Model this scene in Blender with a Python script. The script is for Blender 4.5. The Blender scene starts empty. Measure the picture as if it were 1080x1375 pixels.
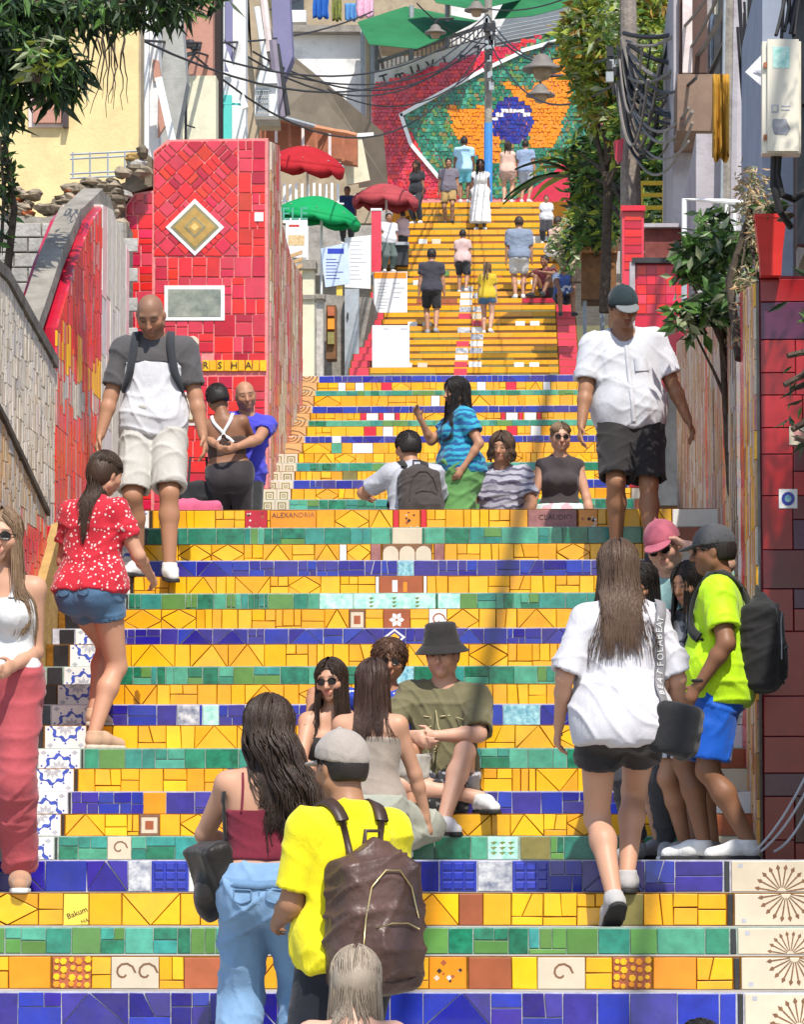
import bpy, math, random
import numpy as np
from mathutils import Vector, Matrix

# ------------------------------------------------------------------ camera, sky, sun, exposure
C = bpy.context.scene.collection
SC = bpy.context.scene
CZ = 1.75                       # camera height above the plaza
FPX, CX, CY = 5400.0, 540.0, 687.5
PITCH = math.atan(466.5 / FPX)
YAW = math.atan(214.5 * math.cos(PITCH) / FPX)
cam_d = bpy.data.cameras.new('camera')
cam_d.sensor_fit = 'HORIZONTAL'; cam_d.sensor_width = 36.0
cam_d.lens = 36.0 * FPX / 1080.0
cam_d.clip_end = 600.0; cam_d.clip_start = 0.5
cam = bpy.data.objects.new('camera', cam_d); C.objects.link(cam)
cam.location = (0, 0, CZ)
cam.rotation_euler = (math.pi / 2 + PITCH, 0, YAW)
SC.camera = cam

SUN_EL, SUN_AZ = math.radians(55), math.radians(17)
wd = bpy.data.worlds.new('World'); SC.world = wd; wd.use_nodes = True
nt = wd.node_tree
sky = nt.nodes.new('ShaderNodeTexSky'); sky.sky_type = 'NISHITA'; sky.sun_disc = False
sky.sun_elevation = SUN_EL; sky.sun_rotation = math.pi - SUN_AZ
nt.links.new(sky.outputs[0], nt.nodes['Background'].inputs[0])
nt.nodes['Background'].inputs[1].default_value = 0.15
to_sun = Vector((math.sin(SUN_AZ) * math.cos(SUN_EL), -math.cos(SUN_AZ) * math.cos(SUN_EL), math.sin(SUN_EL)))
sl = bpy.data.lights.new('sun', 'SUN'); sl.energy = 3.9; sl.angle = math.radians(0.55); sl.color = (1.0, 0.95, 0.87)
so = bpy.data.objects.new('sun', sl); C.objects.link(so)
so.rotation_euler = (-to_sun).to_track_quat('-Z', 'Y').to_euler(); so.location = (20, -30, 50)
SC.view_settings.view_transform = 'Standard'; SC.view_settings.look = 'None'
SC.view_settings.exposure = 0.5; SC.view_settings.gamma = 1.0
SC.render.film_transparent = False

# ------------------------------------------------------------------ pixel -> place at a known depth
_cp, _sp, _cy, _sy = math.cos(PITCH), math.sin(PITCH), math.cos(YAW), math.sin(YAW)
RIGHT = Vector((_cy, _sy, 0)); FWD = Vector((-_sy * _cp, _cy * _cp, _sp)); UP = RIGHT.cross(FWD)
def W(px, py, Y):
    d = RIGHT * (px - CX) + UP * (CY - py) + FWD * FPX
    return Vector((0, 0, CZ)) + d * (Y / d.y)
def Zp(py, Y, px=600): return W(px, py, Y).z
def Xp(px, Y, py=700): return W(px, py, Y).x
def upm(Y): return FPX / Y          # photo pixels per metre at depth Y

# ------------------------------------------------------------------ materials
MATS = {}
def nodes_of(m): return m.node_tree.nodes, m.node_tree.links
def mat(name, col, rough=0.55, spec=0.35, var=0.12, nscale=6.0, bump=0.0, bscale=30.0, metal=0.0, rnd=0.0, dirt=0.0, coat=0.0, col2=None, hue=0.0, sheen=0.0, trans=0.0):
    """Principled with noise variation; rnd = value spread between objects that share it."""
    if name in MATS: return MATS[name]
    m = bpy.data.materials.new(name); m.use_nodes = True
    N, L = nodes_of(m); b = N['Principled BSDF']
    b.inputs['Roughness'].default_value = rough
    b.inputs['Specular IOR Level'].default_value = spec
    b.inputs['Metallic'].default_value = metal
    b.inputs['Coat Weight'].default_value = coat
    b.inputs['Coat Roughness'].default_value = 0.12
    if sheen: b.inputs['Sheen Weight'].default_value = sheen
    tc = N.new('ShaderNodeTexCoord')
    nz = N.new('ShaderNodeTexNoise'); nz.inputs['Scale'].default_value = nscale; nz.inputs['Detail'].default_value = 5
    nz.inputs['Roughness'].default_value = 0.65
    oi = N.new('ShaderNodeObjectInfo')
    if rnd or True:
        ad = N.new('ShaderNodeVectorMath'); ad.operation = 'ADD'
        L.new(tc.outputs['Object'], ad.inputs[0]); 
        mlt = N.new('ShaderNodeMath'); mlt.operation = 'MULTIPLY'; mlt.inputs[1].default_value = 37.0
        L.new(oi.outputs['Random'], mlt.inputs[0]); L.new(mlt.outputs[0], ad.inputs[1])
        L.new(ad.outputs[0], nz.inputs['Vector'])
    mx = N.new('ShaderNodeMix'); mx.data_type = 'RGBA'
    c = tuple(col) + (1,)
    if col2 is None:
        c1 = tuple(max(0, v * (1 - var)) for v in col) + (1,); c2 = tuple(min(1, v * (1 + var)) for v in col) + (1,)
    else: c1, c2 = c, tuple(col2) + (1,)
    mx.inputs['A'].default_value = c1; mx.inputs['B'].default_value = c2
    cr = N.new('ShaderNodeMapRange'); cr.inputs['From Min'].default_value = 0.3; cr.inputs['From Max'].default_value = 0.7
    L.new(nz.outputs['Fac'], cr.inputs['Value']); L.new(cr.outputs[0], mx.inputs['Factor'])
    last = mx.outputs['Result']
    if rnd or hue:
        hs = N.new('ShaderNodeHueSaturation')
        mr = N.new('ShaderNodeMapRange'); mr.inputs['To Min'].default_value = 1 - rnd; mr.inputs['To Max'].default_value = 1 + rnd
        L.new(oi.outputs['Random'], mr.inputs['Value']); L.new(mr.outputs[0], hs.inputs['Value'])
        if hue:
            m2 = N.new('ShaderNodeMath'); m2.operation = 'MULTIPLY'; m2.inputs[1].default_value = 7.31
            m3 = N.new('ShaderNodeMath'); m3.operation = 'FRACT'
            L.new(oi.outputs['Random'], m2.inputs[0]); L.new(m2.outputs[0], m3.inputs[0])
            m4 = N.new('ShaderNodeMapRange'); m4.inputs['To Min'].default_value = .5 - hue; m4.inputs['To Max'].default_value = .5 + hue
            L.new(m3.outputs[0], m4.inputs['Value']); L.new(m4.outputs[0], hs.inputs['Hue'])
        L.new(last, hs.inputs['Color']); last = hs.outputs[0]
    if dirt:
        n2 = N.new('ShaderNodeTexNoise'); n2.inputs['Scale'].default_value = 2.3; n2.inputs['Detail'].default_value = 8; n2.inputs['Roughness'].default_value = .75
        geo = N.new('ShaderNodeNewGeometry'); L.new(geo.outputs['Position'], n2.inputs['Vector'])
        r2 = N.new('ShaderNodeMapRange'); r2.inputs['From Min'].default_value = .5; r2.inputs['From Max'].default_value = .72; r2.inputs['To Max'].default_value = dirt
        L.new(n2.outputs['Fac'], r2.inputs['Value'])
        m5 = N.new('ShaderNodeMix'); m5.data_type = 'RGBA'; L.new(r2.outputs[0], m5.inputs['Factor']); L.new(last, m5.inputs['A'])
        m5.inputs['B'].default_value = (0.10, 0.085, 0.065, 1); last = m5.outputs['Result']
    L.new(last, b.inputs['Base Color'])
    if bump:
        nb = N.new('ShaderNodeTexNoise'); nb.inputs['Scale'].default_value = bscale; nb.inputs['Detail'].default_value = 4
        L.new(tc.outputs['Object'], nb.inputs['Vector'])
        bp = N.new('ShaderNodeBump'); bp.inputs['Strength'].default_value = bump; bp.inputs['Distance'].default_value = 0.02
        L.new(nb.outputs['Fac'], bp.inputs['Height']); L.new(bp.outputs[0], b.inputs['Normal'])
    if trans:
        tr = N.new('ShaderNodeBsdfTranslucent'); L.new(last, tr.inputs['Color'])
        ms = N.new('ShaderNodeMixShader'); ms.inputs[0].default_value = trans
        out = N['Material Output']; L.new(b.outputs[0], ms.inputs[1]); L.new(tr.outputs[0], ms.inputs[2]); L.new(ms.outputs[0], out.inputs[0])
    MATS[name] = m
    return m

# ------------------------------------------------------------------ mesh builder
class MB:
    def __init__(s): s.v = []; s.f = []; s.m = []; s.mats = []
    def mi(s, m):
        if m not in s.mats: s.mats.append(m)
        return s.mats.index(m)
    def face(s, pts, m):
        i = len(s.v); s.v.extend([tuple(p) for p in pts]); s.f.append(tuple(range(i, i + len(pts)))); s.m.append(s.mi(m))
    def box(s, a, b, m):
        x0, y0, z0 = min(a[0], b[0]), min(a[1], b[1]), min(a[2], b[2]); x1, y1, z1 = max(a[0], b[0]), max(a[1], b[1]), max(a[2], b[2])
        i = len(s.v)
        s.v += [(x0, y0, z0), (x1, y0, z0), (x1, y1, z0), (x0, y1, z0), (x0, y0, z1), (x1, y0, z1), (x1, y1, z1), (x0, y1, z1)]
        for q in ((0, 3, 2, 1), (4, 5, 6, 7), (0, 1, 5, 4), (1, 2, 6, 5), (2, 3, 7, 6), (3, 0, 4, 7)):
            s.f.append(tuple(i + k for k in q)); s.m.append(s.mi(m))
    def bar(s, p, q, w, d, m, up=(0, 0, 1)):
        """box-section bar from p to q"""
        p, q = Vector(p), Vector(q); t = (q - p).normalized(); u = Vector(up)
        if abs(t.dot(u)) > .95: u = Vector((0, 1, 0))
        a = t.cross(u).normalized() * w / 2; b = a.cross(t).normalized() * d / 2
        r0 = [p + a + b, p - a + b, p - a - b, p + a - b]; r1 = [x + (q - p) for x in r0]
        i = len(s.v); s.v += [tuple(x) for x in r0 + r1]; k = s.mi(m)
        for q4 in ((0, 1, 2, 3), (7, 6, 5, 4), (0, 4, 5, 1), (1, 5, 6, 2), (2, 6, 7, 3), (3, 7, 4, 0)):
            s.f.append(tuple(i + j for j in q4)); s.m.append(k)
    def tube(s, pts, r, m, n=6, cap=True):
        pts = [Vector(p) for p in pts]; k = s.mi(m); rings = []
        rr = r if isinstance(r, (list, tuple)) else [r] * len(pts)
        pu = None
        for j, p in enumerate(pts):
            t = (pts[min(j + 1, len(pts) - 1)] - pts[max(j - 1, 0)])
            if t.length < 1e-9: t = Vector((0, 0, 1))
            t.normalize()
            if pu is None:
                pu = Vector((0, 0, 1)) if abs(t.z) < .9 else Vector((1, 0, 0))
            a = t.cross(pu)
            if a.length < 1e-6: a = t.cross(Vector((1, 0, 0)))
            a.normalize(); b = a.cross(t).normalized(); pu = b
            i = len(s.v)
            for q in range(n):
                an = 2 * math.pi * q / n; s.v.append(tuple(p + (a * math.cos(an) + b * math.sin(an)) * rr[j]))
            rings.append(i)
        for j in range(len(rings) - 1):
            for q in range(n):
                q2 = (q + 1) % n; s.f.append((rings[j] + q, rings[j] + q2, rings[j + 1] + q2, rings[j + 1] + q)); s.m.append(k)
        if cap:
            s.f.append(tuple(rings[0] + q for q in range(n))); s.m.append(k)
            s.f.append(tuple(rings[-1] + q for q in reversed(range(n)))); s.m.append(k)
    def lathe(s, prof, c, m, n=20, close=False):
        """prof: list of (radius, z) about vertical axis at c"""
        k = s.mi(m); rings = []
        for (r, z) in prof:
            i = len(s.v)
            for q in range(n):
                an = 2 * math.pi * q / n; s.v.append((c[0] + r * math.cos(an), c[1] + r * math.sin(an), c[2] + z))
            rings.append(i)
        for j in range(len(rings) - 1):
            for q in range(n):
                q2 = (q + 1) % n; s.f.append((rings[j] + q, rings[j] + q2, rings[j + 1] + q2, rings[j + 1] + q)); s.m.append(k)
    def prism(s, poly, O, U, V, Nn, t, m, gap=0.0015, bev=0.002, back=0.0, tilt=None):
        """convex polygon in the (U,V) plane, raised by t along Nn with a small bevel"""
        p0 = inset(poly, gap); p1 = inset(poly, gap + bev)
        if p0 is None or p1 is None: return
        k = s.mi(m); n = len(p0); i = len(s.v)
        cx_, cy_ = sum(p[0] for p in p0) / n, sum(p[1] for p in p0) / n; ta, tb = tilt or (0, 0)
        w = lambda p, h: tuple(O + U * p[0] + V * p[1] + Nn * (h + ((p[0] - cx_) * ta + (p[1] - cy_) * tb if h > 0 else 0)))
        for p in p0: s.v.append(w(p, -back))
        for p in p0: s.v.append(w(p, t - bev * .7))
        for p in p1: s.v.append(w(p, t))
        for r in (0, 1):
            for q in range(n):
                q2 = (q + 1) % n; s.f.append((i + r * n + q, i + r * n + q2, i + (r + 1) * n + q2, i + (r + 1) * n + q)); s.m.append(k)
        s.f.append(tuple(i + 2 * n + q for q in range(n))); s.m.append(k)
    def build(s, name, parent=None, smooth=False, loc=None, recenter=False):
        me = bpy.data.meshes.new(name)
        v = s.v
        if recenter and v:
            a = np.array(v); loc = tuple((a.min(0) + a.max(0)) / 2); v = (a - np.array(loc)).tolist()
        me.from_pydata(v, [], s.f)
        for m in s.mats: me.materials.append(m)
        me.polygons.foreach_set('material_index', s.m)
        if smooth: me.polygons.foreach_set('use_smooth', [True] * len(me.polygons))
        me.update()
        o = bpy.data.objects.new(name, me); C.objects.link(o)
        if loc is not None: o.location = loc
        if parent is not None: o.parent = parent
        return o
def inset(poly, d):
    """inset a convex CCW polygon"""
    n = len(poly); a = 0
    for i in range(n):
        x0, y0 = poly[i]; x1, y1 = poly[(i + 1) % n]; a += x0 * y1 - x1 * y0
    if abs(a) < 1e-7: return None
    P = poly if a > 0 else poly[::-1]
    lines = []
    for i in range(n):
        x0, y0 = P[i]; x1, y1 = P[(i + 1) % n]; l = math.hypot(x1 - x0, y1 - y0)
        if l < 1e-6: return None
        nx, ny = -(y1 - y0) / l, (x1 - x0) / l
        lines.append((nx, ny, nx * x0 + ny * y0 + d))
    out = []
    for i in range(n):
        a1, b1, c1 = lines[i - 1]; a2, b2, c2 = lines[i]; det = a1 * b2 - a2 * b1
        if abs(det) < 1e-6: out.append((P[i][0] + a2 * d, P[i][1] + b2 * d)); continue
        out.append(((c1 * b2 - c2 * b1) / det, (a1 * c2 - a2 * c1) / det))
    a2_ = sum(out[i][0] * out[(i + 1) % n][1] - out[(i + 1) % n][0] * out[i][1] for i in range(n))
    if a2_ < a2_ * 0 + 1e-7 or a2_ > abs(a): return None
    return out
def clip(poly, conv):
    """Sutherland-Hodgman: clip convex poly by convex CCW conv"""
    out = list(poly)
    for i in range(len(conv)):
        (x0, y0), (x1, y1) = conv[i], conv[(i + 1) % len(conv)]
        side = lambda p: (x1 - x0) * (p[1] - y0) - (y1 - y0) * (p[0] - x0)
        inp, out = out, []
        for j in range(len(inp)):
            p, q = inp[j], inp[(j + 1) % len(inp)]; sp, sq = side(p), side(q)
            if sp >= 0: out.append(p)
            if (sp >= 0) != (sq >= 0):
                t = sp / (sp - sq); out.append((p[0] + (q[0] - p[0]) * t, p[1] + (q[1] - p[1]) * t))
        if len(out) < 3: return []
    res = [out[0]]
    for p in out[1:]:
        if math.hypot(p[0] - res[-1][0], p[1] - res[-1][1]) > 1e-4: res.append(p)
    return res if len(res) >= 3 else []
def tag(o, label=None, cat=None, group=None, kind=None):
    if label: o['label'] = label
    if cat: o['category'] = cat
    if group: o['group'] = group
    if kind: o['kind'] = kind
    return o
def empty(name, loc=(0, 0, 0), rz=0.0):
    o = bpy.data.objects.new(name, None); C.objects.link(o); o.location = loc; o.rotation_euler = (0, 0, rz); o.empty_display_size = .1
    return o
def text_mesh(name, s, size, m, parent=None, ext=0.0008, align='CENTER'):
    """flat printed lettering as a thin mesh, in its own XY plane"""
    cu = bpy.data.curves.new(name, 'FONT'); cu.body = s; cu.size = size; cu.align_x = align; cu.align_y = 'CENTER'; cu.extrude = ext; cu.resolution_u = 2
    t = bpy.data.objects.new(name, cu); C.objects.link(t)
    dg = bpy.context.evaluated_depsgraph_get(); me = bpy.data.meshes.new_from_object(t.evaluated_get(dg))
    bpy.data.objects.remove(t); me.materials.clear(); me.materials.append(m)
    o = bpy.data.objects.new(name, me); C.objects.link(o)
    if parent is not None: o.parent = parent
    return o
def catenary(p, q, sag, n=14):
    p, q = Vector(p), Vector(q)
    return [p.lerp(q, i / n) - Vector((0, 0, sag * 4 * (i / n) * (1 - i / n))) for i in range(n + 1)]
# ------------------------------------------------------------------ ceramic materials
F3Y = mat('deep_yellow_glaze', (.74, .34, .006), .3, .4, .12, 5, dirt=.3)
YEL = [mat('yellow_glaze', (.86, .445, .006), .22, .5, .08, 9, rnd=.10, coat=.15, hue=.008, bump=.06, bscale=14, dirt=.22),
       mat('amber_glaze', (.80, .365, .008), .25, .5, .10, 9, rnd=.10, coat=.15, hue=.008, bump=.06, bscale=14, dirt=.22)]
GRN = [mat('emerald_glaze', (.02, .20, .125), .22, .5, .35, 14, rnd=.25, coat=.2, hue=.02, dirt=.22), mat('leaf_green_glaze', (.10, .245, .05), .25, .5, .15, 10, rnd=.2, coat=.2, hue=.015, dirt=.22),
       mat('teal_glaze', (.03, .24, .20), .2, .5, .3, 16, rnd=.22, coat=.25, hue=.02, dirt=.22), mat('deep_green_glaze', (.01, .16, .085), .2, .5, .5, 20, rnd=.2, coat=.25),
       mat('sea_green_glaze', (.07, .33, .215), .22, .5, .25, 18, rnd=.15, coat=.2, hue=.015, dirt=.22)]
BLU = [mat('cobalt_glaze', (.016, .009, .25), .2, .5, .22, 12, rnd=.25, coat=.25, hue=.008, dirt=.22), mat('violet_blue_glaze', (.036, .026, .24), .22, .5, .25, 12, rnd=.2, coat=.25, dirt=.22),
       mat('royal_blue_glaze', (.014, .03, .34), .2, .5, .2, 12, rnd=.2, coat=.25, dirt=.22)]
RED = [mat('red_glaze', (.62, .012, .022), .25, .5, .12, 8, rnd=.2, coat=.15, hue=.012, dirt=.22), mat('crimson_glaze', (.46, .008, .03), .25, .5, .15, 8, rnd=.2, coat=.15, dirt=.22),
       mat('scarlet_glaze', (.74, .02, .016), .25, .5, .1, 8, rnd=.12, coat=.15, dirt=.22), mat('rose_red_glaze', (.60, .04, .07), .28, .5, .12, 8, rnd=.15, coat=.1, dirt=.22)]
WHT = mat('white_glaze', (.74, .73, .70), .2, .5, .05, 8, rnd=.05, coat=.2)
CREAM = mat('cream_glaze', (.62, .53, .40), .28, .5, .07, 10, rnd=.05, coat=.1)
BLACK = mat('black_glaze', (.02, .02, .024), .25, .5, .3, 10, rnd=.3, coat=.2, dirt=.4)
BROWN_INK = mat('brown_ink', (.20, .10, .05), .4, .4, .2, 30)
BLUE_INK = mat('blue_ink', (.05, .09, .42), .3, .4, .25, 30)
GREY_INK = mat('grey_ink', (.42, .43, .47), .35, .4, .15, 30)
DARK_INK = mat('dark_ink', (.05, .03, .02), .5, .3, .1, 30)
TERRA = mat('terracotta_glaze', (.36, .10, .04), .35, .4, .15, 10, rnd=.15)
ORANGE = mat('orange_glaze', (.78, .26, .01), .25, .5, .1, 10, rnd=.1, coat=.1)
PORTRAIT = mat('painted_grey_tile', (.10, .12, .2), .3, .4, 0, 22, col2=(.75, .74, .72))
OLIVE_GL = mat('olive_glaze', (.22, .19, .06), .3, .4, .2, 12, rnd=.1)
AQUA = mat('aqua_speckle_glaze', (.05, .25, .36), .2, .5, 0, 40, col2=(.45, .72, .74), coat=.2)
MINT = mat('mint_marble_glaze', (.20, .55, .46), .25, .5, 0, 26, col2=(.62, .82, .74), coat=.1)
G_YEL = mat('ochre_grout', (.20, .085, .012), .9, .1, .3, 20, bump=.3)
G_BLU = mat('pale_grout', (.46, .45, .50), .9, .1, .2, 20, bump=.3)
G_GRN = mat('grey_green_grout', (.30, .38, .32), .9, .1, .25, 20, bump=.3)
G_RED = mat('pink_grout', (.70, .24, .23), .9, .1, .2, 14, bump=.3)
TREAD = mat('worn_concrete', (.38, .36, .33), .9, .15, .25, 3, bump=.5, bscale=18, dirt=.5)
GROUT = {'y': G_YEL, 'b': G_BLU, 'g': G_GRN, 'r': G_RED}

# ------------------------------------------------------------------ riser patterns: convex cells of one row
def cells(kind, s0, s1, h, rg):
    out = []; s = s0
    R = lambda a, b, c, d, m: out.append(([(a, c), (b, c), (b, d), (a, d)], m))
    while s < s1 - 1e-4:
        if kind == 'y':
            t = rg.choice('AABBCDDEFG'); w = h * {'A': rg.uniform(.6, 1.1), 'B': rg.uniform(.7, 1.3), 'C': rg.uniform(1.5, 2.1), 'D': rg.uniform(1.5, 2.0), 'E': rg.uniform(.9, 1.3), 'F': rg.uniform(.9, 1.3), 'G': rg.uniform(.9, 1.5)}[t]
        elif kind == 'g': t = rg.choice('AAAABE'); w = h * rg.uniform(.5, 1.5) * (1.5 if t == 'A' and rg.random() < .3 else 1)
        else: t = rg.choice('AABBHDG'); w = h * (rg.uniform(.9, 1.5) if t != 'D' else 2.0)
        e = s + w
        if s1 - e < .35 * h: e = s1
        e = min(e, s1); w = e - s
        if w < .9 * h and t in 'CDF': t = 'B'
        pal = {'y': YEL, 'g': GRN, 'b': BLU}[kind]; m = lambda: rg.choice(pal)
        mid = h * rg.uniform(.42, .6); cx = s + w / 2
        if t == 'A': R(s, e, 0, h, m())
        elif t == 'B':
            R(s, e, 0, mid, m())
            if w > .9 * h and rg.random() < .6:
                q = s + w * rg.uniform(.4, .6); R(s, q, mid, h, m()); R(q, e, mid, h, m())
            else: R(s, e, mid, h, m())
        elif t == 'H':
            q1 = s + w * rg.uniform(.45, .7); q2 = s + w * rg.uniform(.3, .55)
            R(s, q1, 0, mid, m()); R(q1, e, 0, mid, m()); R(s, q2, mid, h, m()); R(q2, e, mid, h, m())
        elif t == 'C':
            a = [(s, mid), (cx, 0), (e, mid), (cx, h)]; out.append((a, m()))
            out += [([(s, 0), (cx, 0), (s, mid)], m()), ([(cx, 0), (e, 0), (e, mid)], m()), ([(e, mid), (e, h), (cx, h)], m()), ([(s, mid), (cx, h), (s, h)], m())]
        elif t == 'D':
            cx = s + w * rg.uniform(.4, .6)
            if rg.random() < .7: out += [([(s, 0), (e, 0), (cx, h)], m()), ([(s, 0), (cx, h), (s, h)], m()), ([(e, 0), (e, h), (cx, h)], m())]
            else: out += [([(s, h), (cx, 0), (e, h)], m()), ([(s, 0), (cx, 0), (s, h)], m()), ([(cx, 0), (e, 0), (e, h)], m())]
        elif t == 'E':
            n = 2 if w < h else 3; qs = sorted([0, 1] + [i / n + rg.uniform(-.07, .07) for i in range(1, n)])
            b0 = 0
            if rg.random() < .5: b0 = h * rg.uniform(.2, .3); R(s, e, 0, b0, m())
            for i in range(n): R(s + w * qs[i], s + w * qs[i + 1], b0, h, m())
        elif t == 'F':
            q = s + w * rg.uniform(.35, .65); q2 = s + w * rg.uniform(.35, .65)
            out += [([(s, 0), (q, 0), (q2, h), (s, h)], m()), ([(q, 0), (e, 0), (e, h), (q2, h)], m())]
        elif t == 'G':
            R(s, e, 0, h * .28, m()); q = s + w * rg.uniform(.3, .7); q2 = s + w * rg.uniform(.3, .7)
            out += [([(s, h * .28), (q, h * .28), (q2, h), (s, h)], m()), ([(q, h * .28), (e, h * .28), (e, h), (q2, h)], m())]
        s = e
    return out

UX, VZ, NY = Vector((1, 0, 0)), Vector((0, 0, 1)), Vector((0, -1, 0))
class Tiles:
    """keeps pieces of one surface: the first `cap` become parts, the rest one joined part"""
    def __init__(s, parent, cap=300): s.p = parent; s.n = 0; s.cap = cap; s.rest = MB(); s.rg = random.Random(77)
    def add(s, poly, O, U, V, Nn, m, t=.008, name='tile', gap=.0018, bev=.0022, extra=None):
        tl = None if extra else (s.rg.gauss(0, .016), s.rg.gauss(0, .03)); t = t + (0 if extra else s.rg.uniform(-.001, .002))
        if not extra: poly = [(x + s.rg.uniform(-.0016, .0016), y + s.rg.uniform(-.0016, .0016)) for x, y in poly]; gap = gap + s.rg.uniform(0, .0012)
        if s.n < s.cap:
            b = MB(); b.prism(poly, O, U, V, Nn, t, m, gap, bev, tilt=tl)
            if extra: extra(b)
            if b.v: b.build(name, s.p, recenter=True); s.n += 1
        else:
            s.rest.prism(poly, O, U, V, Nn, t, m, gap, bev, tilt=tl)
            if extra: extra(s.rest)
    def done(s, name='tile_mosaic'):
        if s.rest.v:
            o = s.rest.build(name, s.p); o['kind'] = 'stuff'
def rect(a, b, c, d): return [(a, c), (b, c), (b, d), (a, d)]

def print_poly(b, pts, O, U, V, Nn, h, m):
    b.face([O + U * p[0] + V * p[1] + Nn * h for p in pts], m)
def half_sunburst(s0, s1, h, top):
    """brown half rosette of spokes; its centre lies on the top or bottom edge"""
    def f(b, O=None, U=UX, V=VZ, Nn=NY):
        cx = (s0 + s1) / 2; cy = h if top else 0.0; sg = -1 if top else 1; Rr = min((s1 - s0) * .44, h * .92)
        for i in range(10):
            a = math.pi * (i + .5) / 10; dx, dy = math.cos(a), math.sin(a) * sg; nx, ny = -dy, dx
            q = lambda r, w: (cx + dx * r + nx * w, cy + dy * r + ny * w)
            for r0, r1, w in ((Rr * .16, Rr * .74, Rr * .018),):
                print_poly(b, [q(r0, -w), q(r1, -w * 1.6), q(r1, w * 1.6), q(r0, w)], O, U, V, Nn, .0086, BROWN_INK)
            print_poly(b, [q(Rr * .72, 0), q(Rr * .84, -Rr * .075), q(Rr * .97, 0), q(Rr * .84, Rr * .075)], O, U, V, Nn, .0087, BROWN_INK)
            print_poly(b, [q(Rr * .42, 0), q(Rr * .47, -Rr * .035), q(Rr * .54, 0), q(Rr * .47, Rr * .035)], O, U, V, Nn, .0087, BROWN_INK)
        for sx in (s0 + .03, s1 - .05):
            print_poly(b, rect(sx, sx + .02, cy + sg * (h - .03), cy + sg * (h - .012)), O, U, V, Nn, .0085, GREY_INK)
    return f
def half_azulejo(s0, s1, h, top):
    """blue scroll ring with grey petals, half of it on each tile"""
    def f(b, O=None, U=UX, V=VZ, Nn=NY):
        cx = (s0 + s1) / 2; cy = h if top else 0.0; sg = -1 if top else 1; Rr = min((s1 - s0) * .43, h * .9)
        for i in range(5):
            a = math.pi * (i + .5) / 5; dx, dy = math.cos(a), math.sin(a) * sg; nx, ny = -dy, dx
            q = lambda r, w: (cx + dx * r + nx * w, cy + dy * r + ny * w)
            print_poly(b, [q(Rr * .08, 0), q(Rr * .32, -Rr * .1), q(Rr * .55, 0), q(Rr * .32, Rr * .1)], O, U, V, Nn, .0085, GREY_INK)
        n = 16
        for i in range(n):
            a0, a1 = math.pi * i / n, math.pi * (i + 1) / n
            r = lambda a: Rr * (.74 + .09 * math.cos(8 * a)); w = lambda a: Rr * (.085 + .055 * math.sin(8 * a))
            pt = lambda a, rr: (cx + math.cos(a) * rr, cy + sg * math.sin(a) * rr)
            print_poly(b, [pt(a0, r(a0) - w(a0)), pt(a0, r(a0) + w(a0)), pt(a1, r(a1) + w(a1)), pt(a1, r(a1) - w(a1))], O, U, V, Nn, .0086, BLUE_INK)
        for k, a in enumerate((.2, .9, 1.57, 2.24, 2.94)):
            r = Rr * .98; x, y = cx + math.cos(a) * r, cy + sg * math.sin(a) * r; e = Rr * .07
            print_poly(b, [(x - e, y), (x, y - e), (x + e, y), (x, y + e)], O, U, V, Nn, .0087, BLUE_INK)
        for sx in (s0 + .012, s1 - .05):
            yy = cy + sg * h * .82
            print_poly(b, [(sx, yy), (sx + .02, yy - .014), (sx + .038, yy), (sx + .02, yy + .014)], O, U, V, Nn, .0085, GREY_INK)
    return f
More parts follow.
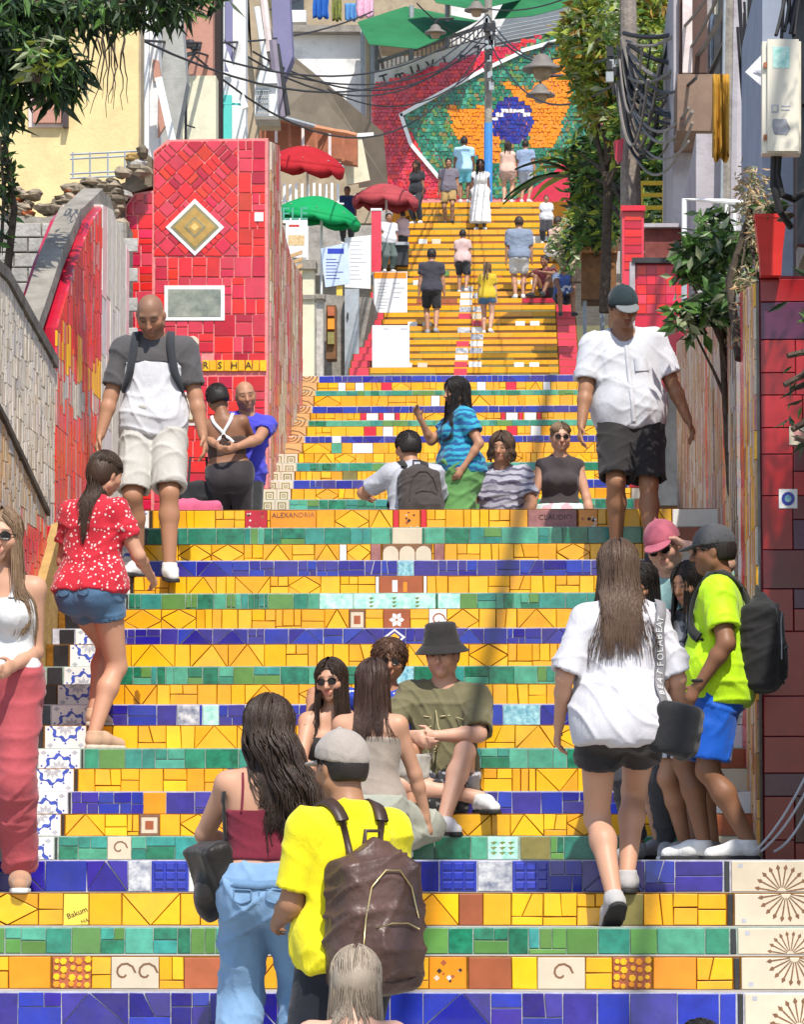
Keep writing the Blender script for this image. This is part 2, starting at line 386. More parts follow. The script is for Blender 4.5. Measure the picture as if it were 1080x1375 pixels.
def motif_print(kind, s0, s1, h):
    cx, w = (s0 + s1) / 2, s1 - s0
    def f(b, O=None, U=UX, V=VZ, Nn=NY):
        P = lambda pts, m, z=.0086: print_poly(b, pts, O, U, V, Nn, z, m)
        if kind == 'relief':
            for i in range(3):
                for j in range(3):
                    a = s0 + w * (.08 + .3 * i); c = h * (.08 + .3 * j)
                    b.prism(rect(a, a + w * .26, c, c + h * .26), O + Nn * .0075, U, V, Nn, .007, BLU[2], .0005, .005)
        elif kind in ('floral', 'swirl'):
            ink = BROWN_INK if kind == 'floral' else TERRA
            for c in ((.27, .73) if w > 1.5 * h else (.5,)):
                for k in range(9):
                    a0, a1 = k * .62, (k + 1) * .62; r0, r1 = h * (.36 - .03 * k), h * (.36 - .03 * (k + 1)); tw = h * .035
                    px = s0 + w * c; py = h * .5
                    P([(px + math.cos(a0) * (r0 - tw), py + math.sin(a0) * (r0 - tw)), (px + math.cos(a0) * (r0 + tw), py + math.sin(a0) * (r0 + tw)),
                       (px + math.cos(a1) * (r1 + tw), py + math.sin(a1) * (r1 + tw)), (px + math.cos(a1) * (r1 - tw), py + math.sin(a1) * (r1 - tw))], ink)
        elif kind == 'pebbles':
            rg = random.Random(5)
            for i in range(5):
                for j in range(4):
                    x = s0 + w * (i + .5 + rg.uniform(-.15, .15)) / 5; y = h * (j + .5 + rg.uniform(-.15, .15)) / 4; r = h * rg.uniform(.08, .12)
                    b.prism([(x + r * math.cos(a), y + r * math.sin(a)) for a in (.2, 1.2, 2.3, 3.4, 4.4, 5.4)], O + Nn * .0075, U, V, Nn, .006, rg.choice(YEL + [ORANGE]), .0003, .002)
        elif kind == 'framed':
            P(rect(s0 + w * .12, s1 - w * .12, h * .14, h * .86), CREAM); P(rect(s0 + w * .3, s1 - w * .3, h * .3, h * .7), TERRA, .009)
        elif kind == 'diamond':
            P([(s0, h / 2), (cx, h * .02), (s1, h / 2), (cx, h * .98)], WHT); P([(s0 + w * .14, h / 2), (cx, h * .14), (s1 - w * .14, h / 2), (cx, h * .86)], BLU[1], .009)
            P([(s0 + w * .26, h / 2), (cx, h * .26), (s1 - w * .26, h / 2), (cx, h * .74)], YEL[0], .0094)
        elif kind == 'petals':
            for k in range(6):
                a = k * math.pi / 3; r = h * .36; px, py = cx + math.cos(a) * r * .62, h / 2 + math.sin(a) * r * .62
                P([(cx, h / 2), (px - math.sin(a) * r * .3, py + math.cos(a) * r * .3), (cx + math.cos(a) * r, h / 2 + math.sin(a) * r), (px + math.sin(a) * r * .3, py - math.cos(a) * r * .3)], WHT)
            P([(cx - h * .07, h / 2), (cx, h * .43), (cx + h * .07, h / 2), (cx, h * .57)], TERRA, .009)
        elif kind == 'plaque':
            P(rect(s0 + w * .02, s0 + w * .1, h * .1, h * .9), TERRA); P(rect(s1 - w * .1, s1 - w * .02, h * .1, h * .9), TERRA)
            P(rect(s0 + w * .3, s0 + w * .42, h * .2, h * .8), WHT); P(rect(s0 + w * .55, s0 + w * .64, h * .2, h * .7), ORANGE)
        elif kind == 'leaves':
            for q in (.22, .5, .78):
                x = s0 + w * q
                for k in range(3):
                    P([(x - h * .05, h * (.2 + .22 * k)), (x + h * .14, h * (.32 + .22 * k)), (x - h * .02, h * (.36 + .22 * k))], GRN[1]); P([(x + h * .0, h * (.2 + .22 * k)), (x - h * .16, h * (.32 + .22 * k)), (x - h * .02, h * (.33 + .22 * k))], OLIVE_GL, .009)
        elif kind == 'scallops':
            for k in range(3):
                x = s0 + w * (k + .5) / 3; r = w / 6.4
                P([(x - r, h * .06), (x + r, h * .06)] + [(x + r * math.cos(a), h * .55 + h * .36 * math.sin(a)) for a in (0, .5, 1.05, 1.57, 2.1, 2.64, 3.14)], CREAM)
        elif kind == 'stars':
            rg = random.Random(int(s0 * 999))
            for k in range(9):
                x, y, e = s0 + w * rg.uniform(.1, .9), h * rg.uniform(.12, .88), h * rg.uniform(.04, .1)
                P([(x - e, y), (x, y - e), (x + e, y), (x, y + e)], rg.choice([WHT, TERRA, DARK_INK, CREAM]), .0085 + k * .0001)
    return f
MOT_BASE = {'relief': BLU[2], 'floral': CREAM, 'swirl': WHT, 'pebbles': TERRA, 'framed': BROWN_INK, 'diamond': BLU[0], 'petals': TERRA, 'plaque': TERRA, 'leaves': MINT,
            'scallops': BROWN_INK, 'portrait': PORTRAIT, 'terra': TERRA, 'white': WHT, 'amber': ORANGE, 'aqua': AQUA, 'olive': OLIVE_GL, 'red': RED[0], 'stars': ORANGE, 'mint': MINT,
            'redstars': RED[1], 'cream': CREAM, 'sticker': mat('lemon_print', (.80, .60, .08), .35, .3), 'plum': mat('plum_tile', (.30, .13, .12), .35, .4, .3, 14), 'jade': GRN[4]}
MOT_PRINT = {'relief', 'floral', 'swirl', 'pebbles', 'framed', 'diamond', 'petals', 'plaque', 'leaves', 'scallops', 'stars'}

def tile_row(T, kind, Y, z0, z1, xl, xr, seed, motifs=(), t=.008):
    """one riser: pattern cells between the picture tiles"""
    rg = random.Random(seed); h = z1 - z0; O = Vector((0, Y, z0))
    ms = sorted(((Xp(c - w / 2, Y), Xp(c + w / 2, Y), k) for c, w, k in motifs), key=lambda q: q[0]); s = xl
    hh = h - .004
    for a, e, k in ms + [(xr, xr, None)]:
        a = max(a, s)
        if a - s > .012:
            for poly, m in cells(kind, s, a, hh, rg): T.add(poly, O, UX, VZ, NY, m, t)
        if k and e > a:
            part = 1.0
            base = MOT_BASE[k]; fn = None
            if k == 'stars' : pass
            if k in MOT_PRINT:
                g = motif_print(k, a, e, hh); fn = (lambda b, g=g: g(b, O=O))
            if k == 'redstars':
                g = motif_print('stars', a, e, hh); fn = (lambda b, g=g: g(b, O=O))
            T.add(rect(a, e, 0, hh), O, UX, VZ, NY, base, t, extra=fn)
        s = max(s, e)

def flight_body(name, steps, z_base, label, cap_y):
    """steps: list of (Y, z, xl, xr, grout). One stepped solid."""
    b = MB(); zp = z_base
    for i, (Y, z, xl, xr, g) in enumerate(steps):
        Yn = steps[i + 1][0] if i + 1 < len(steps) else cap_y
        b.face([(xl, Y, zp), (xr, Y, zp), (xr, Y, z), (xl, Y, z)], GROUT[g])
        b.face([(xl, Y, z), (xr, Y, z), (xr, Yn, z), (xl, Yn, z)], TREAD)
        b.face([(xl, Y, z), (xl, Yn, z), (xl, Yn, z_base - .05), (xl, Y, z_base - .05)], TREAD)
        b.face([(xr, Yn, z), (xr, Y, z), (xr, Y, z_base - .05), (xr, Yn, z_base - .05)], TREAD)
        zp = z
    o = b.build(name); tag(o, label, kind='structure'); return o
STEPS = []      # (Y, z) of every tread, for standing people on
def ground(Y):
    z = 0.0
    for y, zz in STEPS:
        if Y >= y: z = zz
    return z

# ---- flight at the foot (rows seen: blue, yellow, green, yellow, blue)
edges0 = [(17.4, 1154), (17.1, 1198), (16.8, 1244), (16.5, 1283), (16.2, 1331)]
F0 = [(Y, Zp(py, Y, 500)) for Y, py in edges0]
zz = F0[-1][1]; Yk = 16.2
while zz > .16:
    Yk -= .3; zz -= .14; F0.append((Yk, zz))
F0 = F0[::-1]
kinds0 = ['b', 'y', 'g', 'y', 'b', 'y', 'g', 'y', 'b', 'y', 'g', 'y', 'b', 'y', 'g', 'y'][:len(F0)][::-1]
XL0, XR0, XS0 = -2.66, Xp(972, 17.4), Xp(972, 17.4) + .46
st = [(Y, z, XL0 - .3, XS0, kinds0[i]) for i, (Y, z) in enumerate(F0)]
fl0 = flight_body('stair_flight', st, 0.0, 'wide lowest stair flight tiled in blue, yellow and green rows', 17.6)
for Y, z in F0: STEPS.append((Y, z))
Tl = Tiles(fl0, 300); n0 = len(F0)
mot0 = {0: [(190, 30, 'portrait'), (231, 50, 'relief'), (268, 26, 'swirl'), (712, 50, 'relief'), (664, 46, 'portrait'), (615, 50, 'relief')],
        1: [(106, 34, 'sticker'), (632, 32, 'terra'), (842, 40, 'olive')],
        3: [(45, 56, 'amber'), (101, 52, 'pebbles'), (185, 64, 'floral'), (275, 50, 'terra'), (601, 50, 'stars'), (657, 58, 'terra'), (752, 64, 'floral'), (846, 52, 'pebbles'), (903, 58, 'amber')]}
prev = 0.0; order = []
for i, (Y, z) in enumerate(F0):
    order.append((n0 - 1 - i, Y, prev, z, kinds0[i])); prev = z
for k, Y, za, zb, kd in sorted(order)[:7]:
    tile_row(Tl, kd, Y, za, zb, XL0, XR0 - .012, 100 + k, mot0.get(k, ()))
    Tl.add(rect(XR0 - .008, XR0 + .018, 0, zb - za - .004), Vector((0, Y, za)), UX, VZ, NY, BLACK)
    g = half_sunburst(XR0 + .022, XS0 - .004, zb - za - .004, k % 2 == 1); O = Vector((0, Y, za))
    Tl.add(rect(XR0 + .022, XS0 - .004, 0, zb - za - .004), O, UX, VZ, NY, CREAM, extra=lambda b, g=g, O=O: g(b, O=O))
Tl.done()
# sticker lettering on the yellow riser
zy = [q for q in order if q[0] == 1][0]
tx = text_mesh('lettering', 'Bakum', .034, DARK_INK, fl0); p = W(104, 1227, zy[1]); tx.location = (p.x, zy[1] - .0095, p.z + .005); tx.rotation_euler = (math.pi / 2, math.radians(-22), 0)
tx = text_mesh('lettering', 'HA.', .024, DARK_INK, fl0); p = W(115, 1236, zy[1]); tx.location = (p.x, zy[1] - .0095, p.z); tx.rotation_euler = (math.pi / 2, math.radians(-16), 0)
Z0 = F0[-1][1]; LAND0 = Z0
b = MB(); b.box((XL0 - 1.2, 17.6, Z0 - .4), (2.2, 21.5, Z0 - .004), TREAD); b.box((XL0 - 1.2, 17.395, Z0 - 1.7), (XL0 - .3, 17.6, Z0 - .006), TREAD)
tag(b.build('landing'), 'flat landing above the lowest stair flight', kind='structure')

# ---- main flight of eighteen rows
ys1 = [1122, 1092, 1062, 1031, 1004, 973, 945, 918, 894, 864, 843, 817, 796, 773, 752, 730, 708, 684]
k1 = list('gybygybygybygybygy')
D1, T1 = 21.26, .283
F1 = [(D1 + i * T1, Zp(py, D1 + i * T1, 520)) for i, py in enumerate(ys1)]
XL1, XR1 = -2.66, .72
st = [(Y, z, XL1 - .4, XR1 + .34, k1[i]) for i, (Y, z) in enumerate(F1)]
fl1 = flight_body('stair_flight', st, Z0, 'long middle stair flight of eighteen tiled rows with centred picture tiles', D1 + 18 * T1 + .02)
for q in F1: STEPS.append(q)
mot1 = {1: [(163, 32, 'floral'), (643, 22, 'jade'), (664, 62, 'leaves'), (718, 40, 'olive')], 2: [(203, 28, 'framed')], 3: [(210, 30, 'amber')], 5: [(725, 34, 'jade')],
        7: [(254, 30, 'portrait'), (284, 22, 'mint'), (700, 50, 'aqua')], 9: [(543, 26, 'aqua')], 11: [(530, 30, 'diamond')],
        12: [(533, 36, 'petals'), (480, 22, 'framed'), (588, 24, 'swirl')], 13: [(452, 46, 'mint'), (468 + 62, 110, 'leaves'), (603, 30, 'mint')],
        14: [(538, 60, 'plaque'), (507, 5, 'white'), (571, 5, 'white')], 15: [(545, 22, 'aqua')], 16: [(505, 14, 'plum'), (547, 66, 'scallops'), (590, 14, 'plum'), (461, 10, 'white')],
        17: [(511, 26, 'jade'), (547, 40, 'cream'), (584, 26, 'jade')], 18: [(344, 30, 'redstars'), (394, 62, 'amber'), (532, 8, 'red'), (550, 28, 'stars'), (569, 8, 'red'), (742, 66, 'plum'), (790, 26, 'stars')]}
Tl = Tiles(fl1, 330); zp = Z0; rows = []
for i, (Y, z) in enumerate(F1):
    n = i + 1
    tile_row(Tl, k1[i], Y, zp, z, XL1, XR1, 300 + i, mot1.get(n, ()))
    O = Vector((0, Y, zp)); hh = z - zp - .004
    a, e = XL1 - .26, XL1 - .024
    Tl.add(rect(XL1 - .020, XL1 - .004, 0, hh), O, UX, VZ, NY, BLACK)
    g = half_azulejo(a, e, hh, n % 2 == 0)
    Tl.add(rect(a, e, 0, hh), O, UX, VZ, NY, WHT, extra=lambda b, g=g, O=O: g(b, O=O))
    Tl.add(rect(XL1 - .36, XL1 - .265, 0, hh), O, UX, VZ, NY, BLACK)
    Tl.add(rect(XR1 + .006, XR1 + .30, 0, hh), O, UX, VZ, NY, [CREAM, TERRA, WHT][i % 3])
    zp = z
Tl.done()
def riser_text(fl, s, px, py, Y, size, m, tilt=0):
    o = text_mesh('lettering', s, size, m, fl); p = W(px, py, Y); o.location = (p.x, Y - .0095, p.z); o.rotation_euler = (math.pi / 2, math.radians(-tilt), 0)
riser_text(fl1, 'ALEXANDRIA', 394, 692, F1[17][0], .046, BROWN_INK)
riser_text(fl1, 'CLAUDIO', 746, 695, F1[17][0], .05, DARK_INK)
Z1 = F1[-1][1]
b = MB(); b.box((-3.45, D1 + 18 * T1 + .02, Z1 - .5), (1.5, 34.6, Z1 - .004), TREAD)
tag(b.build('landing'), 'landing where the couple stands beside the red wall', kind='structure')
STEPS.append((D1 + 18 * T1, Z1))

# ---- third flight (six lower rows, ten upper rows)
F2 = []; Yh = 32.2; zfirst = Zp(670, 34.0, 580)
for i in range(6): F2.append((Yh + .3 * i, Z1 + (zfirst - Z1) * (i + 1) / 7, 'b' if i % 2 else 'y'))
ya = [670, 655.5, 644, 632, 621, 608]; ka = list('gybygy')
for i, py in enumerate(ya): F2.append((34.0 + .33 * i, Zp(py, 34 + .33 * i, 580), ka[i]))
yb = [594, 585, 572, 564, 554, 545, 531, 524, 513, 504]; kb = list('ybygybygyb')
for i, py in enumerate(yb): F2.append((36.5 + .41 * i, Zp(py, 36.5 + .41 * i, 600), kb[i]))
def xl2(Y): return -2.30 - .02 * (Y - 34)
def xr2(Y): return .62 - .055 * (Y - 34)
st = [(Y, z, xl2(Y) - .32, xr2(Y) + .22, k) for Y, z, k in F2]
fl2 = flight_body('stair_flight', st, Z1, 'upper stair flight of thin colourful rows behind the woman in the green skirt', 41.2)
Tl = Tiles(fl2, 330); zp = Z1
mot2 = {12: [(372 + 20, 1, 'white')], 9: [(520, 26, 'amber'), (470, 20, 'olive')], 12: [(487, 28, 'white'), (452, 14, 'jade')], 13: [(452, 12, 'white')], 14: [(497, 16, 'red'), (521, 14, 'white'), (688, 14, 'red'), (720, 14, 'white')],
        16: [(488, 8, 'red'), (500, 16, 'white'), (512, 6, 'red'), (522, 16, 'white'), (534, 6, 'red'), (676, 6, 'red'), (688, 16, 'white'), (700, 6, 'red'), (713, 16, 'white'), (725, 6, 'red')],
        20: [(459, 10, 'white'), (483, 12, 'white'), (519, 14, 'red'), (647, 12, 'white'), (687, 14, 'red'), (735, 10, 'white')], 18: [(585, 12, 'white')], 19: [(604, 10, 'aqua')]}
for i, (Y, z, k) in enumerate(F2):
    STEPS.append((Y, z))
    O = Vector((0, Y, zp)); hh = z - zp - .004
    if i >= 5:
        tile_row(Tl, k, Y, zp, z, xl2(Y), xr2(Y), 700 + i, mot2.get(i - 0, ()), t=.007)
        a, e = xl2(Y) - .25, xl2(Y) - .008
        if i <= 11:
            mid = (a + e) / 2
            for q0, q1 in ((a, mid), (mid, e)):
                gq = (lambda b, q0=q0, q1=q1, O=O, hh=hh: [print_poly(b, rect(q0 + (q1 - q0) * c, q1 - (q1 - q0) * c, hh * c, hh * (1 - c)), O, UX, VZ, NY, .008 + zo, m) for c, zo, m in ((.2, .0004, OLIVE_GL), (.28, .0008, CREAM), (.38, .0012, OLIVE_GL), (.44, .0016, CREAM))])
                Tl.add(rect(q0, q1, 0, hh), O, UX, VZ, NY, CREAM, extra=gq)
        else:
            def gq(b, a=a, e=e, O=O, hh=hh, i=i):
                cx = (a + e) / 2; cy = hh if i % 2 else 0; sg = -1 if i % 2 else 1
                for r in (.25, .5, .8):
                    for q in range(6):
                        a0, a1 = math.pi * q / 6, math.pi * (q + 1) / 6; rr = hh * r * 1.1
                        print_poly(b, [(cx + math.cos(x) * y * 1.1, cy + sg * math.sin(x) * y * .82) for x, y in ((a0, rr - .006), (a0, rr + .006), (a1, rr + .006), (a1, rr - .006))], O, UX, VZ, NY, .0085, BROWN_INK)
            Tl.add(rect(a, e, 0, hh), O, UX, VZ, NY, mat('apricot_glaze', (.66, .36, .15), .3, .4, .12, 12, rnd=.1), extra=gq)
        Tl.add(rect(a - .07, a - .004, 0, hh), O, UX, VZ, NY, BLACK)
        Tl.add(rect(xr2(Y) + .006, xr2(Y) + .2, 0, hh), O, UX, VZ, NY, [TERRA, CREAM, RED[1]][i % 3])
    zp = z
Tl.done()
Z2 = F2[-1][1]

# ---- long shallow stepped path to the far flight
b = MB(); Ys = np.linspace(41.2, 78.0, 12); zf = Zp(493, 78.0) - .25
for i in range(11):
    z = Z2 + (zf - Z2) * i / 11 - .03
    b.box((-7.5, Ys[i], z - 1.2), (2.6, Ys[i + 1] + .01, z - .004 * (i % 2)), TREAD); STEPS.append((Ys[i], z))
tag(b.build('path'), 'long stepped concrete path between the stair flights', kind='structure')

# ---- far yellow flight
N3 = 25; F3 = []; M_SHADE = mat('step_shade_umber', (.16, .07, .02), .4, .4)
for i in range(N3):
    Y = 78 + .5 * i; py = 493 - (493 - 272) * i / (N3 - 1); F3.append((Y, Zp(py, Y, 620)))
def xl3(Y): return Xp(497 + (Y - 78) / 12 * 58, Y, 400)
def xr3(Y): return Xp(750 - (Y - 78) / 12 * 12, Y, 400)
st = [(Y, z, xl3(Y) - .42, xr3(Y) + .42, 'y') for Y, z in F3]
fl3 = flight_body('stair_flight', st, zf, 'far upper stair flight of yellow rows climbing to the flag mural', 94.5)
b = MB(); b2 = MB(); b3 = MB(); rg = random.Random(8); zp = zf
for i, (Y, z) in enumerate(F3):
    STEPS.append((Y, z)); O = Vector((0, Y, zp)); h = z - zp; yh = h * .80
    s = xl3(Y)
    while s < xr3(Y) - .05:
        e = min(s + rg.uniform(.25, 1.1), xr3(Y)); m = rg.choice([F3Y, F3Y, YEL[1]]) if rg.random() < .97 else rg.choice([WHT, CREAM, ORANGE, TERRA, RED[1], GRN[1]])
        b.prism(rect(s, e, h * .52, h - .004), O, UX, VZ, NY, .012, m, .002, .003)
        b.prism(rect(s, e, h * .05, h * .515), O, UX, VZ, NY, .006, rg.choice([M_SHADE, M_SHADE, TERRA, OLIVE_GL, M_SHADE] if i % 3 else [OLIVE_GL, M_SHADE, OLIVE_GL]), .002, .003)  # dark lower band paints in the shadow line of each step
        s = e
    cxm = Xp(628 + (Y - 78) * 1.4, Y, 400)
    for q in (-.42, -.14, .14, .42):
        if (i < 12 and rg.random() < .8 and abs(q) < .2) or rg.random() < .06:
            b2.prism(rect(cxm + q - .13, cxm + q + .13, h * .16, h - .03), O + NY * .012, UX, VZ, NY, .012, rg.choice([WHT, WHT, CREAM, PORTRAIT, RED[3]]), .004, .003)
    if i % 6 == 1:
        for c in (-1.2, -.9, 1.0, 1.3):
            b2.prism(rect(cxm + c - .1, cxm + c + .1, h * .2, h - .05), O + NY * .012, UX, VZ, NY, .012, rg.choice([WHT, CREAM]), .004, .003)
    if i < 12:
        for a, e in ((xl3(Y) - .40, xl3(Y) - .02), (xr3(Y) + .02, xr3(Y) + .40)):
            b3.prism(rect(a, e, 0, h - .01), O, UX, VZ, NY, .012, RED[3], .003, .003)
    zp = z
for bb, nm in ((b, 'yellow_mosaic'), (b2, 'picture_mosaic'), (b3, 'red_mosaic')):
    o = bb.build(nm, fl3); o['kind'] = 'stuff'
Z3 = F3[-1][1]
b = MB(); b.box((-9, 94.5 - 3.5, Z3 - 1.5), (3, 100, Z3 - .01), TREAD); tag(b.build('landing'), 'top landing below the flag mural', kind='structure')
STEPS.append((91.0, Z3))

# ---- ground
gm = mat('plaza_paving', (.30, .28, .25), .9, .15, .25, 1.2, bump=.4, bscale=8, dirt=.4)
b = MB(); b.face([(-300, -60, 0), (300, -60, 0), (300, 500, 0), (-300, 500, 0)], gm); tag(b.build('ground'), 'paved plaza ground at the foot of the stairs', kind='structure')
# ------------------------------------------------------------------ walls, houses, plants
PLASTER_Y = mat('cream_yellow_plaster', (.70, .55, .28), .9, .1, .10, 1.5, bump=.25, bscale=25, dirt=.25)
PLASTER_W = mat('white_plaster', (.72, .71, .69), .9, .1, .08, 2, bump=.25, bscale=25, dirt=.45)
PLASTER_P = mat('dusty_pink_plaster', (.46, .24, .18), .9, .1, .1, 2, bump=.2, dirt=.3)
PLASTER_C = mat('pale_cream_plaster', (.66, .62, .46), .9, .1, .08, 2, bump=.2, dirt=.3)
PLASTER_B = mat('beige_brown_plaster', (.40, .32, .22), .9, .1, .15, 2, bump=.2, dirt=.4)
PLASTER_L = mat('grey_lilac_plaster', (.42, .39, .41), .9, .1, .12, 2, bump=.2, dirt=.5)
PLASTER_T = mat('teal_paint', (.10, .52, .46), .7, .2, .1, 3, dirt=.2)
PLASTER_V = mat('slate_violet_paint', (.20, .19, .32), .7, .2, .1, 3, dirt=.2)
CONC = mat('grey_concrete', (.27, .245, .21), .95, .1, .3, 4, bump=.6, bscale=20, dirt=.5)
BLOCKM = mat('concrete_block', (.36, .34, .31), .95, .1, .25, 9, bump=.6, bscale=30, rnd=.2, dirt=.45)
STONE = mat('rubble_stone', (.27, .22, .16), .95, .1, .4, 7, bump=.7, bscale=22, rnd=.35, dirt=.4)
OCHRE = mat('ochre_plaster', (.42, .27, .10), .95, .1, .25, 4, bump=.4, bscale=25, dirt=.4)
DARKM = mat('dark_metal', (.03, .03, .032), .5, .4, .3, 8)
GREYM = mat('grey_painted_metal', (.33, .36, .38), .5, .4, .15, 8, dirt=.2)
WHITEM = mat('white_painted_metal', (.74, .74, .72), .45, .4, .06, 8, dirt=.15)
RUST = mat('rust_red_paint', (.34, .12, .06), .6, .3, .2, 6, dirt=.3)
GLASS = mat('dark_window_glass', (.03, .035, .04), .08, .6, .2, 3)
WOOD = mat('brown_wood', (.16, .075, .03), .7, .25, .3, 12, dirt=.3)
POLEW = mat('weathered_pole_wood', (.25, .21, .18), .9, .1, .3, 14, bump=.5, dirt=.4)
CABLE = mat('black_cable', (.025, .024, .026), .6, .3, .2, 6)
LEAF_D = mat('dark_leaf', (.022, .045, .014), .45, .4, .4, 9, trans=.18, hue=.02)
LEAF_M = mat('mid_green_leaf', (.085, .18, .035), .45, .4, .35, 9, trans=.25)
LEAF_Y = mat('yellow_green_leaf', (.30, .36, .05), .5, .35, .35, 9, trans=.3)
LEAF_A = mat('amber_leaf', (.28, .17, .03), .55, .3, .35, 9, trans=.25)
LEAF_P = mat('pale_sage_leaf', (.32, .36, .20), .5, .35, .25, 9, trans=.2)
DRY = mat('dry_straw', (.36, .30, .19), .9, .1, .35, 12, trans=.1)
BARK = mat('tree_bark', (.085, .065, .05), .95, .1, .4, 16, bump=.7, bscale=25)
PINKW = mat('pinkish_white_plaster', (.66, .56, .53), .85, .15, .12, 3, bump=.2, dirt=.35)

def slab(name, px, Y, depth, m, parent=None, mb=None, Ys=None):
    """an outline measured at depth Y, built as a solid of the given depth"""
    P = [W(x, y, (Ys[i] if Ys else Y)) for i, (x, y) in enumerate(px)]; b = mb or MB()
    Q = [p + Vector((0, depth, 0)) for p in P]
    n = len(P); ar = sum(P[i].x * P[(i + 1) % n].z - P[(i + 1) % n].x * P[i].z for i in range(n))
    if ar < 0: P, Q = P[::-1], Q[::-1]
    b.face(P, m); b.face(Q[::-1], m)
    for i in range(n): b.face([P[i], Q[i], Q[(i + 1) % n], P[(i + 1) % n]], m)
    if mb is None: return b.build(name, parent)
def rpx(x0, y0, x1, y1): return [(x0, y1), (x1, y1), (x1, y0), (x0, y0)]
def split_rect(a, b, c, d, lim, rg, out):
    w, h = b - a, d - c
    if max(w, h) < lim * rg.uniform(.8, 1.5): out.append(rect(a, b, c, d)); return
    if w > h * rg.uniform(.8, 1.25): q = a + w * rg.uniform(.35, .65); split_rect(a, q, c, d, lim, rg, out); split_rect(q, b, c, d, lim, rg, out)
    else: q = c + h * rg.uniform(.35, .65); split_rect(a, b, c, q, lim, rg, out); split_rect(a, b, q, d, lim, rg, out)

def side_wall(name, X, prof, z0, thick, face, label, cat, pal=None, lim=.13, seed=1, vert=None, cop=None, grout=None):
    """wall running along Y at X; prof = [(Y, ztop)]; its mosaic faces the stairs (sign of thick = away side)"""
    root = empty(name, (X, (prof[0][0] + prof[-1][0]) / 2, z0)); tag(root, label, cat)
    b = MB(); sg = 1 if thick > 0 else -1
    for i in range(len(prof) - 1):
        (Y0, t0), (Y1, t1) = prof[i], prof[i + 1]
        P = [(X, Y0, z0), (X, Y1, z0), (X, Y1, t1), (X, Y0, t0)]; Q = [(X + thick, y, z) for _, y, z in P]
        for f in (P, Q[::-1], [P[3], P[2], Q[2], Q[3]]): b.face(f, face)
        if i == 0: b.face([P[0], P[3], Q[3], Q[0]], face)
        if i == len(prof) - 2: b.face([P[1], Q[1], Q[2], P[2]], face)
    o = b.build('wall', root); o.location = -Vector(root.location)
    if pal:
        rg = random.Random(seed); t = MB(); Nn = Vector((-sg, 0, 0)); zt = max(p[1] for p in prof)
        U = Vector((0, 1, 0)); O = Vector((X, 0, 0)); cs = []
        st3 = 3.2; split_rect(prof[0][0] * st3, prof[-1][0] * st3, z0, zt, lim * 1.8, rg, cs); cs = [[(p[0] / st3, p[1]) for p in c] for c in cs]     # tall narrow pieces
        for i in range(len(prof) - 1):
            (Y0, t0), (Y1, t1) = prof[i], prof[i + 1]; reg = [(Y0, z0), (Y1, z0), (Y1, t1), (Y0, t0)]
            for c in cs:
                q = clip(c, reg)
                if q:
                    m = vert((q[0][0] + q[2][0]) / 2, (q[0][1] + q[2][1]) / 2, rg) if vert else rg.choice(pal)
                    t.prism(q, O, U, VZ, Nn, .01 + rg.uniform(0, .004), m, .003, .003)
        o = t.build('tile_mosaic', root); o.location = -Vector(root.location); o['kind'] = 'stuff'
    if cop:
        cw, ch, cm = cop; c = MB()
        for i in range(len(prof) - 1):
            (Y0, t0), (Y1, t1) = prof[i], prof[i + 1]; d = -sg * .03
            c.face([(X + d, Y0, t0 + .004), (X + d, Y1, t1 + .004), (X + d, Y1, t1 + ch), (X + d, Y0, t0 + ch)], cm)
            c.face([(X + d, Y0, t0 + ch), (X + d, Y1, t1 + ch), (X + sg * cw, Y1, t1 + ch), (X + sg * cw, Y0, t0 + ch)], cm)
            c.face([(X + d, Y0, t0 + .004), (X + d, Y0, t0 + ch), (X + sg * cw, Y0, t0 + ch), (X + sg * cw, Y0, t0 + .004)], cm)
            c.face([(X + d, Y0, t0 + .004), (X + sg * cw, Y0, t0 + .004), (X + sg * cw, Y1, t1 + .004), (X + d, Y1, t1 + .004)], cm)
        o = c.build('coping', root); o.location = -Vector(root.location)
    return root
def YX(px, X): return FPX * X / (px - 754.5)      # depth at which the plane x = X meets that picture column

M_CRM = [mat('mosaic_cream', (.60, .53, .42), .5, .3, .25, 12), mat('mosaic_sand', (.52, .43, .31), .5, .3, .3, 12), mat('mosaic_grey', (.44, .41, .37), .55, .3, .3, 12), mat('mosaic_ivory', (.66, .60, .50), .5, .3, .2, 12)]
M_BRN = [mat('mosaic_brown', (.22, .14, .08), .5, .3, .3, 12), mat('mosaic_tan', (.50, .32, .16), .5, .3, .3, 12)]
M_PNK = [mat('mosaic_pink', (.55, .26, .24), .5, .3, .3, 12), RED[3], RED[0]]

# ---- left side
side_wall('mosaic_wall', -3.3, [(20.6, Zp(340, 22.2, 0)), (23.6, Zp(378, 23.6, 0)), (25.95, Zp(496, 25.95, 70))], LAND0 - .1, -.3, M_CRM[1],
          'grey cream streaked side wall with dark sloping coping left of stairs', 'wall', pal=M_CRM, lim=.10, seed=3, cop=(.36, .075, mat('weathered_coping', (.16, .145, .125), .95, .1, .4, 6, bump=.5)),
          vert=lambda y, z, rg: rg.choice(M_CRM + [M_CRM[0], M_CRM[3], M_CRM[3], WHT]))
side_wall('parapet_wall', -3.13, [(20.6, Zp(480, 21.4, 0)), (22.3, Zp(568, 22.3, 0)), (24.25, Zp(694, 24.25, 58))], LAND0 - .1, -.12, CONC,
          'low brown grey parapet sloping down beside the woman in sunglasses', 'wall', pal=M_BRN[1:] + M_CRM[1:3], lim=.10, seed=4, vert=lambda y, z, rg: rg.choice(RED + [RED[3]]) if z < Zp(705, y, 40) else rg.choice(M_BRN[1:] + M_CRM[1:3]), cop=(.14, .04, mat('dark_coping', (.10, .085, .07), .95, .1, .4, 6)))
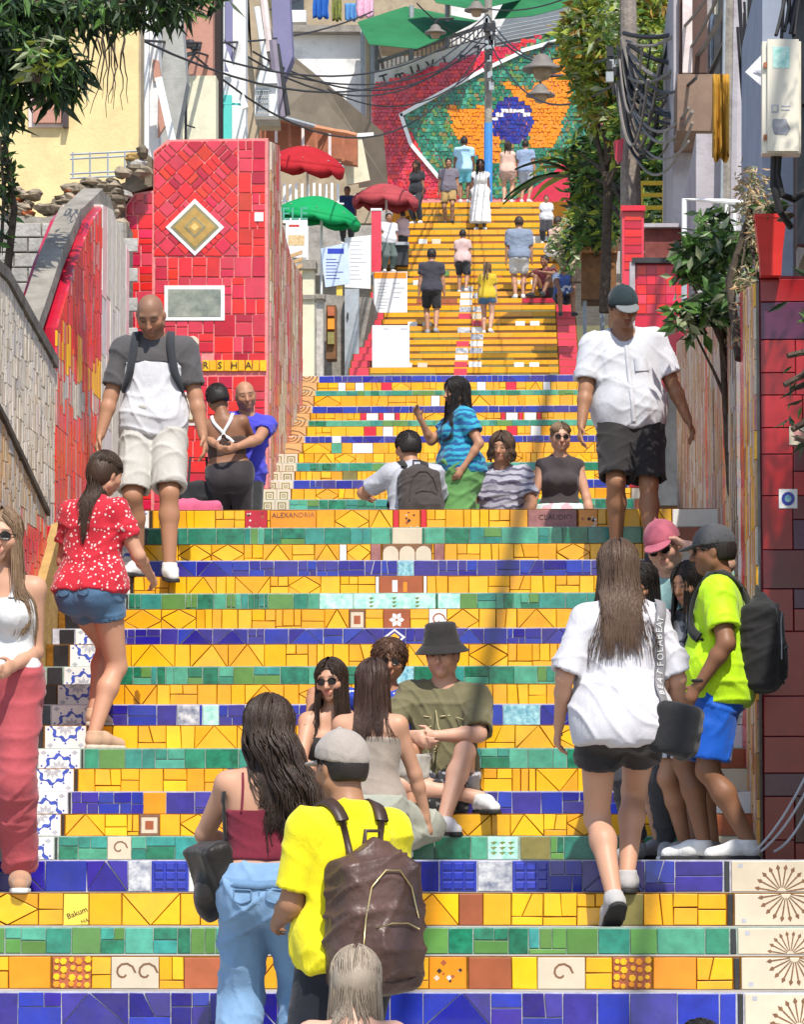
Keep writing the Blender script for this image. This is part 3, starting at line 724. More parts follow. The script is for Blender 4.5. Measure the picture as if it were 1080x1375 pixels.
side_wall('ochre_parapet', -3.065, [(22.4, Zp(985, 22.4, 25)), (23.3, Zp(832, 23.3, 47)), (24.5, Zp(704, 24.5, 80)), (26.05, Zp(688, 26, 88))], LAND0 + .1, -.06, OCHRE,
          'ochre plastered stair parapet behind the black step ends', 'wall')
rt = empty('red_tiled_pier', (-3.2, 24.7, LAND0)); tag(rt, 'small red tiled pier behind the ochre parapet', 'pier')
slab('core', rpx(8, 706, 78, 900), 24.8, .4, G_RED, rt).location = -Vector(rt.location)
rg = random.Random(31); Y = 24.8
for r in range(7):
    x = 10 + (r % 2) * 9
    while x < 76:
        e = min(x + rg.uniform(16, 26), 77); p0, p1 = W(x, 706 + 21 * (r + 1), Y), W(e, 706 + 21 * r, Y); b = MB()
        b.prism(rect(p0.x, p1.x, p0.z, p1.z), Vector((0, Y, 0)), UX, VZ, NY, .01, rg.choice(RED), .002, .003)
        if b.v: o = b.build('tile', rt, recenter=True); o.location -= Vector(rt.location)
        x = e
def redv(y, z, rg):
    zc = (z - Z1)
    if abs(z - Zp(485, 27.2, 100)) < .07: return rg.choice(YEL)
    if abs(z - Zp(535, 27.2, 100)) < .10: return rg.choice(M_CRM + [WHT, RED[3]])
    return rg.choice(RED + [RED[0], RED[3], RED[2], M_PNK[0]])
side_wall('red_mosaic_wall', -3.3, [(26.0, Zp(440, 26, 72)), (27.0, Zp(352, 27.0, 95)), (27.9, Zp(296, 27.9, 117)), (28.55, Zp(276, 28.5, 132))], Z1 - .5, -.28, RED[1], 'red broken tile side wall rising left of the landing', 'wall', pal=RED, lim=.15, seed=7, vert=redv)
side_wall('pale_wall', -3.3, [(28.56, Zp(276, 28.6, 131)), (29.2, Zp(282, 29.2, 146)), (30.35, Zp(338, 30.3, 168))], Z1 - .02, -.28, PINKW, 'pinkish white wall end next to the big red tiled wall', 'wall', pal=[PINKW, WHT, M_CRM[3], PINKW], lim=.5, seed=8)
b = MB(); pts = [(56, 455), (72, 408), (90, 352), (112, 300), (140, 272), (152, 280), (168, 335)]
q = [W(x, y, YX(x, -3.3)) + Vector((-.10, 0, .03)) for x, y in pts]
for i in range(len(q) - 1): b.bar(q[i], q[i + 1] + (q[i + 1] - q[i]) * .12, .15, .11, CONC)
tag(b.build('arched_coping'), 'weathered grey stone coping arching over the red mosaic side wall', 'coping')

# block wall with rubble on top, behind
rt = empty('block_wall', (Xp(80, 33), 33, Z1)); tag(rt, 'old grey concrete block wall with rubble top under yellow house', 'wall')
b = MB(); slab('core', [(-60, 720), (170, 720), (170, 300), (120, 285), (60, 292), (-60, 285)], 33, .5, CONC, None, b); o = b.build('core', rt); o.location = -Vector(rt.location)
rg = random.Random(11)
for r in range(14):
    y0 = 300 + r * 20; x = -55 - (r % 2) * 18
    while x < 160:
        e = x + 37; p0, p1 = W(x, y0 + 20, 33), W(e, y0, 33); b = MB(); b.prism(rect(p0.x, p1.x, p0.z, p1.z), Vector((0, 33, 0)), UX, VZ, NY, .025 + rg.uniform(0, .012), BLOCKM, .005, .008)
        o = b.build('block', rt, recenter=True); o.location -= Vector(rt.location); x = e
def rock(c, r, m, seed, parent=None, name='stone'):
    rg = np.random.RandomState(seed); b = MB(); n1, n2 = 7, 5; pts = []
    for i in range(n2 + 1):
        for j in range(n1):
            th = math.pi * i / n2; ph = 2 * math.pi * j / n1; k = 1 + rg.uniform(-.22, .22)
            pts.append((c[0] + r[0] * k * math.sin(th) * math.cos(ph), c[1] + r[1] * k * math.sin(th) * math.sin(ph), c[2] + r[2] * k * math.cos(th)))
    b.v = pts; k = b.mi(m)
    for i in range(n2):
        for j in range(n1): b.f.append((i * n1 + j, (i + 1) * n1 + j, (i + 1) * n1 + (j + 1) % n1, i * n1 + (j + 1) % n1)); b.m.append(k)
    o = b.build(name, parent)
    if parent: o.location = -Vector(parent.location)
    return o
RED_ROOF = mat('broken_roof_tile', (.40, .13, .06), .9, .1, .2, 8)
for i in range(46):
    x = rg.uniform(-10, 165); p = W(x, 283 + rg.uniform(-26, 14) - max(0, (x - 80)) * .32, 33.1)
    rock(p, (rg.uniform(.05, .12), .12, rg.uniform(.025, .055)), STONE if i % 15 else RED_ROOF, 50 + i, rt, 'stone')
for i in range(24):
    y = rg.uniform(200, 350); p = W(rg.uniform(150, 163) if y > 262 else rg.uniform(172, 196), y, 34.3)
    rock(p, (rg.uniform(.05, .10), .10, rg.uniform(.04, .07)), [STONE, STONE, BLOCKM, STONE, OCHRE][i % 5], 120 + i, rt, 'stone')
slab('core', [(135, 720), (167, 720), (167, 262), (204, 250), (204, 212), (190, 200), (172, 218), (168, 245), (120, 262), (95, 256), (70, 268), (60, 300)], 34.45, .5, STONE, rt).location = -Vector(rt.location)

# the big red tiled wall
YR = 34.5
rt = empty('red_tiled_wall', (Xp(265, YR), YR, Z1)); tag(rt, 'tall red ceramic tiled wall with diamond plaque behind the hugging couple', 'wall')
outl = [(168, 800), (360, 800), (360, 187), (222, 187), (206, 200), (205, 258), (178, 262), (168, 280)]
b = MB(); slab('core', [(168, 800), (206, 800), (206, 256), (180, 260), (168, 278)], YR, 1.1, G_RED, None, b); slab('core', [(206.05, 800), (360, 800), (360, 186), (225, 188), (206.05, 204)], YR, 1.12, G_RED, None, b)
o = b.build('core', rt); o.location = -Vector(rt.location)
T = Tiles(rt, 330); off = -Vector(rt.location)
def px2(poly): return [(W(x, y, YR).x, W(x, y, YR).z) for x, y in poly]
regA = px2([(168.5, 740), (205.5, 740), (205.5, 259), (181, 262), (168.5, 281)]); regB = px2([(206.5, 740), (357, 740), (357, 189), (226, 190), (206.5, 206)])
rg = random.Random(21); O = Vector((0, YR, 0)) ; pieces = []
cs = []; a = px2([(168, 740), (206, 258)]); split_rect(a[0][0], a[1][0], a[0][1], a[1][1], .13, rg, cs)
pieces += [clip(c, regA) for c in cs]
a = px2([(206, 740), (357, 345)]); cs = []; split_rect(a[0][0], a[1][0], a[0][1], a[1][1], .15, rg, cs); pieces += [clip(c, regB) for c in cs if c]
a = px2([(320, 345), (357, 187)]); cs = []; split_rect(a[0][0], a[1][0], a[0][1], a[1][1], .14, rg, cs); pieces += [clip(c, regB) for c in cs]
# tiles set on the diagonal round the plaque
reg = px2([(206.5, 345), (320, 345), (320, 189), (226, 190), (206.5, 206)]); cc = px2([(262, 306)])[0]; g = .115
for i in range(-12, 13):
    for j in range(-12, 13):
        c = [(cc[0] + (u - v) * g * .7071, cc[1] + (u + v) * g * .7071) for u, v in ((i, j), (i + 1, j), (i + 1, j + 1), (i, j + 1))]
        q = clip(c, reg)
        if q:
            if rg.random() < .55 and len(q) == 4:
                q = q[1:] + q[:1] if rg.random() < .5 else q; m0 = ((q[0][0] + q[1][0]) / 2, (q[0][1] + q[1][1]) / 2); m1 = ((q[2][0] + q[3][0]) / 2, (q[2][1] + q[3][1]) / 2); pieces += [[q[0], m0, m1, q[3]], [m0, q[1], q[2], m1]]
            else: pieces.append(q)
row = px2([(270, 499), (358, 484)])
for q in pieces:
    if q:
        yy = sum(p[1] for p in q) / len(q); xx = sum(p[0] for p in q) / len(q)
        if row[0][1] < yy < row[1][1] and xx > row[0][0]: continue
        T.add(q, O, UX, VZ, NY, rg.choice(RED + [RED[0], RED[2], RED[3]]), .010 + rg.uniform(0, .003), gap=.005, bev=.003)
for i in range(9):
    a = px2([(272 + i * 9.6, 499), (272 + (i + 1) * 9.6, 484)]); T.add(rect(a[0][0], a[1][0], a[0][1], a[1][1]), O, UX, VZ, NY, YEL[i % 2], .026, gap=.002)
T.done()
for o in rt.children:
    if o.name.startswith('tile') : o.location += off
for s, x in (('R', 276.5), ('S', 295.5), ('H', 315), ('A', 334)):
    t = text_mesh('lettering', s, .085, DARK_INK, rt); p = W(x, 491.5, YR); t.location = Vector((p.x, YR - .031, p.z)) + off; t.rotation_euler = (math.pi / 2, 0, 0)
def plate(name, parent, layers, Y, off=None, depth=.02):
    """stacked flat layers [(px polygon, material)] as one plate"""
    b = MB()
    for k, (px, m) in enumerate(layers):
        pts = [(W(x, y, Y).x, W(x, y, Y).z) for x, y in px]; b.prism(pts, Vector((0, Y, 0)), UX, VZ, NY, depth + .003 * k, m, .0003, .001)
    o = b.build(name, parent); o.location = off if off is not None else (0, 0, 0); return o
dm = lambda r: [(262 - r, 306), (262, 306 + r * .97), (262 + r, 306), (262, 306 - r * .97)]
GOLD = mat('gold_brown_glaze', (.42, .26, .07), .3, .4, .2, 14); OLV = mat('grey_olive_glaze', (.24, .22, .12), .35, .4, .2, 14)
plate('diamond_plaque', rt, [(dm(39.5), WHT), (dm(33), OLV), (dm(28), GOLD), (dm(15), OLV), (dm(11), GOLD), (dm(6), mat('pale_gold_glaze', (.62, .44, .14), .3, .4))], YR, off)
plate('framed_picture', rt, [(rpx(221, 384, 302, 431), WHT), (rpx(226, 389, 297, 426), mat('faded_picture', (.13, .16, .14), .4, .3, 0, 9, col2=(.36, .37, .30)))], YR, off)
plate('square_tile', rt, [(rpx(342, 286, 354, 298), WHT)], YR, off)
plate('round_medallion', rt, [([(259 + 8.5 * math.cos(a), 460 - 8.5 * math.sin(a)) for a in np.linspace(0, 6.283, 14)[:-1]], CREAM)], YR, off)
plate('framed_picture', rt, [(rpx(243, 527, 263, 572), PINKW), (rpx(247, 531, 261, 568), WOOD), (rpx(250, 535, 259, 564), CREAM)], YR, off)
XRW = Xp(360, YR)
side_wall('mosaic_wall', XRW, [(34.62, Zp(190, 34.6, 360)), (35.6, Zp(196, 35.6, 370)), (36.0, Zp(300, 36.0, 375)), (37.2, Zp(345, 37.2, 388)), (38.9, Zp(372, 38.9, 405))], Z1, -.06, CONC, 'brown and pink mosaic wall running back beside the upper flight', 'wall',
          pal=M_CRM, lim=.17, seed=9, vert=lambda y, z, rg: rg.choice([M_PNK[0], M_PNK[1], TERRA]) if (int((y - 34.5) / .55) % 3 == 1) else rg.choice([M_BRN[1], M_CRM[1], M_CRM[0], TERRA, M_PNK[0]]))
for o in C.objects:
    pass

# houses on the left
def house(name, label, walls, extras=()):
    """walls: [(px polygon, Y, depth, material, part name)]"""
    P = [W(x, y, w[1]) for w in walls for x, y in w[0]]
    root = empty(name, (sum(p.x for p in P) / len(P), min(p.y for p in P), min(p.z for p in P))); tag(root, label, 'building'); off = -Vector(root.location)
    for px, Y, d, m, nm in walls:
        o = slab(nm, px, Y, d, m, root); o.location = off
    return root, off
h, off = house('yellow_house', 'cream yellow plastered house with a small window behind the block wall', [(rpx(-90, -40, 186, 340), 44, .5, PLASTER_Y, 'wall'), (rpx(-95, -48, 188, -38), 43.6, 1.0, CONC, 'cornice'), (rpx(186, -38, 189, 340), 44.02, .4, PLASTER_B, 'corner_strip')])
wn = slab('window', rpx(38, 20, 90, 171), 43.96, .1, PINKW, h); wn.location = off
slab('shutter', rpx(44, 26, 82, 165), 43.9, .05, PLASTER_P, wn)
slab('frame', rpx(84, 18, 91, 171), 43.88, .1, mat('dark_frame_paint', (.06, .04, .045), .6, .3), wn)
slab('shade', rpx(60, 2, 92, 20), 43.6, .4, mat('straw_awning', (.45, .30, .12), .8, .2), wn)
b = MB()
for y in (206, 212, 232, 238): b.tube([W(94, y + 2, 43.7), W(190, y - 3, 43.7)], .012, GREYM, 5)
for x in (98, 121, 145, 168, 188): b.tube([W(x, 205, 43.7), W(x, 239, 43.7)], .012, GREYM, 5)
o = b.build('wire_guard', h); o.location = off
h, off = house('white_house', 'narrow white house corner with a grey shaded side wall', [(rpx(189, -40, 213, 330), 50, .4, PLASTER_W, 'wall'), ([(216, 330), (246, 330), (236, 185), (251, 110), (238, -40), (214, -40)], 50.5, .4, mat('shaded_white_plaster', (.36, .36, .34), .95, .1, .2, 3, bump=.3, dirt=.4), 'side_wall')])  # shade of the white side wall is put into its grey colour
for px in (([(205, 80), (213, 82), (217, 108), (207, 110)]), ([(214, 110), (218, 112), (224, 165), (212, 185)])): slab('window', px, 49.95, .1, PLASTER_P, h).location = off
b = MB(); b.bar(W(213, 105, 49.6), W(232, 190, 49.6), .09, .09, WHITEM); b.bar(W(194, -20, 49.8), W(194, 300, 49.8), .12, .12, WHITEM); o = b.build('pipe', h); o.location = off
h, off = house('pink_house', 'dusty pink plastered house above a pale cream wall', [(rpx(234, -40, 286, 103), 54, .3, PLASTER_P, 'upper_wall'), (rpx(240, 102, 290, 330), 53.9, .4, PLASTER_C, 'lower_wall'), (rpx(284, -40, 296, 330), 54.5, .5, mat('gap_shade_dark', (.05, .04, .04), .9, .1), 'recess')])  # the dark slab stands in for the shade between the houses
b = MB(); b.tube([W(250, 100, 53.6), W(249, 260, 53.6)], .02, CABLE, 6); b.bar(W(249, 168, 53.6), W(262, 172, 53.6), .02, .02, CABLE)
for x, y in ((255, 60), (263, 63)): b.lathe([(.0, -.06), (.07, -.05), (.075, 0), (.05, .06), (0, .07)], W(x, y, 53.7), DARKM, 8)
b.bar(W(245, 76, 53.7), W(265, 70, 53.7), .05, .05, DARKM); b.tube([W(262, 72, 53.7), W(252, 88, 53.7), W(250, 105, 53.7)], .02, DARKM, 5)
o = b.build('insulator_bracket', h); o.location = off
h, off = house('teal_house', 'white house with a turquoise door strip', [(rpx(295, -40, 330, 330), 58, .4, PLASTER_W, 'wall'), (rpx(297, 128, 311, 330), 57.9, .1, PLASTER_T, 'door'), (rpx(303, -40, 312, 100), 57.92, .08, PLASTER_V, 'window')])
b = MB(); b.bar(W(284, 22, 57), W(330, 146, 57), .09, .09, WHITEM); b.bar(W(284, 100, 57), W(316, 101, 57), .07, .07, WHITEM); b.bar(W(296, 139, 57), W(330, 141, 57), .03, .03, PLASTER_T); o = b.build('bracket', h); o.location = off
h, off = house('beige_house', 'beige brown house with a violet strip and pipes', [([(330, 330), (350, 330), (345, 140), (334, 60), (322, -40), (330, -40)], 62, .4, PLASTER_B, 'wall'), ([(330.5, 170), (375, 170), (368, 60), (352, -40), (331, -40)], 64, .4, PLASTER_B, 'wall'), ([(375, 120), (393, 76), (387, -40), (363, -40), (367, 60)], 63, .5, PLASTER_V, 'violet_strip')])
b = MB()
for (x0, y0, x1, y1, r, m) in ((345, 10, 358, 92, .05, WHITEM), (352, -20, 362, 70, .06, PINKW), (366, 55, 378, 158, .08, mat('purple_grey_metal', (.22, .19, .24), .6, .3)), (371, 60, 386, 155, .05, DARKM)): b.tube([W(x0, y0, 61.5), W(x1, y1, 61.5)], r, m, 7)
o = b.build('pipe', h); o.location = off
ac = empty('air_conditioner', W(357, 155, 61)); tag(ac, 'white air conditioner unit above the rust balcony', 'air conditioner'); off = -Vector(ac.location)
slab('casing', rpx(342, 114, 372, 156), 61, .3, WHITEM, ac).location = off
b = MB()
for i in range(6): b.bar(W(345 + i * 3, 119, 60.98), W(345 + i * 3, 151, 60.98), .012, .02, GREYM)
for i in range(5): b.bar(W(344, 122 + i * 7, 60.97), W(362, 122 + i * 7, 60.97), .012, .02, GREYM)
o = b.build('grille', ac); o.location = off
slab('hood', [(343, 112), (372, 112), (370, 96), (349, 95)], 60.9, .5, WHITEM, ac).location = off

# rust balcony, awning, white wall with laundry
bl = empty('rust_balcony', W(400, 200, 80)); tag(bl, 'rust red metal balcony with railing below the tan awning', 'balcony'); off = -Vector(bl.location)
slab('panel', [(327, 198), (480, 222), (480, 186), (327, 154)], 84.9, .3, RUST, bl).location = off
rg = random.Random(4); b = MB(); b.tube([W(327 + i * 15.2, 151 + i * 3.2 + rg.uniform(-1, 1), 84.5) for i in range(11)], .07, mat('rust_orange_paint', (.42, .17, .08), .6, .3, .2, 6), 6); o = b.build('rail', bl); o.location = off
for i in range(8):
    b = MB(); b.bar(W(335 + i * 18, 154 + i * 4, 84.5), W(335 + i * 18, 182 + i * 5, 84.5), .06, .06, PINKW if i % 2 == 0 else RUST); o = b.build('baluster', bl); o.location = off
AWN = mat('tan_tarpaulin', (.21, .175, .13), .75, .25, .15, 2, bump=.2, bscale=6)
aw = MB(); px = [(372, 58), (430, 105), (515, 178), (521, 248), (482, 252), (478, 184), (430, 170), (372, 156)]; Ys = [84, 85, 87, 87.6, 86.6, 86, 85, 83.6]
slab('awning', px, 85, .06, AWN, None, aw, Ys); o = aw.build('tan_awning'); tag(o, 'large tan fabric awning sloping down beside the mural', 'awning')
b = MB(); b.tube([W(372, 60, 83.5), W(374, 158, 83.4)], .1, mat('purple_grey_metal', (0, 0, 0)), 7); b.bar(W(470, 183, 85.55), W(502, 181, 85.55), .1, .08, WHITEM); b.tube([W(374, 157, 83.5), W(470, 183.5, 85.5)], .05, GREYM, 6); b.bar(W(470, 184, 85.6), W(482, 246, 85.6), .5, .12, PLASTER_C); tag(b.build('awning_support'), 'pale post and arm holding the tan awning', 'post')
h, off = house('white_annex', 'stained white wall block below a balcony hung with laundry', [(rpx(386, 42, 502, 300), 98, 5, PLASTER_W, 'wall'), (rpx(384, 34, 504, 43), 97.6, 5.5, CONC, 'slab'), (rpx(388, -60, 600, 34), 101, 4, PLASTER_B, 'upper_wall'), (rpx(392, -30, 408, 14), 100.8, .3, GLASS, 'window'), (rpx(390, 14, 411, 30), 100.5, .5, PLASTER_W, 'ledge')])
b = MB()
for x in (487, 494, 499): b.bar(W(x, 40, 97.5), W(x + 2, 290, 97.5), .1, .1, GREYM if x != 494 else PLASTER_B)
o = b.build('drain_pipe', h); o.location = off
def cloth(name, px, Y, m, label, cat='laundry', seed=1, grp=None):
    """hanging cloth with soft folds; px = (x0, y0, x1, y1)"""
    x0, y0, x1, y1 = px; n, k = 14, 8; b = MB(); rg = random.Random(seed); ph = rg.uniform(0, 6); idx = []
    for j in range(k + 1):
        for i in range(n + 1):
            p = W(x0 + (x1 - x0) * i / n, y0 + (y1 - y0) * j / k, Y); p.y += .06 * math.sin(i * 1.3 + ph) * (.3 + j / k) + .02 * math.sin(i * 2.9 + j); p.z += .03 * math.sin(i * .9 + ph) * j / k; b.v.append(tuple(p))
    mi = b.mi(m)
    for j in range(k):
        for i in range(n): a = j * (n + 1) + i; b.f.append((a, a + n + 1, a + n + 2, a + 1)); b.m.append(mi)
    o = b.build(name, smooth=True); so_ = o.modifiers.new('t', 'SOLIDIFY'); so_.thickness = .02; tag(o, label, cat, grp); return o
cloth('laundry_cloth', (421, -8, 441, 25), 99.5, mat('blue_cloth', (.03, .12, .42), .85, .1), 'blue cloth hung on the upper balcony', seed=2)
cloth('laundry_cloth', (463, 5, 480, 28), 99.5, mat('sky_blue_cloth', (.10, .26, .52), .85, .1), 'light blue towel hung on the upper balcony', seed=3)
cloth('laundry_cloth', (478, -6, 502, 24), 99.4, mat('pink_cloth', (.62, .24, .40), .85, .1, 0, 18, col2=(.75, .55, .62)), 'pink patterned cloth hung on the upper balcony', seed=4)
cloth('laundry_cloth', (446, -8, 458, 28), 99.6, mat('lime_print_cloth', (.30, .32, .05), .85, .1, 0, 14, col2=(.10, .12, .08)), 'green yellow print cloth hung on the upper balcony', seed=5)
GAWN = mat('green_tarpaulin', (.03, .20, .075), .7, .3, .2, 1.2, trans=.25)
def tarp(px, Ys, label):
    b = MB(); slab('t', px, 0, .05, GAWN, None, b, Ys); tag(b.build('green_awning'), label, 'awning')
tarp([(480, 30), (545, 9), (642, 28), (610, 45), (560, 66), (496, 60)], [97, 99, 99, 96, 94.5, 95], 'green tarpaulin awning pitched over the balcony railing')
tarp([(556, -30), (720, -30), (700, 0), (640, 14), (586, 4)], [97, 99, 99, 95, 95], 'green tarpaulin sheet highest above the utility pole')
tarp([(690, -20), (800, -25), (790, 2), (715, 22), (664, 26)], [100, 101, 100, 98, 98], 'green tarpaulin sheet stretched behind the blue based pole')
rl = empty('balcony_railing', W(580, 100, 98)); tag(rl, 'grey steel railing climbing above the flag mural', 'railing'); off = -Vector(rl.location)
b = MB(); b.bar(W(500, 106, 98), W(665, 52, 98), .12, .1, GREYM); b.bar(W(500, 86, 98), W(665, 30, 98), .1, .08, GREYM); o = b.build('rail', rl); o.location = off
b = MB(); slab('deck', [(500, 108), (665, 54), (665, 44), (500, 98)], 98.1, 1.5, mat('slate_deck', (.17, .19, .21), .8, .2), None, b); o = b.build('deck', rl); o.location = off
for i in range(28):
    x = 503 + i * 5.8; y = 105 - (x - 500) * .327; b = MB(); b.bar(W(x, y, 98), W(x, y - 20, 98), .03, .03, GREYM); o = b.build('baluster', rl); o.location = off
for i in range(3):
    x = 505 + i * 48; y = 110 - (x - 500) * .327; b = MB(); b.tube([W(x, y, 97.9), W(x, y - 85, 97.9)], .06, GREYM, 7); o = b.build('post', rl); o.location = off
h, off = house('hill_house', 'pale house wall filling the slope behind the green awnings', [(rpx(480, -80, 830, 60), 106, 5, PLASTER_W, 'wall'), ([(660, 60), (800, 30), (800, -10), (690, 5)], 104, 1.5, mat('slate_deck', (0, 0, 0)), 'terrace')])
for k in range(6): slab('rail', [(665, 38 + k * 5), (800, 12 + k * 5), (800, 11 + k * 5), (665, 37 + k * 5)], 103.6, .06, GREYM, h).location = off

# flag mural of broken tile
YM = 96.5
def inside(p, poly):
    c = False; n = len(poly)
    for i in range(n):
        (x0, y0), (x1, y1) = poly[i], poly[i - 1]
        if (y0 > p[1]) != (y1 > p[1]) and p[0] < (x1 - x0) * (p[1] - y0) / (y1 - y0) + x0: c = not c
    return c
WING1 = [(600, 139), (621, 149), (650, 141), (668, 146), (676, 222), (646, 218), (612, 184)]
WING2 = [(676, 110), (712, 120), (738, 98), (750, 62), (782, 50), (766, 140), (744, 200), (714, 198), (700, 150)]
def mural_col(x, y, rg):
    yl = 155 - (x - 540) * .545; xl = 540 + max(0, (y - 155)) * .52 + max(0, y - 215) * .5
    if math.hypot((x - 688) / 28, (y - 163) / 31) < 1:
        if abs(y - (150 + .012 * (x - 690) ** 2)) < 3.2: return WHT
        return rg.choice(BLU)
    if inside((x, y), WING1) or inside((x, y), WING2): return rg.choice([M_OR, M_OR, ORANGE])
    top = 118 - (x - 500) * .29
    if y < top - 4: return None
    if x < 542 + 0 or y < yl - 2 or x < xl - 2:
        return rg.choice(RED)
    return rg.choice(GRN + [GRN[3], GRN[0], GRN[3], OLIVE_GL])
M_OR = mat('deep_orange_glaze', (.74, .235, .006), .3, .4, .15, 6)
mr = empty('flag_mural_wall', (Xp(620, YM), YM, Z3)); tag(mr, 'broken tile mural wall with green field, orange wings and blue disc', 'mural'); off = -Vector(mr.location)
slab('wall', [(499, 290), (810, 290), (810, 28), (655, 73), (499, 121)], YM, .6, G_RED, mr).location = off
b = MB(); rg = random.Random(6); st_ = 5.2
for j in range(46):
    for i in range(60):
        x = 502 + i * st_ + (j % 2) * 2.5; y = 30 + j * st_
        m = mural_col(x, y, rg)
        if m is None or x > 806 or y > 280: continue
        pts = [(x + dx * st_ / 2 + rg.uniform(-.9, .9), y + dy * st_ / 2 + rg.uniform(-.9, .9)) for dx, dy in ((-1, 1), (1, 1), (1, -1), (-1, -1))]
        b.prism([(W(p[0], p[1], YM).x, W(p[0], p[1], YM).z) for p in pts], Vector((0, YM, 0)), UX, VZ, NY, .02 + rg.uniform(0, .03), m, .002, .006)
o = b.build('tile_mosaic', mr); o.location = off; o['kind'] = 'stuff'
b = MB()
for q in ([(538, 156), (650, 95)], [(538, 154), (552, 195)], [(552, 195), (590, 240)], [(655, 93), (700, 72)], [(700, 70), (800, 42)]): b.bar(W(*q[0], YM) + NY * .07, W(*q[1], YM) + NY * .07, .1, .09, WHT)
o = b.build('white_border', mr); o.location = off
slab('graffiti_band', [(503, 119), (660, 70), (660, 48), (503, 97)], YM + .2, .3, PLASTER_W, mr).location = off
for i, ch in enumerate('TmUVL67'):
    t = text_mesh('lettering', ch, .36, DARKM, mr, ext=.01); p = W(516 + i * 21, 108 - i * 6.4, YM + .18); t.location = p + off; t.rotation_euler = (math.pi / 2, math.radians(-16), 0)
b = MB(); slab('r', [(690, 272), (800, 272), (800, 200), (770, 205), (735, 240)], 95.3, .9, RED[0], None, b); tag(b.build('red_ramp'), 'red tiled ramp wall at the right foot of the mural', 'ramp')

# ---- poles, lamps
pl = empty('utility_pole', (Xp(655, 93.5), 93.5, ground(93))); tag(pl, 'slim utility pole with bright blue base before the mural', 'pole'); off = -Vector(pl.location)
b = MB(); b.tube([W(656, -30, 93.5), W(656, 168, 93.5)], .095, CONC, 10); o = b.build('shaft', pl); o.location = off
b = MB(); b.tube([W(656, 166, 93.5), W(655.5, 290, 93.5)], .105, mat('bright_blue_paint', (.06, .24, .56), .5, .4), 10); o = b.build('painted_base', pl); o.location = off
b = MB(); rg = random.Random(3)
for i in range(16): b.box(W(648 + rg.uniform(-3, 14), 20 + i * 6 + rg.uniform(0, 6), 93.3), W(652 + rg.uniform(0, 14), 24 + i * 6 + rg.uniform(4, 9), 93.15), DARKM if i % 3 else GREYM)
o = b.build('junction_hardware', pl); o.location = off
def lamp(px, py, wpx, Y, label):
    u = upm(Y); R = wpx / 2 / u; c = W(px, py, Y); r = empty('street_lamp', c); tag(r, label, 'street lamp', 'bell street lamps over the stairs')
    b = MB(); b.lathe([(.02, R * .75), (R * .2, R * .72), (R * .42, R * .55), (R * .52, R * .3), (R * .95, R * .05), (R, -.02), (R * .93, -.03), (R * .5, R * .1), (.02, R * .15)], (0, 0, 0), mat('grey_enamel', (.17, .15, .13), .55, .4, .15, 8), 22); b.build('shade', r, True)
    b = MB(); b.lathe([(R * .46, .02), (R * .44, -R * .25), (R * .34, -R * .5), (.01, -R * .6)], (0, 0, 0), mat('amber_glass', (.34, .24, .15), .25, .5, .2, 4), 18); b.build('glass', r, True)
    b = MB(); b.tube([(0, 0, R * .7), (0, 0, R * .95), (.1, 0, R * 1.25), (.5 * R + .3, 0, R * 1.3)], .03, DARKM, 6); b.build('arm', r)
lamp(728, 93, 56, 60, 'large bell lamp hanging before the orange wing of the mural'); lamp(726, 128, 41, 76, 'smaller bell lamp just below the large one'); lamp(585, 44, 30, 90, 'bell lamp against the green awning'); lamp(640, 14, 34, 88, 'bell lamp beside the top of the blue based pole'); lamp(757, 40, 30, 90, 'bell lamp above the red mural border')
pl = empty('wooden_utility_pole', (Xp(848, 50), 50, ground(50))); tag(pl, 'thick weathered wooden utility pole tangled with cables', 'pole'); off = -Vector(pl.location)
b = MB(); b.tube([W(843, -40, 50), W(846, 150, 50), W(849, 420, 50)], [.10, .115, .15], POLEW, 12); o = b.build('shaft', pl); o.location = off
b = MB(); rg = random.Random(13)
for i in range(34):
    x, y = 838 + rg.uniform(-20, 14), rg.uniform(55, 150); s = rg.uniform(.02, .05); p = W(x, y, 49.75); b.box(p - Vector((s, s, s * rg.uniform(.6, 2))), p + Vector((s, s, s)), [DARKM, DARKM, GREYM, CABLE][i % 4])
o = b.build('junction_hardware', pl); o.location = off
o = MB(); slab('x', [(824, 190), (838, 186), (836, 215), (830, 220), (826, 212)], 49.6, .08, RED[1], None, o); tag(o.build('hanging_ribbon'), 'small red cloth tied beside the wooden pole', 'ribbon')

# ---- cables
rg = random.Random(17); ncab = 0
def cable(p, q, sag, r, label, m=None):
    b = MB(); b.tube(catenary(p, q, sag, 18), r, m or CABLE, 5); tag(b.build('cable'), label, 'cable', 'overhead cables'); 
CL = 'thin black overhead cable strung across between the houses'
for (x0, y0, Y0, x1, y1, Y1, sg) in ((182, 54, 48, 500, 16, 80, .25), (190, 22, 48, 420, -8, 80, .2), (185, 52, 46, 640, 40, 90, 1.0), (262, 70, 53, 655, 20, 93, .8), (300, 55, 57, 652, 35, 93, 1.2), (340, 70, 60, 650, 50, 93, .9), (262, 76, 53, 650, 62, 93, 1.6),
                                     (380, 100, 70, 655, 60, 93, .5), (655, 20, 93, 843, 20, 50, .8), (655, 35, 93, 843, 70, 50, .5), (655, 50, 93, 843, 100, 50, .9), (440, 120, 84, 655, 80, 93, .7), (560, 5, 90, 655, 60, 93, .2), (655, 12, 93, 800, -20, 70, .2)):
    cable(W(x0, y0, Y0), W(x1, y1, Y1), sg, .017, CL)
CL2 = 'cable drooping from the wooden pole to the balcony house'
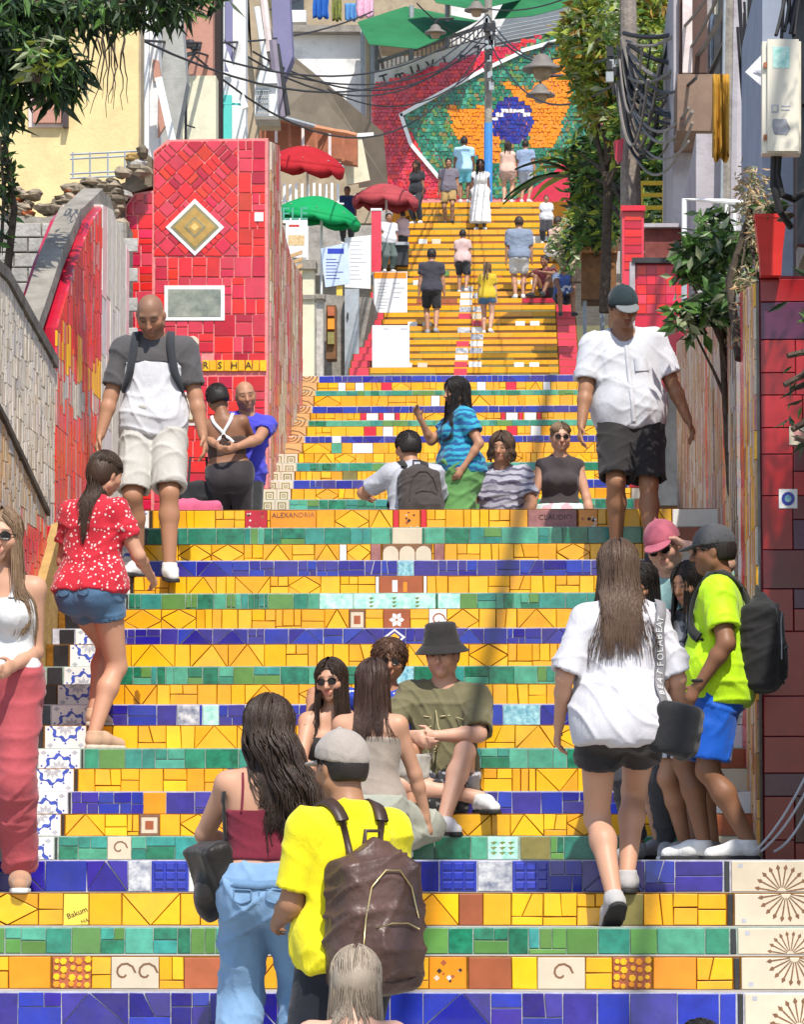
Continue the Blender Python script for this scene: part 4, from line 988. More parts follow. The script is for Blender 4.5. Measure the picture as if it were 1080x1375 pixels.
for (x0, y0, x1, y1, sg, r) in ((842, 65, 990, -30, .7, .03), (840, 90, 1000, -20, .95, .03), (838, 100, 975, -30, .5, .02), (845, 110, 985, 30, .7, .025), (842, 55, 960, -20, .3, .02), (840, 120, 930, 150, .5, .02), (843, 130, 925, 145, .35, .018), (846, 90, 975, 120, .5, .02), (845, 140, 990, 140, .25, .018),
                                (843, 75, 935, 105, .3, .02), (848, 170, 925, 190, .3, .016), (845, 60, 1060, -15, .5, .03), (848, 200, 930, 165, .45, .016), (838, 45, 1040, -40, .3, .03)):
    cable(W(x0, y0, 49.8), W(x1, y1, 44), sg, r, CL2, CABLE if rg.random() < .5 else mat('grey_cable', (.20, .18, .16), .6, .3, .2, 6))
CL3 = 'thick bundled cable running up along the stairs overhead'
for xo, z0, zz_, r in ((1.1, 9.6, 12.8, .05), (2.1, 9.9, 13.2, .04)):
    cable((xo + .1, 3, z0), (xo, 39, zz_), .3, r, CL3)
# ------------------------------------------------------------------ vendors on the left terrace
b = MB(); slab('t', [(330, 520), (476, 520), (500, 400), (330, 388)], 79.5, 9.5, CONC, None, b); tag(b.build('terrace'), 'raised concrete terrace where the vendors trade', kind='structure')
TZ = Zp(395, 80)
b = MB(); slab('t', [(300, 300), (500, 300), (500, 230), (300, 215)], 88.5, .3, PLASTER_B, None, b); tag(b.build('stall_wall'), 'dim brown wall behind the vendor umbrellas', 'wall')
def umbrella(px, py, wpx, Y, m, name, label, tilt=(0, 0), drop=.32):
    u = upm(Y); R = wpx / 2 / u; c = W(px, py, Y); r = empty(name, (c.x, c.y, ground(Y) if Y > 84 else TZ)); tag(r, label, 'umbrella', 'vendor umbrellas')
    n = 8; b = MB(); k = b.mi(m); rings = [(0.02, 0), (.25, -.035), (.5, -.12), (.75, -.26), (.9, -.37), (1.0, -.47)]; seg = n * 4; idx = []
    M = Matrix.Rotation(math.radians(tilt[0]), 3, 'Y') @ Matrix.Rotation(math.radians(tilt[1]), 3, 'X'); top = c - Vector(r.location)
    for (q, z) in rings:
        for j in range(seg):
            a = 2 * math.pi * j / seg; sc = 1 - .05 * q * (1 - abs(math.cos(a * n / 2))); b.v.append(tuple(top + M @ Vector((R * q * sc * math.cos(a), R * q * sc * math.sin(a), R * z * (1.07 - .07 * abs(math.cos(a * n / 2)))))))
    for i in range(len(rings) - 1):
        for j in range(seg): b.f.append((i * seg + j, (i + 1) * seg + j, (i + 1) * seg + (j + 1) % seg, i * seg + (j + 1) % seg)); b.m.append(k)
    o = b.build('canopy', r, True); s_ = o.modifiers.new('t', 'SOLIDIFY'); s_.thickness = .02
    b = MB(); k = b.mi(m)
    for j in range(seg):
        a = 2 * math.pi * j / seg; sc = 1 - .05 * (1 - abs(math.cos(a * n / 2)))
        for z in (-.47, -.47 - drop * (.45 + .55 * abs(math.sin(a * n / 2)))): b.v.append(tuple(top + M @ Vector((R * sc * 1.005 * math.cos(a), R * sc * 1.005 * math.sin(a), R * z))))
    for j in range(seg): j2 = (j + 1) % seg; b.f.append((2 * j, 2 * j + 1, 2 * j2 + 1, 2 * j2)); b.m.append(k)
    o = b.build('valance', r, True); s_ = o.modifiers.new('t', 'SOLIDIFY'); s_.thickness = .015
    b = MB(); b.tube([(0, 0, 0), tuple(top)], .025, WHITEM, 8); b.build('pole', r)
    b = MB()
    for j in range(8): a = 2 * math.pi * j / 8; b.tube([tuple(top - Vector((0, 0, R * .35))), tuple(top + M @ Vector((R * .9 * math.cos(a), R * .9 * math.sin(a), -R * .33)))], .01, GREYM, 4)
    b.build('ribs', r)
umbrella(413, 196, 108, 82.5, mat('red_umbrella_cloth', (.45, .02, .028), .75, .2, .1, 3, trans=.2), 'market_umbrella', 'red market umbrella under the rust balcony', (7, 8), .3)
umbrella(432, 264, 118, 80.8, mat('green_umbrella_cloth', (.008, .33, .10), .7, .2, .1, 3, trans=.2), 'market_umbrella', 'bright green market umbrella over the menu boards', (10, 4), .2)
umbrella(519, 247, 90, 86, mat('faded_red_umbrella_cloth', (.42, .07, .08), .8, .2, .15, 3, trans=.2), 'market_umbrella', 'faded pinkish red umbrella beside the stair top', (3, 0), .3)
fn = empty('picket_fence', W(410, 300, 85)); tag(fn, 'white picket fence behind the green umbrella', 'fence'); off = -Vector(fn.location)
for i in range(11):
    b = MB(); x = 374 + i * 8; b.bar(W(x, 300, 85), W(x, 246 + (i % 3), 85), .055, .03, WHITEM); o = b.build('picket', fn); o.location = off
b = MB(); b.bar(W(370, 270, 85.05), W(462, 274, 85.05), .05, .03, WHITEM); o = b.build('rail', fn); o.location = off
WBOARD = mat('white_board', (.72, .72, .72), .5, .3, .04, 3); PBLUE = mat('pale_blue_board', (.48, .57, .72), .5, .3, .1, 8)
def board(name, px, Y, m, label, prints=(), cat='sign', thick=.03, lean=0.0, post=None):
    P = [W(x, y, Y) for x, y in px]; r = empty(name, (sum(p.x for p in P) / 4, Y, min(p.z for p in P))); tag(r, label, cat); off = -Vector(r.location)
    o = slab('panel', px, Y, thick, m, r); o.location = off
    if prints:
        b = MB()
        for (x0, y0, x1, y1, mm) in prints: b.prism([(W(x, y, Y).x, W(x, y, Y).z) for x, y in rpx(x0, y0, x1, y1)], Vector((0, Y, 0)), UX, VZ, NY, .004, mm, .0002, .0005)
        o = b.build('print', r); o.location = off; o['kind'] = 'stuff'
    if post:
        b = MB()
        for (x, y0, y1, w, mm) in post: b.bar(W(x, y0, Y + thick + .05), W(x, y1, Y + thick + .05), w, .05, mm)
        o = b.build('post', r); o.location = off
    return r, off
lines = lambda x0, x1, y0, y1, n, m, h=.7, seed=1: [(x0, y0 + (y1 - y0) * i / n, x0 + (x1 - x0) * random.Random(seed * 99 + i).uniform(.5, 1), y0 + (y1 - y0) * i / n + h, m) for i in range(n)]
YPOST = mat('yellow_post_paint', (.75, .50, .08), .6, .3)
board('price_board', [(437, 386), (470, 381), (467, 326), (431, 334)], 80.0, PBLUE, 'pale blue price board on a yellow post', [(440, 334, 462, 341, BLU[2])] + lines(438, 464, 348, 378, 7, BLU[1], 1, 2), post=[(456, 382, 480, .12, YPOST)])
board('menu_board', [(463, 386), (498, 388), (498, 316), (463, 320)], 80.6, WBOARD, 'tall white menu board next to the pale blue one', lines(470, 493, 324, 380, 10, GREY_INK, .9, 3), post=[(480, 385, 490, .08, GREYM)])
r, off = board('food_sign', [(384, 346), (413, 346), (413, 293), (384, 293)], 79.8, WBOARD, 'white food sign with green letters under the green umbrella', [(387, 316, 409, 330, mat('food_print', (.45, .28, .08), .5, .3, 0, 30, col2=(.70, .55, .35))), (388, 302, 402, 305, RED[0])], post=[(396, 345, 420, .08, GREYM)])
t = text_mesh('lettering', 'ELE', .36, GRN[4], r, ext=.01); t.location = W(396, 288, 79.8) + off; t.rotation_euler = (math.pi / 2, 0, 0)
def on_step(py): 
    best = min(F3, key=lambda q: abs(Zp(py, q[0], 520) - q[1])); return best[0]
Y = on_step(424) ; board('menu_board', [(501, 424), (547, 424), (547, 365), (501, 365)], Y + .1, WBOARD, 'white menu board with orange header standing on the yellow steps', [(502, 366, 546, 374, ORANGE)] + lines(507, 524, 380, 418, 9, GREY_INK, .9, 5) + lines(528, 544, 380, 405, 4, GREY_INK, 1.2, 6))
Y = on_step(492); board('blank_board', [(500, 495), (550, 495), (550, 437), (500, 437)], Y + .1, WBOARD, 'blank white panel leaning on the lowest yellow steps', [(515, 441, 522, 442.5, GREY_INK), (538, 441, 548, 442.5, GREY_INK)])
def mini(name, label, cat, parts):
    P = [W(x, y, Y) for px, Y, d, m, n in parts for x, y in px]; r = empty(name, (sum(p.x for p in P) / len(P), min(p.y for p in P), min(p.z for p in P))); tag(r, label, cat); off = -Vector(r.location)
    if len(parts) == 1: pass
    for px, Y, d, m, n in parts: o = slab(n, px, Y, d, m, r); o.location = off
    return r
mini('cream_pillar', 'slender cream pillar with grey cap beside the mosaic wall', 'pillar', [(rpx(404, 360, 422, 515), 60, .3, PLASTER_C, 'shaft'), (rpx(401, 349, 424, 361), 59.9, .5, CONC, 'cap'), (rpx(403, 396, 423, 402), 59.95, .4, CONC, 'band')])
mini('cream_pillar', 'cream pipe column next to the slender pillar', 'pillar', [(rpx(425, 400, 434, 515), 62, .3, M_CRM[2], 'shaft'), (rpx(423, 395, 436, 401), 61.9, .4, CONC, 'cap')])
for i in range(6): slab('slat', [(380 + i, 345 + i * 9), (406, 336 + i * 9), (406, 341 + i * 9), (380 + i, 350 + i * 9)], 58, .05, M_BRN[1]).update_tag()
sl_root = empty('slatted_panel', W(393, 395, 58)); tag(sl_root, 'leaning brown slatted wood panel behind the mosaic wall', 'panel')
for o in list(C.objects):
    if o.name.startswith('slat') and o.parent is None and o.type == 'MESH': o.parent = sl_root; o.location = -Vector(sl_root.location)
mini('souvenir_rack', 'orange and brown souvenir rack by the yellow post', 'rack', [(rpx(438, 410, 451, 482), 78.6, .5, WOOD, 'frame'), (rpx(440, 412, 449, 424), 78.5, .1, TERRA, 'tray'), (rpx(440, 428, 449, 442), 78.5, .1, ORANGE, 'tray'), (rpx(440, 446, 449, 462), 78.5, .1, OLIVE_GL, 'tray')])
mini('grey_door', 'grey metal door leaf behind the yellow post', 'door', [(rpx(463, 388, 482, 512), 79.2, .15, GREYM, 'leaf'), (rpx(466, 420, 468, 428), 79.15, .04, DARKM, 'handle')])
mini('pink_banner', 'faded pink banner hanging at the stair edge', 'banner', [(rpx(499, 283, 512, 365), 81.5, .05, RED[3], 'cloth'), (rpx(498, 280, 513, 284), 81.5, .06, WHITEM, 'rod')])
mini('waste_bin', 'dark bin with pale lid on the upper steps', 'bin', [(rpx(532, 328, 548, 356), 85.2, .4, DARKM, 'body'), (rpx(531, 325, 549, 329), 85.1, .5, GREYM, 'lid')])

# ------------------------------------------------------------------ right side
YB = 21.0; XW = 1.03
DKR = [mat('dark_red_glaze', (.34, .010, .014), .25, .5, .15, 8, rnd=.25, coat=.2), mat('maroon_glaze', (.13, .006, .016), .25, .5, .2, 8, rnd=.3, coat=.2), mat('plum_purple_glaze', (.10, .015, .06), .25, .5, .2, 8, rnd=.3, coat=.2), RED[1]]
stripes = {}
def strv(y, z, rg):
    k = int((y - 21) / .42); r2 = random.Random(k * 7 + 1).random()
    if k in (3, 9, 16): return rg.choice([RED[1], RED[0]])
    if k in (5, 6, 13): return rg.choice([M_BRN[0], BLACK, M_CRM[2]])
    if k in (4,): return WHT
    if k in (0, 1, 2, 8) and rg.random() < .6: return rg.choice([YEL[1], YEL[0], GOLD, M_CRM[3]])
    return rg.choice([M_BRN[1], M_CRM[0], M_CRM[1], TERRA, M_CRM[3], GOLD, M_PNK[0]])
side_wall('mosaic_wall', XW, [(21.0, Zp(380, 21, 1020)), (27, Zp(420, 27, 960)), (35.0, Zp(460, 35, 912))], LAND0 - .1, .55, CONC, 'gold and red striped mosaic wall right of the stairs', 'wall', pal=M_CRM, lim=.16, seed=12, vert=strv)
rt = empty('dark_red_pillar', (XW + .3, YB, LAND0)); tag(rt, 'dark red tiled pillar end right of the man in neon', 'pillar'); off = -Vector(rt.location)
b = MB(); b.box((XW + .015, YB - .03, 0.3), (XW + .9, YB - .004, Zp(372, YB, 1040)), mat('dark_grout', (.10, .012, .018), .9, .1)); o = b.build('core', rt); o.location = off
rg = random.Random(41); cs = []; split_rect(XW + .02, XW + .72, LAND0 - .05, Zp(376, YB, 1040), .24, rg, cs)
for c in cs:
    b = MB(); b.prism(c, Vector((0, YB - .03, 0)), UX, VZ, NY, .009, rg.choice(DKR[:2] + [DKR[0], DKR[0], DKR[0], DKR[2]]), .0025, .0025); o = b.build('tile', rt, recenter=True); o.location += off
plate('sun_tile', rt, [(rpx(1046, 657, 1071, 683), WHT), ([(1058.5 + 9 * math.cos(a), 670 + 9.5 * math.sin(a)) for a in np.linspace(0, 6.283, 13)[:-1]], BLU[2]), ([(1058.5 + 5 * math.cos(a), 670 + 5 * math.sin(a)) for a in np.linspace(0, 6.283, 9)[:-1]], AQUA)], YB - .03, off, .014)
plate('picture_tile', rt, [(rpx(1060, 573, 1086, 598), CREAM), (rpx(1066, 579, 1080, 592), M_PNK[0])], YB - .03, off, .014)
pb = MB(); c = W(1035, 372, 20.9); 
pb.lathe([(.001, .0), (.075, .0), (.085, .12), (.115, .30), (.12, .30), (.12, .32), (.10, .32), (.09, .27), (.001, .27)], (0, 0, 0), mat('red_pot_plastic', (.62, .03, .025), .4, .4), 4)
po = pb.build('red_planter'); po.location = c; po.rotation_euler = (0, 0, math.radians(45)); tag(po, 'bright red square planter on top of the dark pillar', 'planter')
# meter box on its dark post
mb_ = empty('meter_box', W(1050, 206, 19.6)); tag(mb_, 'white electric meter box with stickers on a dark post', 'meter box'); off = -Vector(mb_.location)
def rbox(name, x0, y0, x1, y1, Y, d, m, parent, off, bev=.008):
    o = slab(name, rpx(x0, y0, x1, y1), Y, d, m, parent); o.location = off; bv = o.modifiers.new('b', 'BEVEL'); bv.width = bev; bv.segments = 2; return o
IVORY = mat('ivory_enamel', (.70, .66, .55), .4, .4, .05, 3, dirt=.1)
rbox('casing', 1024, 56, 1076, 206, 19.6, .12, IVORY, mb_, off); rbox('door', 1031, 53, 1073, 203, 19.575, .02, IVORY, mb_, off, .005)
for y in (84, 181): rbox('hinge', 1026, y, 1030, y + 7, 19.58, .02, RUST, mb_, off, .001)
plate('sticker', mb_, [(rpx(1038, 63, 1061, 92), MINT)], 19.574, off, .001); plate('sticker', mb_, [([(1038, 160), (1056, 160), (1062, 174), (1057, 182), (1040, 181), (1037, 170)], mat('grey_residue', (.30, .31, .34), .8, .1, .3, 30))], 19.574, off, .001)
plate('sticker', mb_, [(rpx(1036, 141, 1046, 152), GREY_INK), (rpx(1038, 143, 1044, 150), IVORY)], 19.574, off, .0012)
plate('sticker', mb_, [(rpx(1049, 142, 1062, 144), GREY_INK)], 19.574, off, .001); plate('sticker', mb_, [(rpx(1049, 147, 1061, 149), GREY_INK)], 19.574, off, .001)
b = MB(); b.tube([W(1092, -60, 20), W(1092, 330, 20)], .085, DARKM, 10); b.tube([W(1073, 140, 19.8), W(1092, 140, 20)], .02, DARKM, 6); o = b.build('post', mb_); o.location = off
b = MB(); b.tube([W(1046, 206, 19.7), W(1044, 235, 19.7), W(1050, 262, 19.7), W(1066, 268, 19.8), W(1085, 255, 19.9)], .018, CABLE, 7); b.tube([W(1040, 206, 19.7), W(1039, 250, 19.7), W(1048, 285, 19.7), W(1062, 305, 19.8)], .018, CABLE, 7); o = b.build('conduit', mb_); o.location = off
mini('paper_notice', 'white folded paper notice beside the meter box', 'notice', [([(1001, 97), (1023, 116), (1023, 74)], 21.2, .01, WBOARD, 'sheet'), ([(1012, 95), (1023, 100), (1023, 95)], 21.19, .004, GREY_INK, 'crease')])
# houses on the right
h, off = house('balcony_house', 'grey house with brown balcony and dark windows on the right', [(rpx(905, -60, 1000, 350), 46, 5, PLASTER_L, 'wall'), (rpx(910, 100, 968, 176), 44.6, 1.4, mat('brown_balcony_plaster', (.22, .15, .11), .9, .1, .2, 3, dirt=.4), 'balcony'), (rpx(935, 180, 1030, 480), 40, 4, PLASTER_L, 'lower_wall')])
for px, m in ((rpx(912, -10, 950, 98), mat('brown_shutter', (.10, .06, .05), .7, .2)), (rpx(954, 20, 985, 105), mat('blue_grey_glass', (.10, .13, .18), .15, .6, .2, 3)), (rpx(960, -20, 984, 22), PLASTER_C)):
    w_ = slab('window', px, 45.9, .1, m, h); w_.location = off
    xs = [p[0] for p in px]; ys = [p[1] for p in px]; slab('frame', rpx(min(xs) + 5, min(ys), min(xs) + 18, max(ys)), 45.8, .08, PINKW if m.name.startswith('brown') else DARKM, w_)
b = MB()
for x, r, m in ((968, .03, GREYM), (973, .05, CONC), (985, .07, PLASTER_L), (992, .04, GREYM), (1003, .04, PLASTER_B)): b.tube([W(x + 8, -40, 39.8), W(x, 470, 39.8)], r, m, 8)
o = b.build('drain_pipe', h); o.location = off
rg = random.Random(23)
for i in range(16):
    b = MB(); x0, x1 = rg.uniform(990, 1020), rg.uniform(1000, 1030); b.tube(catenary(W(x0, rg.uniform(-20, 60), 38), W(x1, rg.uniform(120, 260), 38), rg.uniform(-.1, .3), 10), rg.uniform(.008, .018), CABLE, 5); tag(b.build('cable'), 'thin wire hanging down the grey house wall', 'cable', 'wires on the grey house')
for i in range(9):
    b = MB(); x0 = rg.uniform(1040, 1085); b.tube(catenary(W(x0, -30, 20), W(x0 + rg.uniform(-20, 20), rg.uniform(20, 60), 19.8), rg.uniform(-.05, .1), 8), rg.uniform(.006, .012), CABLE, 5); tag(b.build('cable'), 'black wire bundled above the meter box', 'cable', 'wires above the meter box')
cloth('folded_tarpaulin', (957, 100, 980, 214), 38.5, mat('ochre_tarpaulin', (.42, .22, .03), .8, .2, .2, 4), 'ochre yellow folded tarpaulin hanging from the balcony', 'tarpaulin', 7)
h, off = house('corner_house', 'dull blue grey house edge behind the meter box', [(rpx(1024, -60, 1075, 480), 34, 4, mat('blue_grey_plaster', (.30, .34, .42), .9, .1, .1, 3, dirt=.3), 'wall'), (rpx(1075, -60, 1180, 480), 33, 4, mat('dark_brown_plaster', (.12, .09, .08), .9, .1, .2, 3), 'side_wall')])  # side wall in an even dark brown
mini('red_tiled_pillar', 'narrow bright red tiled pillar behind the man in white shirt', 'pillar', [(rpx(836, 281, 865, 520), 42, .5, RED[3], 'shaft'), (rpx(834, 276, 867, 283), 41.95, .6, RED[0], 'cap')] + [(rpx(839, 287 + 11 * i, 862, 296 + 11 * i), 41.99, .01, RED[i % 3], 'tile') for i in range(7)])
mini('red_tiled_wall', 'low dark framed red tiled wall beside the narrow red pillar', 'wall', [(rpx(852, 352, 925, 520), 40, .4, RED[1], 'core'), (rpx(849, 346, 928, 353), 39.9, .6, DARKM, 'coping'), (rpx(846, 352, 853, 520), 39.92, .4, PLASTER_L, 'edge')] + [(rpx(856 + 13 * i, 357 + 13 * j, 868 + 13 * i, 369 + 13 * j), 39.985, .014, RED[(i * 3 + j * 5) % 4], 'tile') for i in range(5) for j in range(5)])
mini('wooden_stall', 'brown wooden stall box at the right edge of the far stairs', 'stall', [(rpx(781, 338, 828, 402), 62, .8, WOOD, 'box'), (rpx(779, 332, 830, 339), 61.9, 1, mat('copper_trim', (.40, .18, .08), .5, .4), 'top'), (rpx(783, 402, 788, 520), 62.1, .2, GREYM, 'leg'), (rpx(806, 402, 812, 520), 62.1, .2, GREYM, 'leg')])
mini('painted_panel', 'small mosaic panel with a blue disc above the wooden stall', 'panel', [(rpx(790, 302, 834, 336), 63, .1, mat('brown_print', (.15, .08, .06), .7, .2, .3, 20), 'panel'), ([(800 + 6 * math.cos(a), 322 + 7 * math.sin(a)) for a in np.linspace(0, 6.283, 11)[:-1]], 62.95, .04, BLU[1], 'disc'), (rpx(812, 312, 822, 330), 62.95, .04, M_PNK[0], 'motif'), (rpx(788, 299, 836, 302), 62.9, .2, GREYM, 'rail')])
mini('wooden_board', 'dull red brown board fence behind the bush', 'fence', [(rpx(866, 305, 920, 346), 44, .1, mat('red_brown_boards', (.20, .06, .05), .8, .2, .3, 8), 'boards'), (rpx(864, 300, 920, 305), 43.9, .1, PLASTER_L, 'rail')])
b = MB(); b.tube([W(919, 440, 31), W(919, 268, 31), W(975, 271, 31), W(1000, 273, 31), W(1004, 262, 31)], .022, WHITEM, 8); b.tube([W(976, 272, 31), W(976, 420, 31)], .014, WHITEM, 6); b.tube([W(987, 272, 31), W(986, 420, 31)], .014, WHITEM, 6); tag(b.build('pipe_frame'), 'white bent pipe frame behind the leafy bush', 'frame')
b = MB()
for y in (246, 262, 279): b.tube([W(857, y, 52), W(893, y, 52)], .03, mat('yellow_rail_paint', (.62, .42, .04), .5, .3), 7)
b.tube([W(893, 244, 52), W(893, 300, 52)], .035, MATS['yellow_rail_paint'], 7); b.tube([W(860, 244, 52), W(860, 300, 52)], .035, MATS['yellow_rail_paint'], 7); tag(b.build('yellow_railing'), 'short yellow pipe railing beside the wooden pole', 'railing')
side_wall('retaining_wall', .95, [(41.3, Zp(452, 41.3, 880)), (60, Zp(405, 60, 820)), (78, Zp(380, 78, 790))], Z1, .4, M_BRN[0], 'dark brown retaining wall lining the right of the path', 'wall')
side_wall('retaining_wall', -7.2, [(39.0, Zp(420, 41.3, 330)), (78, Zp(300, 78, 330))], Z1, -.4, PLASTER_B, 'brown retaining wall lining the left of the path', 'wall')
b = MB(); b.tube([W(799, 175, 66), W(801, 260, 66), W(803, 345, 66)], [.1, .11, .13], BARK, 8); b.tube([W(803, 240, 65.9), W(804, 345, 65.9)], .15, mat('blue_trunk_paint', (.05, .10, .22), .8, .2), 8); tag(b.build('post'), 'dark post with blue painted foot below the foliage', 'post')
hl = MB(); hm = mat('hillside_soil', (.12, .11, .06), .95, .1, .4, .3)
hl.face([(-160, 150, 0), (160, 150, 0), (160, 190, 55), (-160, 190, 55)], hm); tag(hl.build('hillside'), 'far hillside behind the houses', kind='structure')

# ------------------------------------------------------------------ foliage
def leaves(rg, C3, n, size, spread, mats, droop=.0, aspect=.36, mb=None, shell=.35):
    """leaf faces folded on the midrib, spread through ellipsoids C3 = [(centre, radii)]"""
    b = mb or MB()
    ks = [b.mi(m) for m in mats]; w = [c[1][0] * c[1][1] * c[1][2] for c in C3]; cum = np.cumsum(w) / sum(w)
    for i in range(n):
        c, r = C3[int(np.searchsorted(cum, rg.random()))]
        while True:
            d = Vector((rg.uniform(-1, 1), rg.uniform(-1, 1), rg.uniform(-1, 1)))
            if shell < d.length < 1: break
        p = Vector((c[0] + d.x * r[0], c[1] + d.y * r[1], c[2] + d.z * r[2]))
        t = Vector((rg.gauss(0, 1), rg.gauss(0, 1), rg.gauss(0, .6) - droop)).normalized(); s = size * rg.uniform(.6, 1.3)
        u = t.cross(Vector((rg.gauss(0, 1), rg.gauss(0, 1), rg.gauss(0, 1)))).normalized(); nn = t.cross(u)
        tip = p + t * s; md = p + t * s * .45; hw = u * s * aspect * .5; fo = nn * s * .06; j = len(b.v)
        b.v += [tuple(p), tuple(md - hw + fo), tuple(tip), tuple(md + hw + fo), tuple(md - nn * s * .02)]
        k = rg.choice(ks)
        for f in ((0, 4, 1), (1, 4, 2), (0, 3, 4), (3, 2, 4)): b.f.append(tuple(j + q for q in f)); b.m.append(k)
    return b
def plant(name, label, cat, blobs, n, size, mats, seed, droop=.2, aspect=.36, trunk=None, limbs=6, crown='crown', shell=.3, kindp='trunk'):
    """blobs: [(px, py, Y, rx_px, rz_px, ry_m)]"""
    rg = random.Random(seed); C3 = []
    for (x, y, Y, rx, rz, ry) in blobs:
        c = W(x, y, Y); u = upm(Y); C3.append((c, (rx / u, ry, rz / u)))
        for k in range(5):                                # smaller clumps push out of each mass
            a = rg.uniform(0, 6.28); e = rg.uniform(-1, 1); f = rg.uniform(.25, .45)
            C3.append((Vector((c.x + math.cos(a) * rx / u * .85, c.y + math.sin(a) * ry * .6, c.z + e * rz / u * .85)), (rx / u * f, ry * f, rz / u * f)))
    base = trunk[0] if trunk else min((c[0] - Vector((0, 0, c[1][2])) for c in C3), key=lambda v: v.z)
    r = empty(name, base); tag(r, label, cat); off = -Vector(base)
    o = leaves(rg, C3, n, size, 0, mats, droop, aspect, shell=shell).build(crown, r); o.location = off
    b = MB()
    t0, t1, rad = (trunk if trunk else (base, C3[0][0], .03))
    t0, t1 = Vector(t0), Vector(t1); mid = t0.lerp(t1, .5) + Vector((rg.uniform(-.1, .1), rg.uniform(-.1, .1), 0))
    b.tube([t0, mid, t1], [rad, rad * .8, rad * .5], BARK, 8)
    for k in range(limbs):
        c, rr = rg.choice(C3); e = c + Vector((rg.uniform(-.6, .6) * rr[0], rg.uniform(-.6, .6) * rr[1], rg.uniform(-.6, .6) * rr[2])); s0 = t0.lerp(t1, rg.uniform(.5, 1)); m_ = s0.lerp(e, .5) + Vector((0, 0, rg.uniform(0, .2) * (e - s0).length * .4))
        b.tube([s0, m_, e], [rad * .5, rad * .3, rad * .1], BARK, 6)
    o = b.build(kindp, r); o.location = off
    return r
# long leaved branches hanging in at the upper left
plant('mango_tree', 'dark long leaved mango branches hanging over the yellow house', 'tree', [(20, 35, 26, 75, 60, .5), (70, 85, 26, 40, 45, .4), (150, 8, 26, 80, 22, .4), (10, 110, 26, 28, 60, .3), (230, 5, 26, 35, 18, .3), (75, 120, 26, 22, 25, .25), (250, -20, 26, 60, 20, .3)], 2300, .17, [LEAF_D, LEAF_D, LEAF_D, LEAF_M], 61, droop=1.1, aspect=.22, shell=.1,
      trunk=(Vector((Xp(-260, 26), 26, Z1)), W(-60, -60, 26), .07), limbs=18)
plant('young_shoot', 'bright green young leaves among the dark mango branches', 'plant', [(50, 75, 25.6, 22, 35, .2)], 110, .13, [LEAF_Y, LEAF_M, LEAF_P], 62, droop=.6, aspect=.3)  # lighter green leaf mix than the branches around
plant('hanging_creeper', 'sparse creeper trailing down the left edge by the block wall', 'creeper', [(5, 180, 27, 10, 60, .15), (8, 270, 27, 12, 60, .15), (14, 230, 27, 8, 40, .1), (2, 340, 27, 8, 40, .1)], 200, .09, [LEAF_D, LEAF_D, LEAF_M], 63, droop=.6, aspect=.4, kindp='stem')
rg = random.Random(5); b = MB()
for i in range(13):
    x, y = 118 + rg.uniform(0, 50), 35 + rg.uniform(0, 15); pts = [W(x, y, 27)]
    for k in range(7): x += rg.uniform(-6, 4) if k < 4 else rg.uniform(-8, 3); y += rg.uniform(8, 20); pts.append(W(x, y, 27 + rg.uniform(-.1, .1)))
    b.tube(pts, [.008 * (1 - k * .11) for k in range(len(pts))], BARK, 4)
tag(b.build('bare_twigs'), 'bare brown twigs dangling against the yellow wall', 'twigs')
plant('vine_tree', 'yellow green leafy tree behind the wooden utility pole', 'tree', [(810, 60, 57, 60, 80, 1.2), (880, 50, 57, 45, 60, 1.0), (800, 130, 57, 25, 50, .8), (895, 110, 56, 35, 70, .8), (840, 5, 57, 70, 40, 1.), (865, 170, 56, 40, 40, .8)], 8000, .19, [LEAF_Y, LEAF_Y, LEAF_M, LEAF_Y, LEAF_A, LEAF_P], 64, trunk=(W(812, 420, 57), W(815, 90, 57), .08), limbs=14)
plant('amber_creeper', 'amber and red tinged creeper at the mural edge', 'creeper', [(798, 95, 62, 22, 60, .6), (785, 50, 62, 22, 30, .6)], 1100, .15, [LEAF_A, LEAF_Y, LEAF_M], 65, kindp='stem')
plant('dark_shrub', 'dense dark green shrub filling the shade beside the pole', 'shrub', [(815, 230, 60, 45, 60, 1.2), (895, 225, 55, 40, 80, 1.0), (885, 300, 54, 40, 40, .8), (800, 300, 62, 35, 40, 1.0), (870, 150, 56, 45, 50, .9)], 6500, .20, [LEAF_D, LEAF_M, LEAF_M, LEAF_D, LEAF_Y], 66, trunk=(W(860, 420, 57), W(860, 250, 57), .1), limbs=10)
# broad leaved palm beside the far stairs
rg = random.Random(71); base = W(775, 300, 80); r = empty('palm_plant', base); tag(r, 'broad leaved palm plant right of the mural', 'palm')
for i in range(26):
    a = rg.uniform(0, 6.28); el = rg.uniform(.15, 1.3); Ln = rg.uniform(1.0, 1.7); d = Vector((math.cos(a) * math.cos(el), math.sin(a) * math.cos(el) * .7, math.sin(el))); sd = d.cross(Vector((0, 0, 1))).normalized(); b = MB(); k = b.mi(rg.choice([LEAF_M, LEAF_D, LEAF_Y, LEAF_D])); n = 7
    for j in range(n + 1):
        t = j / n; p = d * Ln * t + Vector((0, 0, -.55 * Ln * t * t + rg.uniform(0, .02) + .9)); w = .15 * math.sin(math.pi * min(1, t * .93 + .07)) ; b.v += [tuple(p - sd * w + Vector((0, 0, .04))), tuple(p), tuple(p + sd * w + Vector((0, 0, .04)))]
    for j in range(n):
        for q in (0, 1): i0 = j * 3 + q; b.f.append((i0, i0 + 1, i0 + 4, i0 + 3)); b.m.append(k)
    b.build('frond', r, True)
b = MB(); b.tube([(0, 0, -1.2), (0, 0, 1.0)], .14, BARK, 8); b.build('trunk', r)
plant('dry_grass_plant', 'dry pale leafed plant at the right edge of the far stairs', 'plant', [(765, 330, 78, 25, 40, .5)], 500, .2, [DRY, LEAF_P, LEAF_M], 72, kindp='stem')
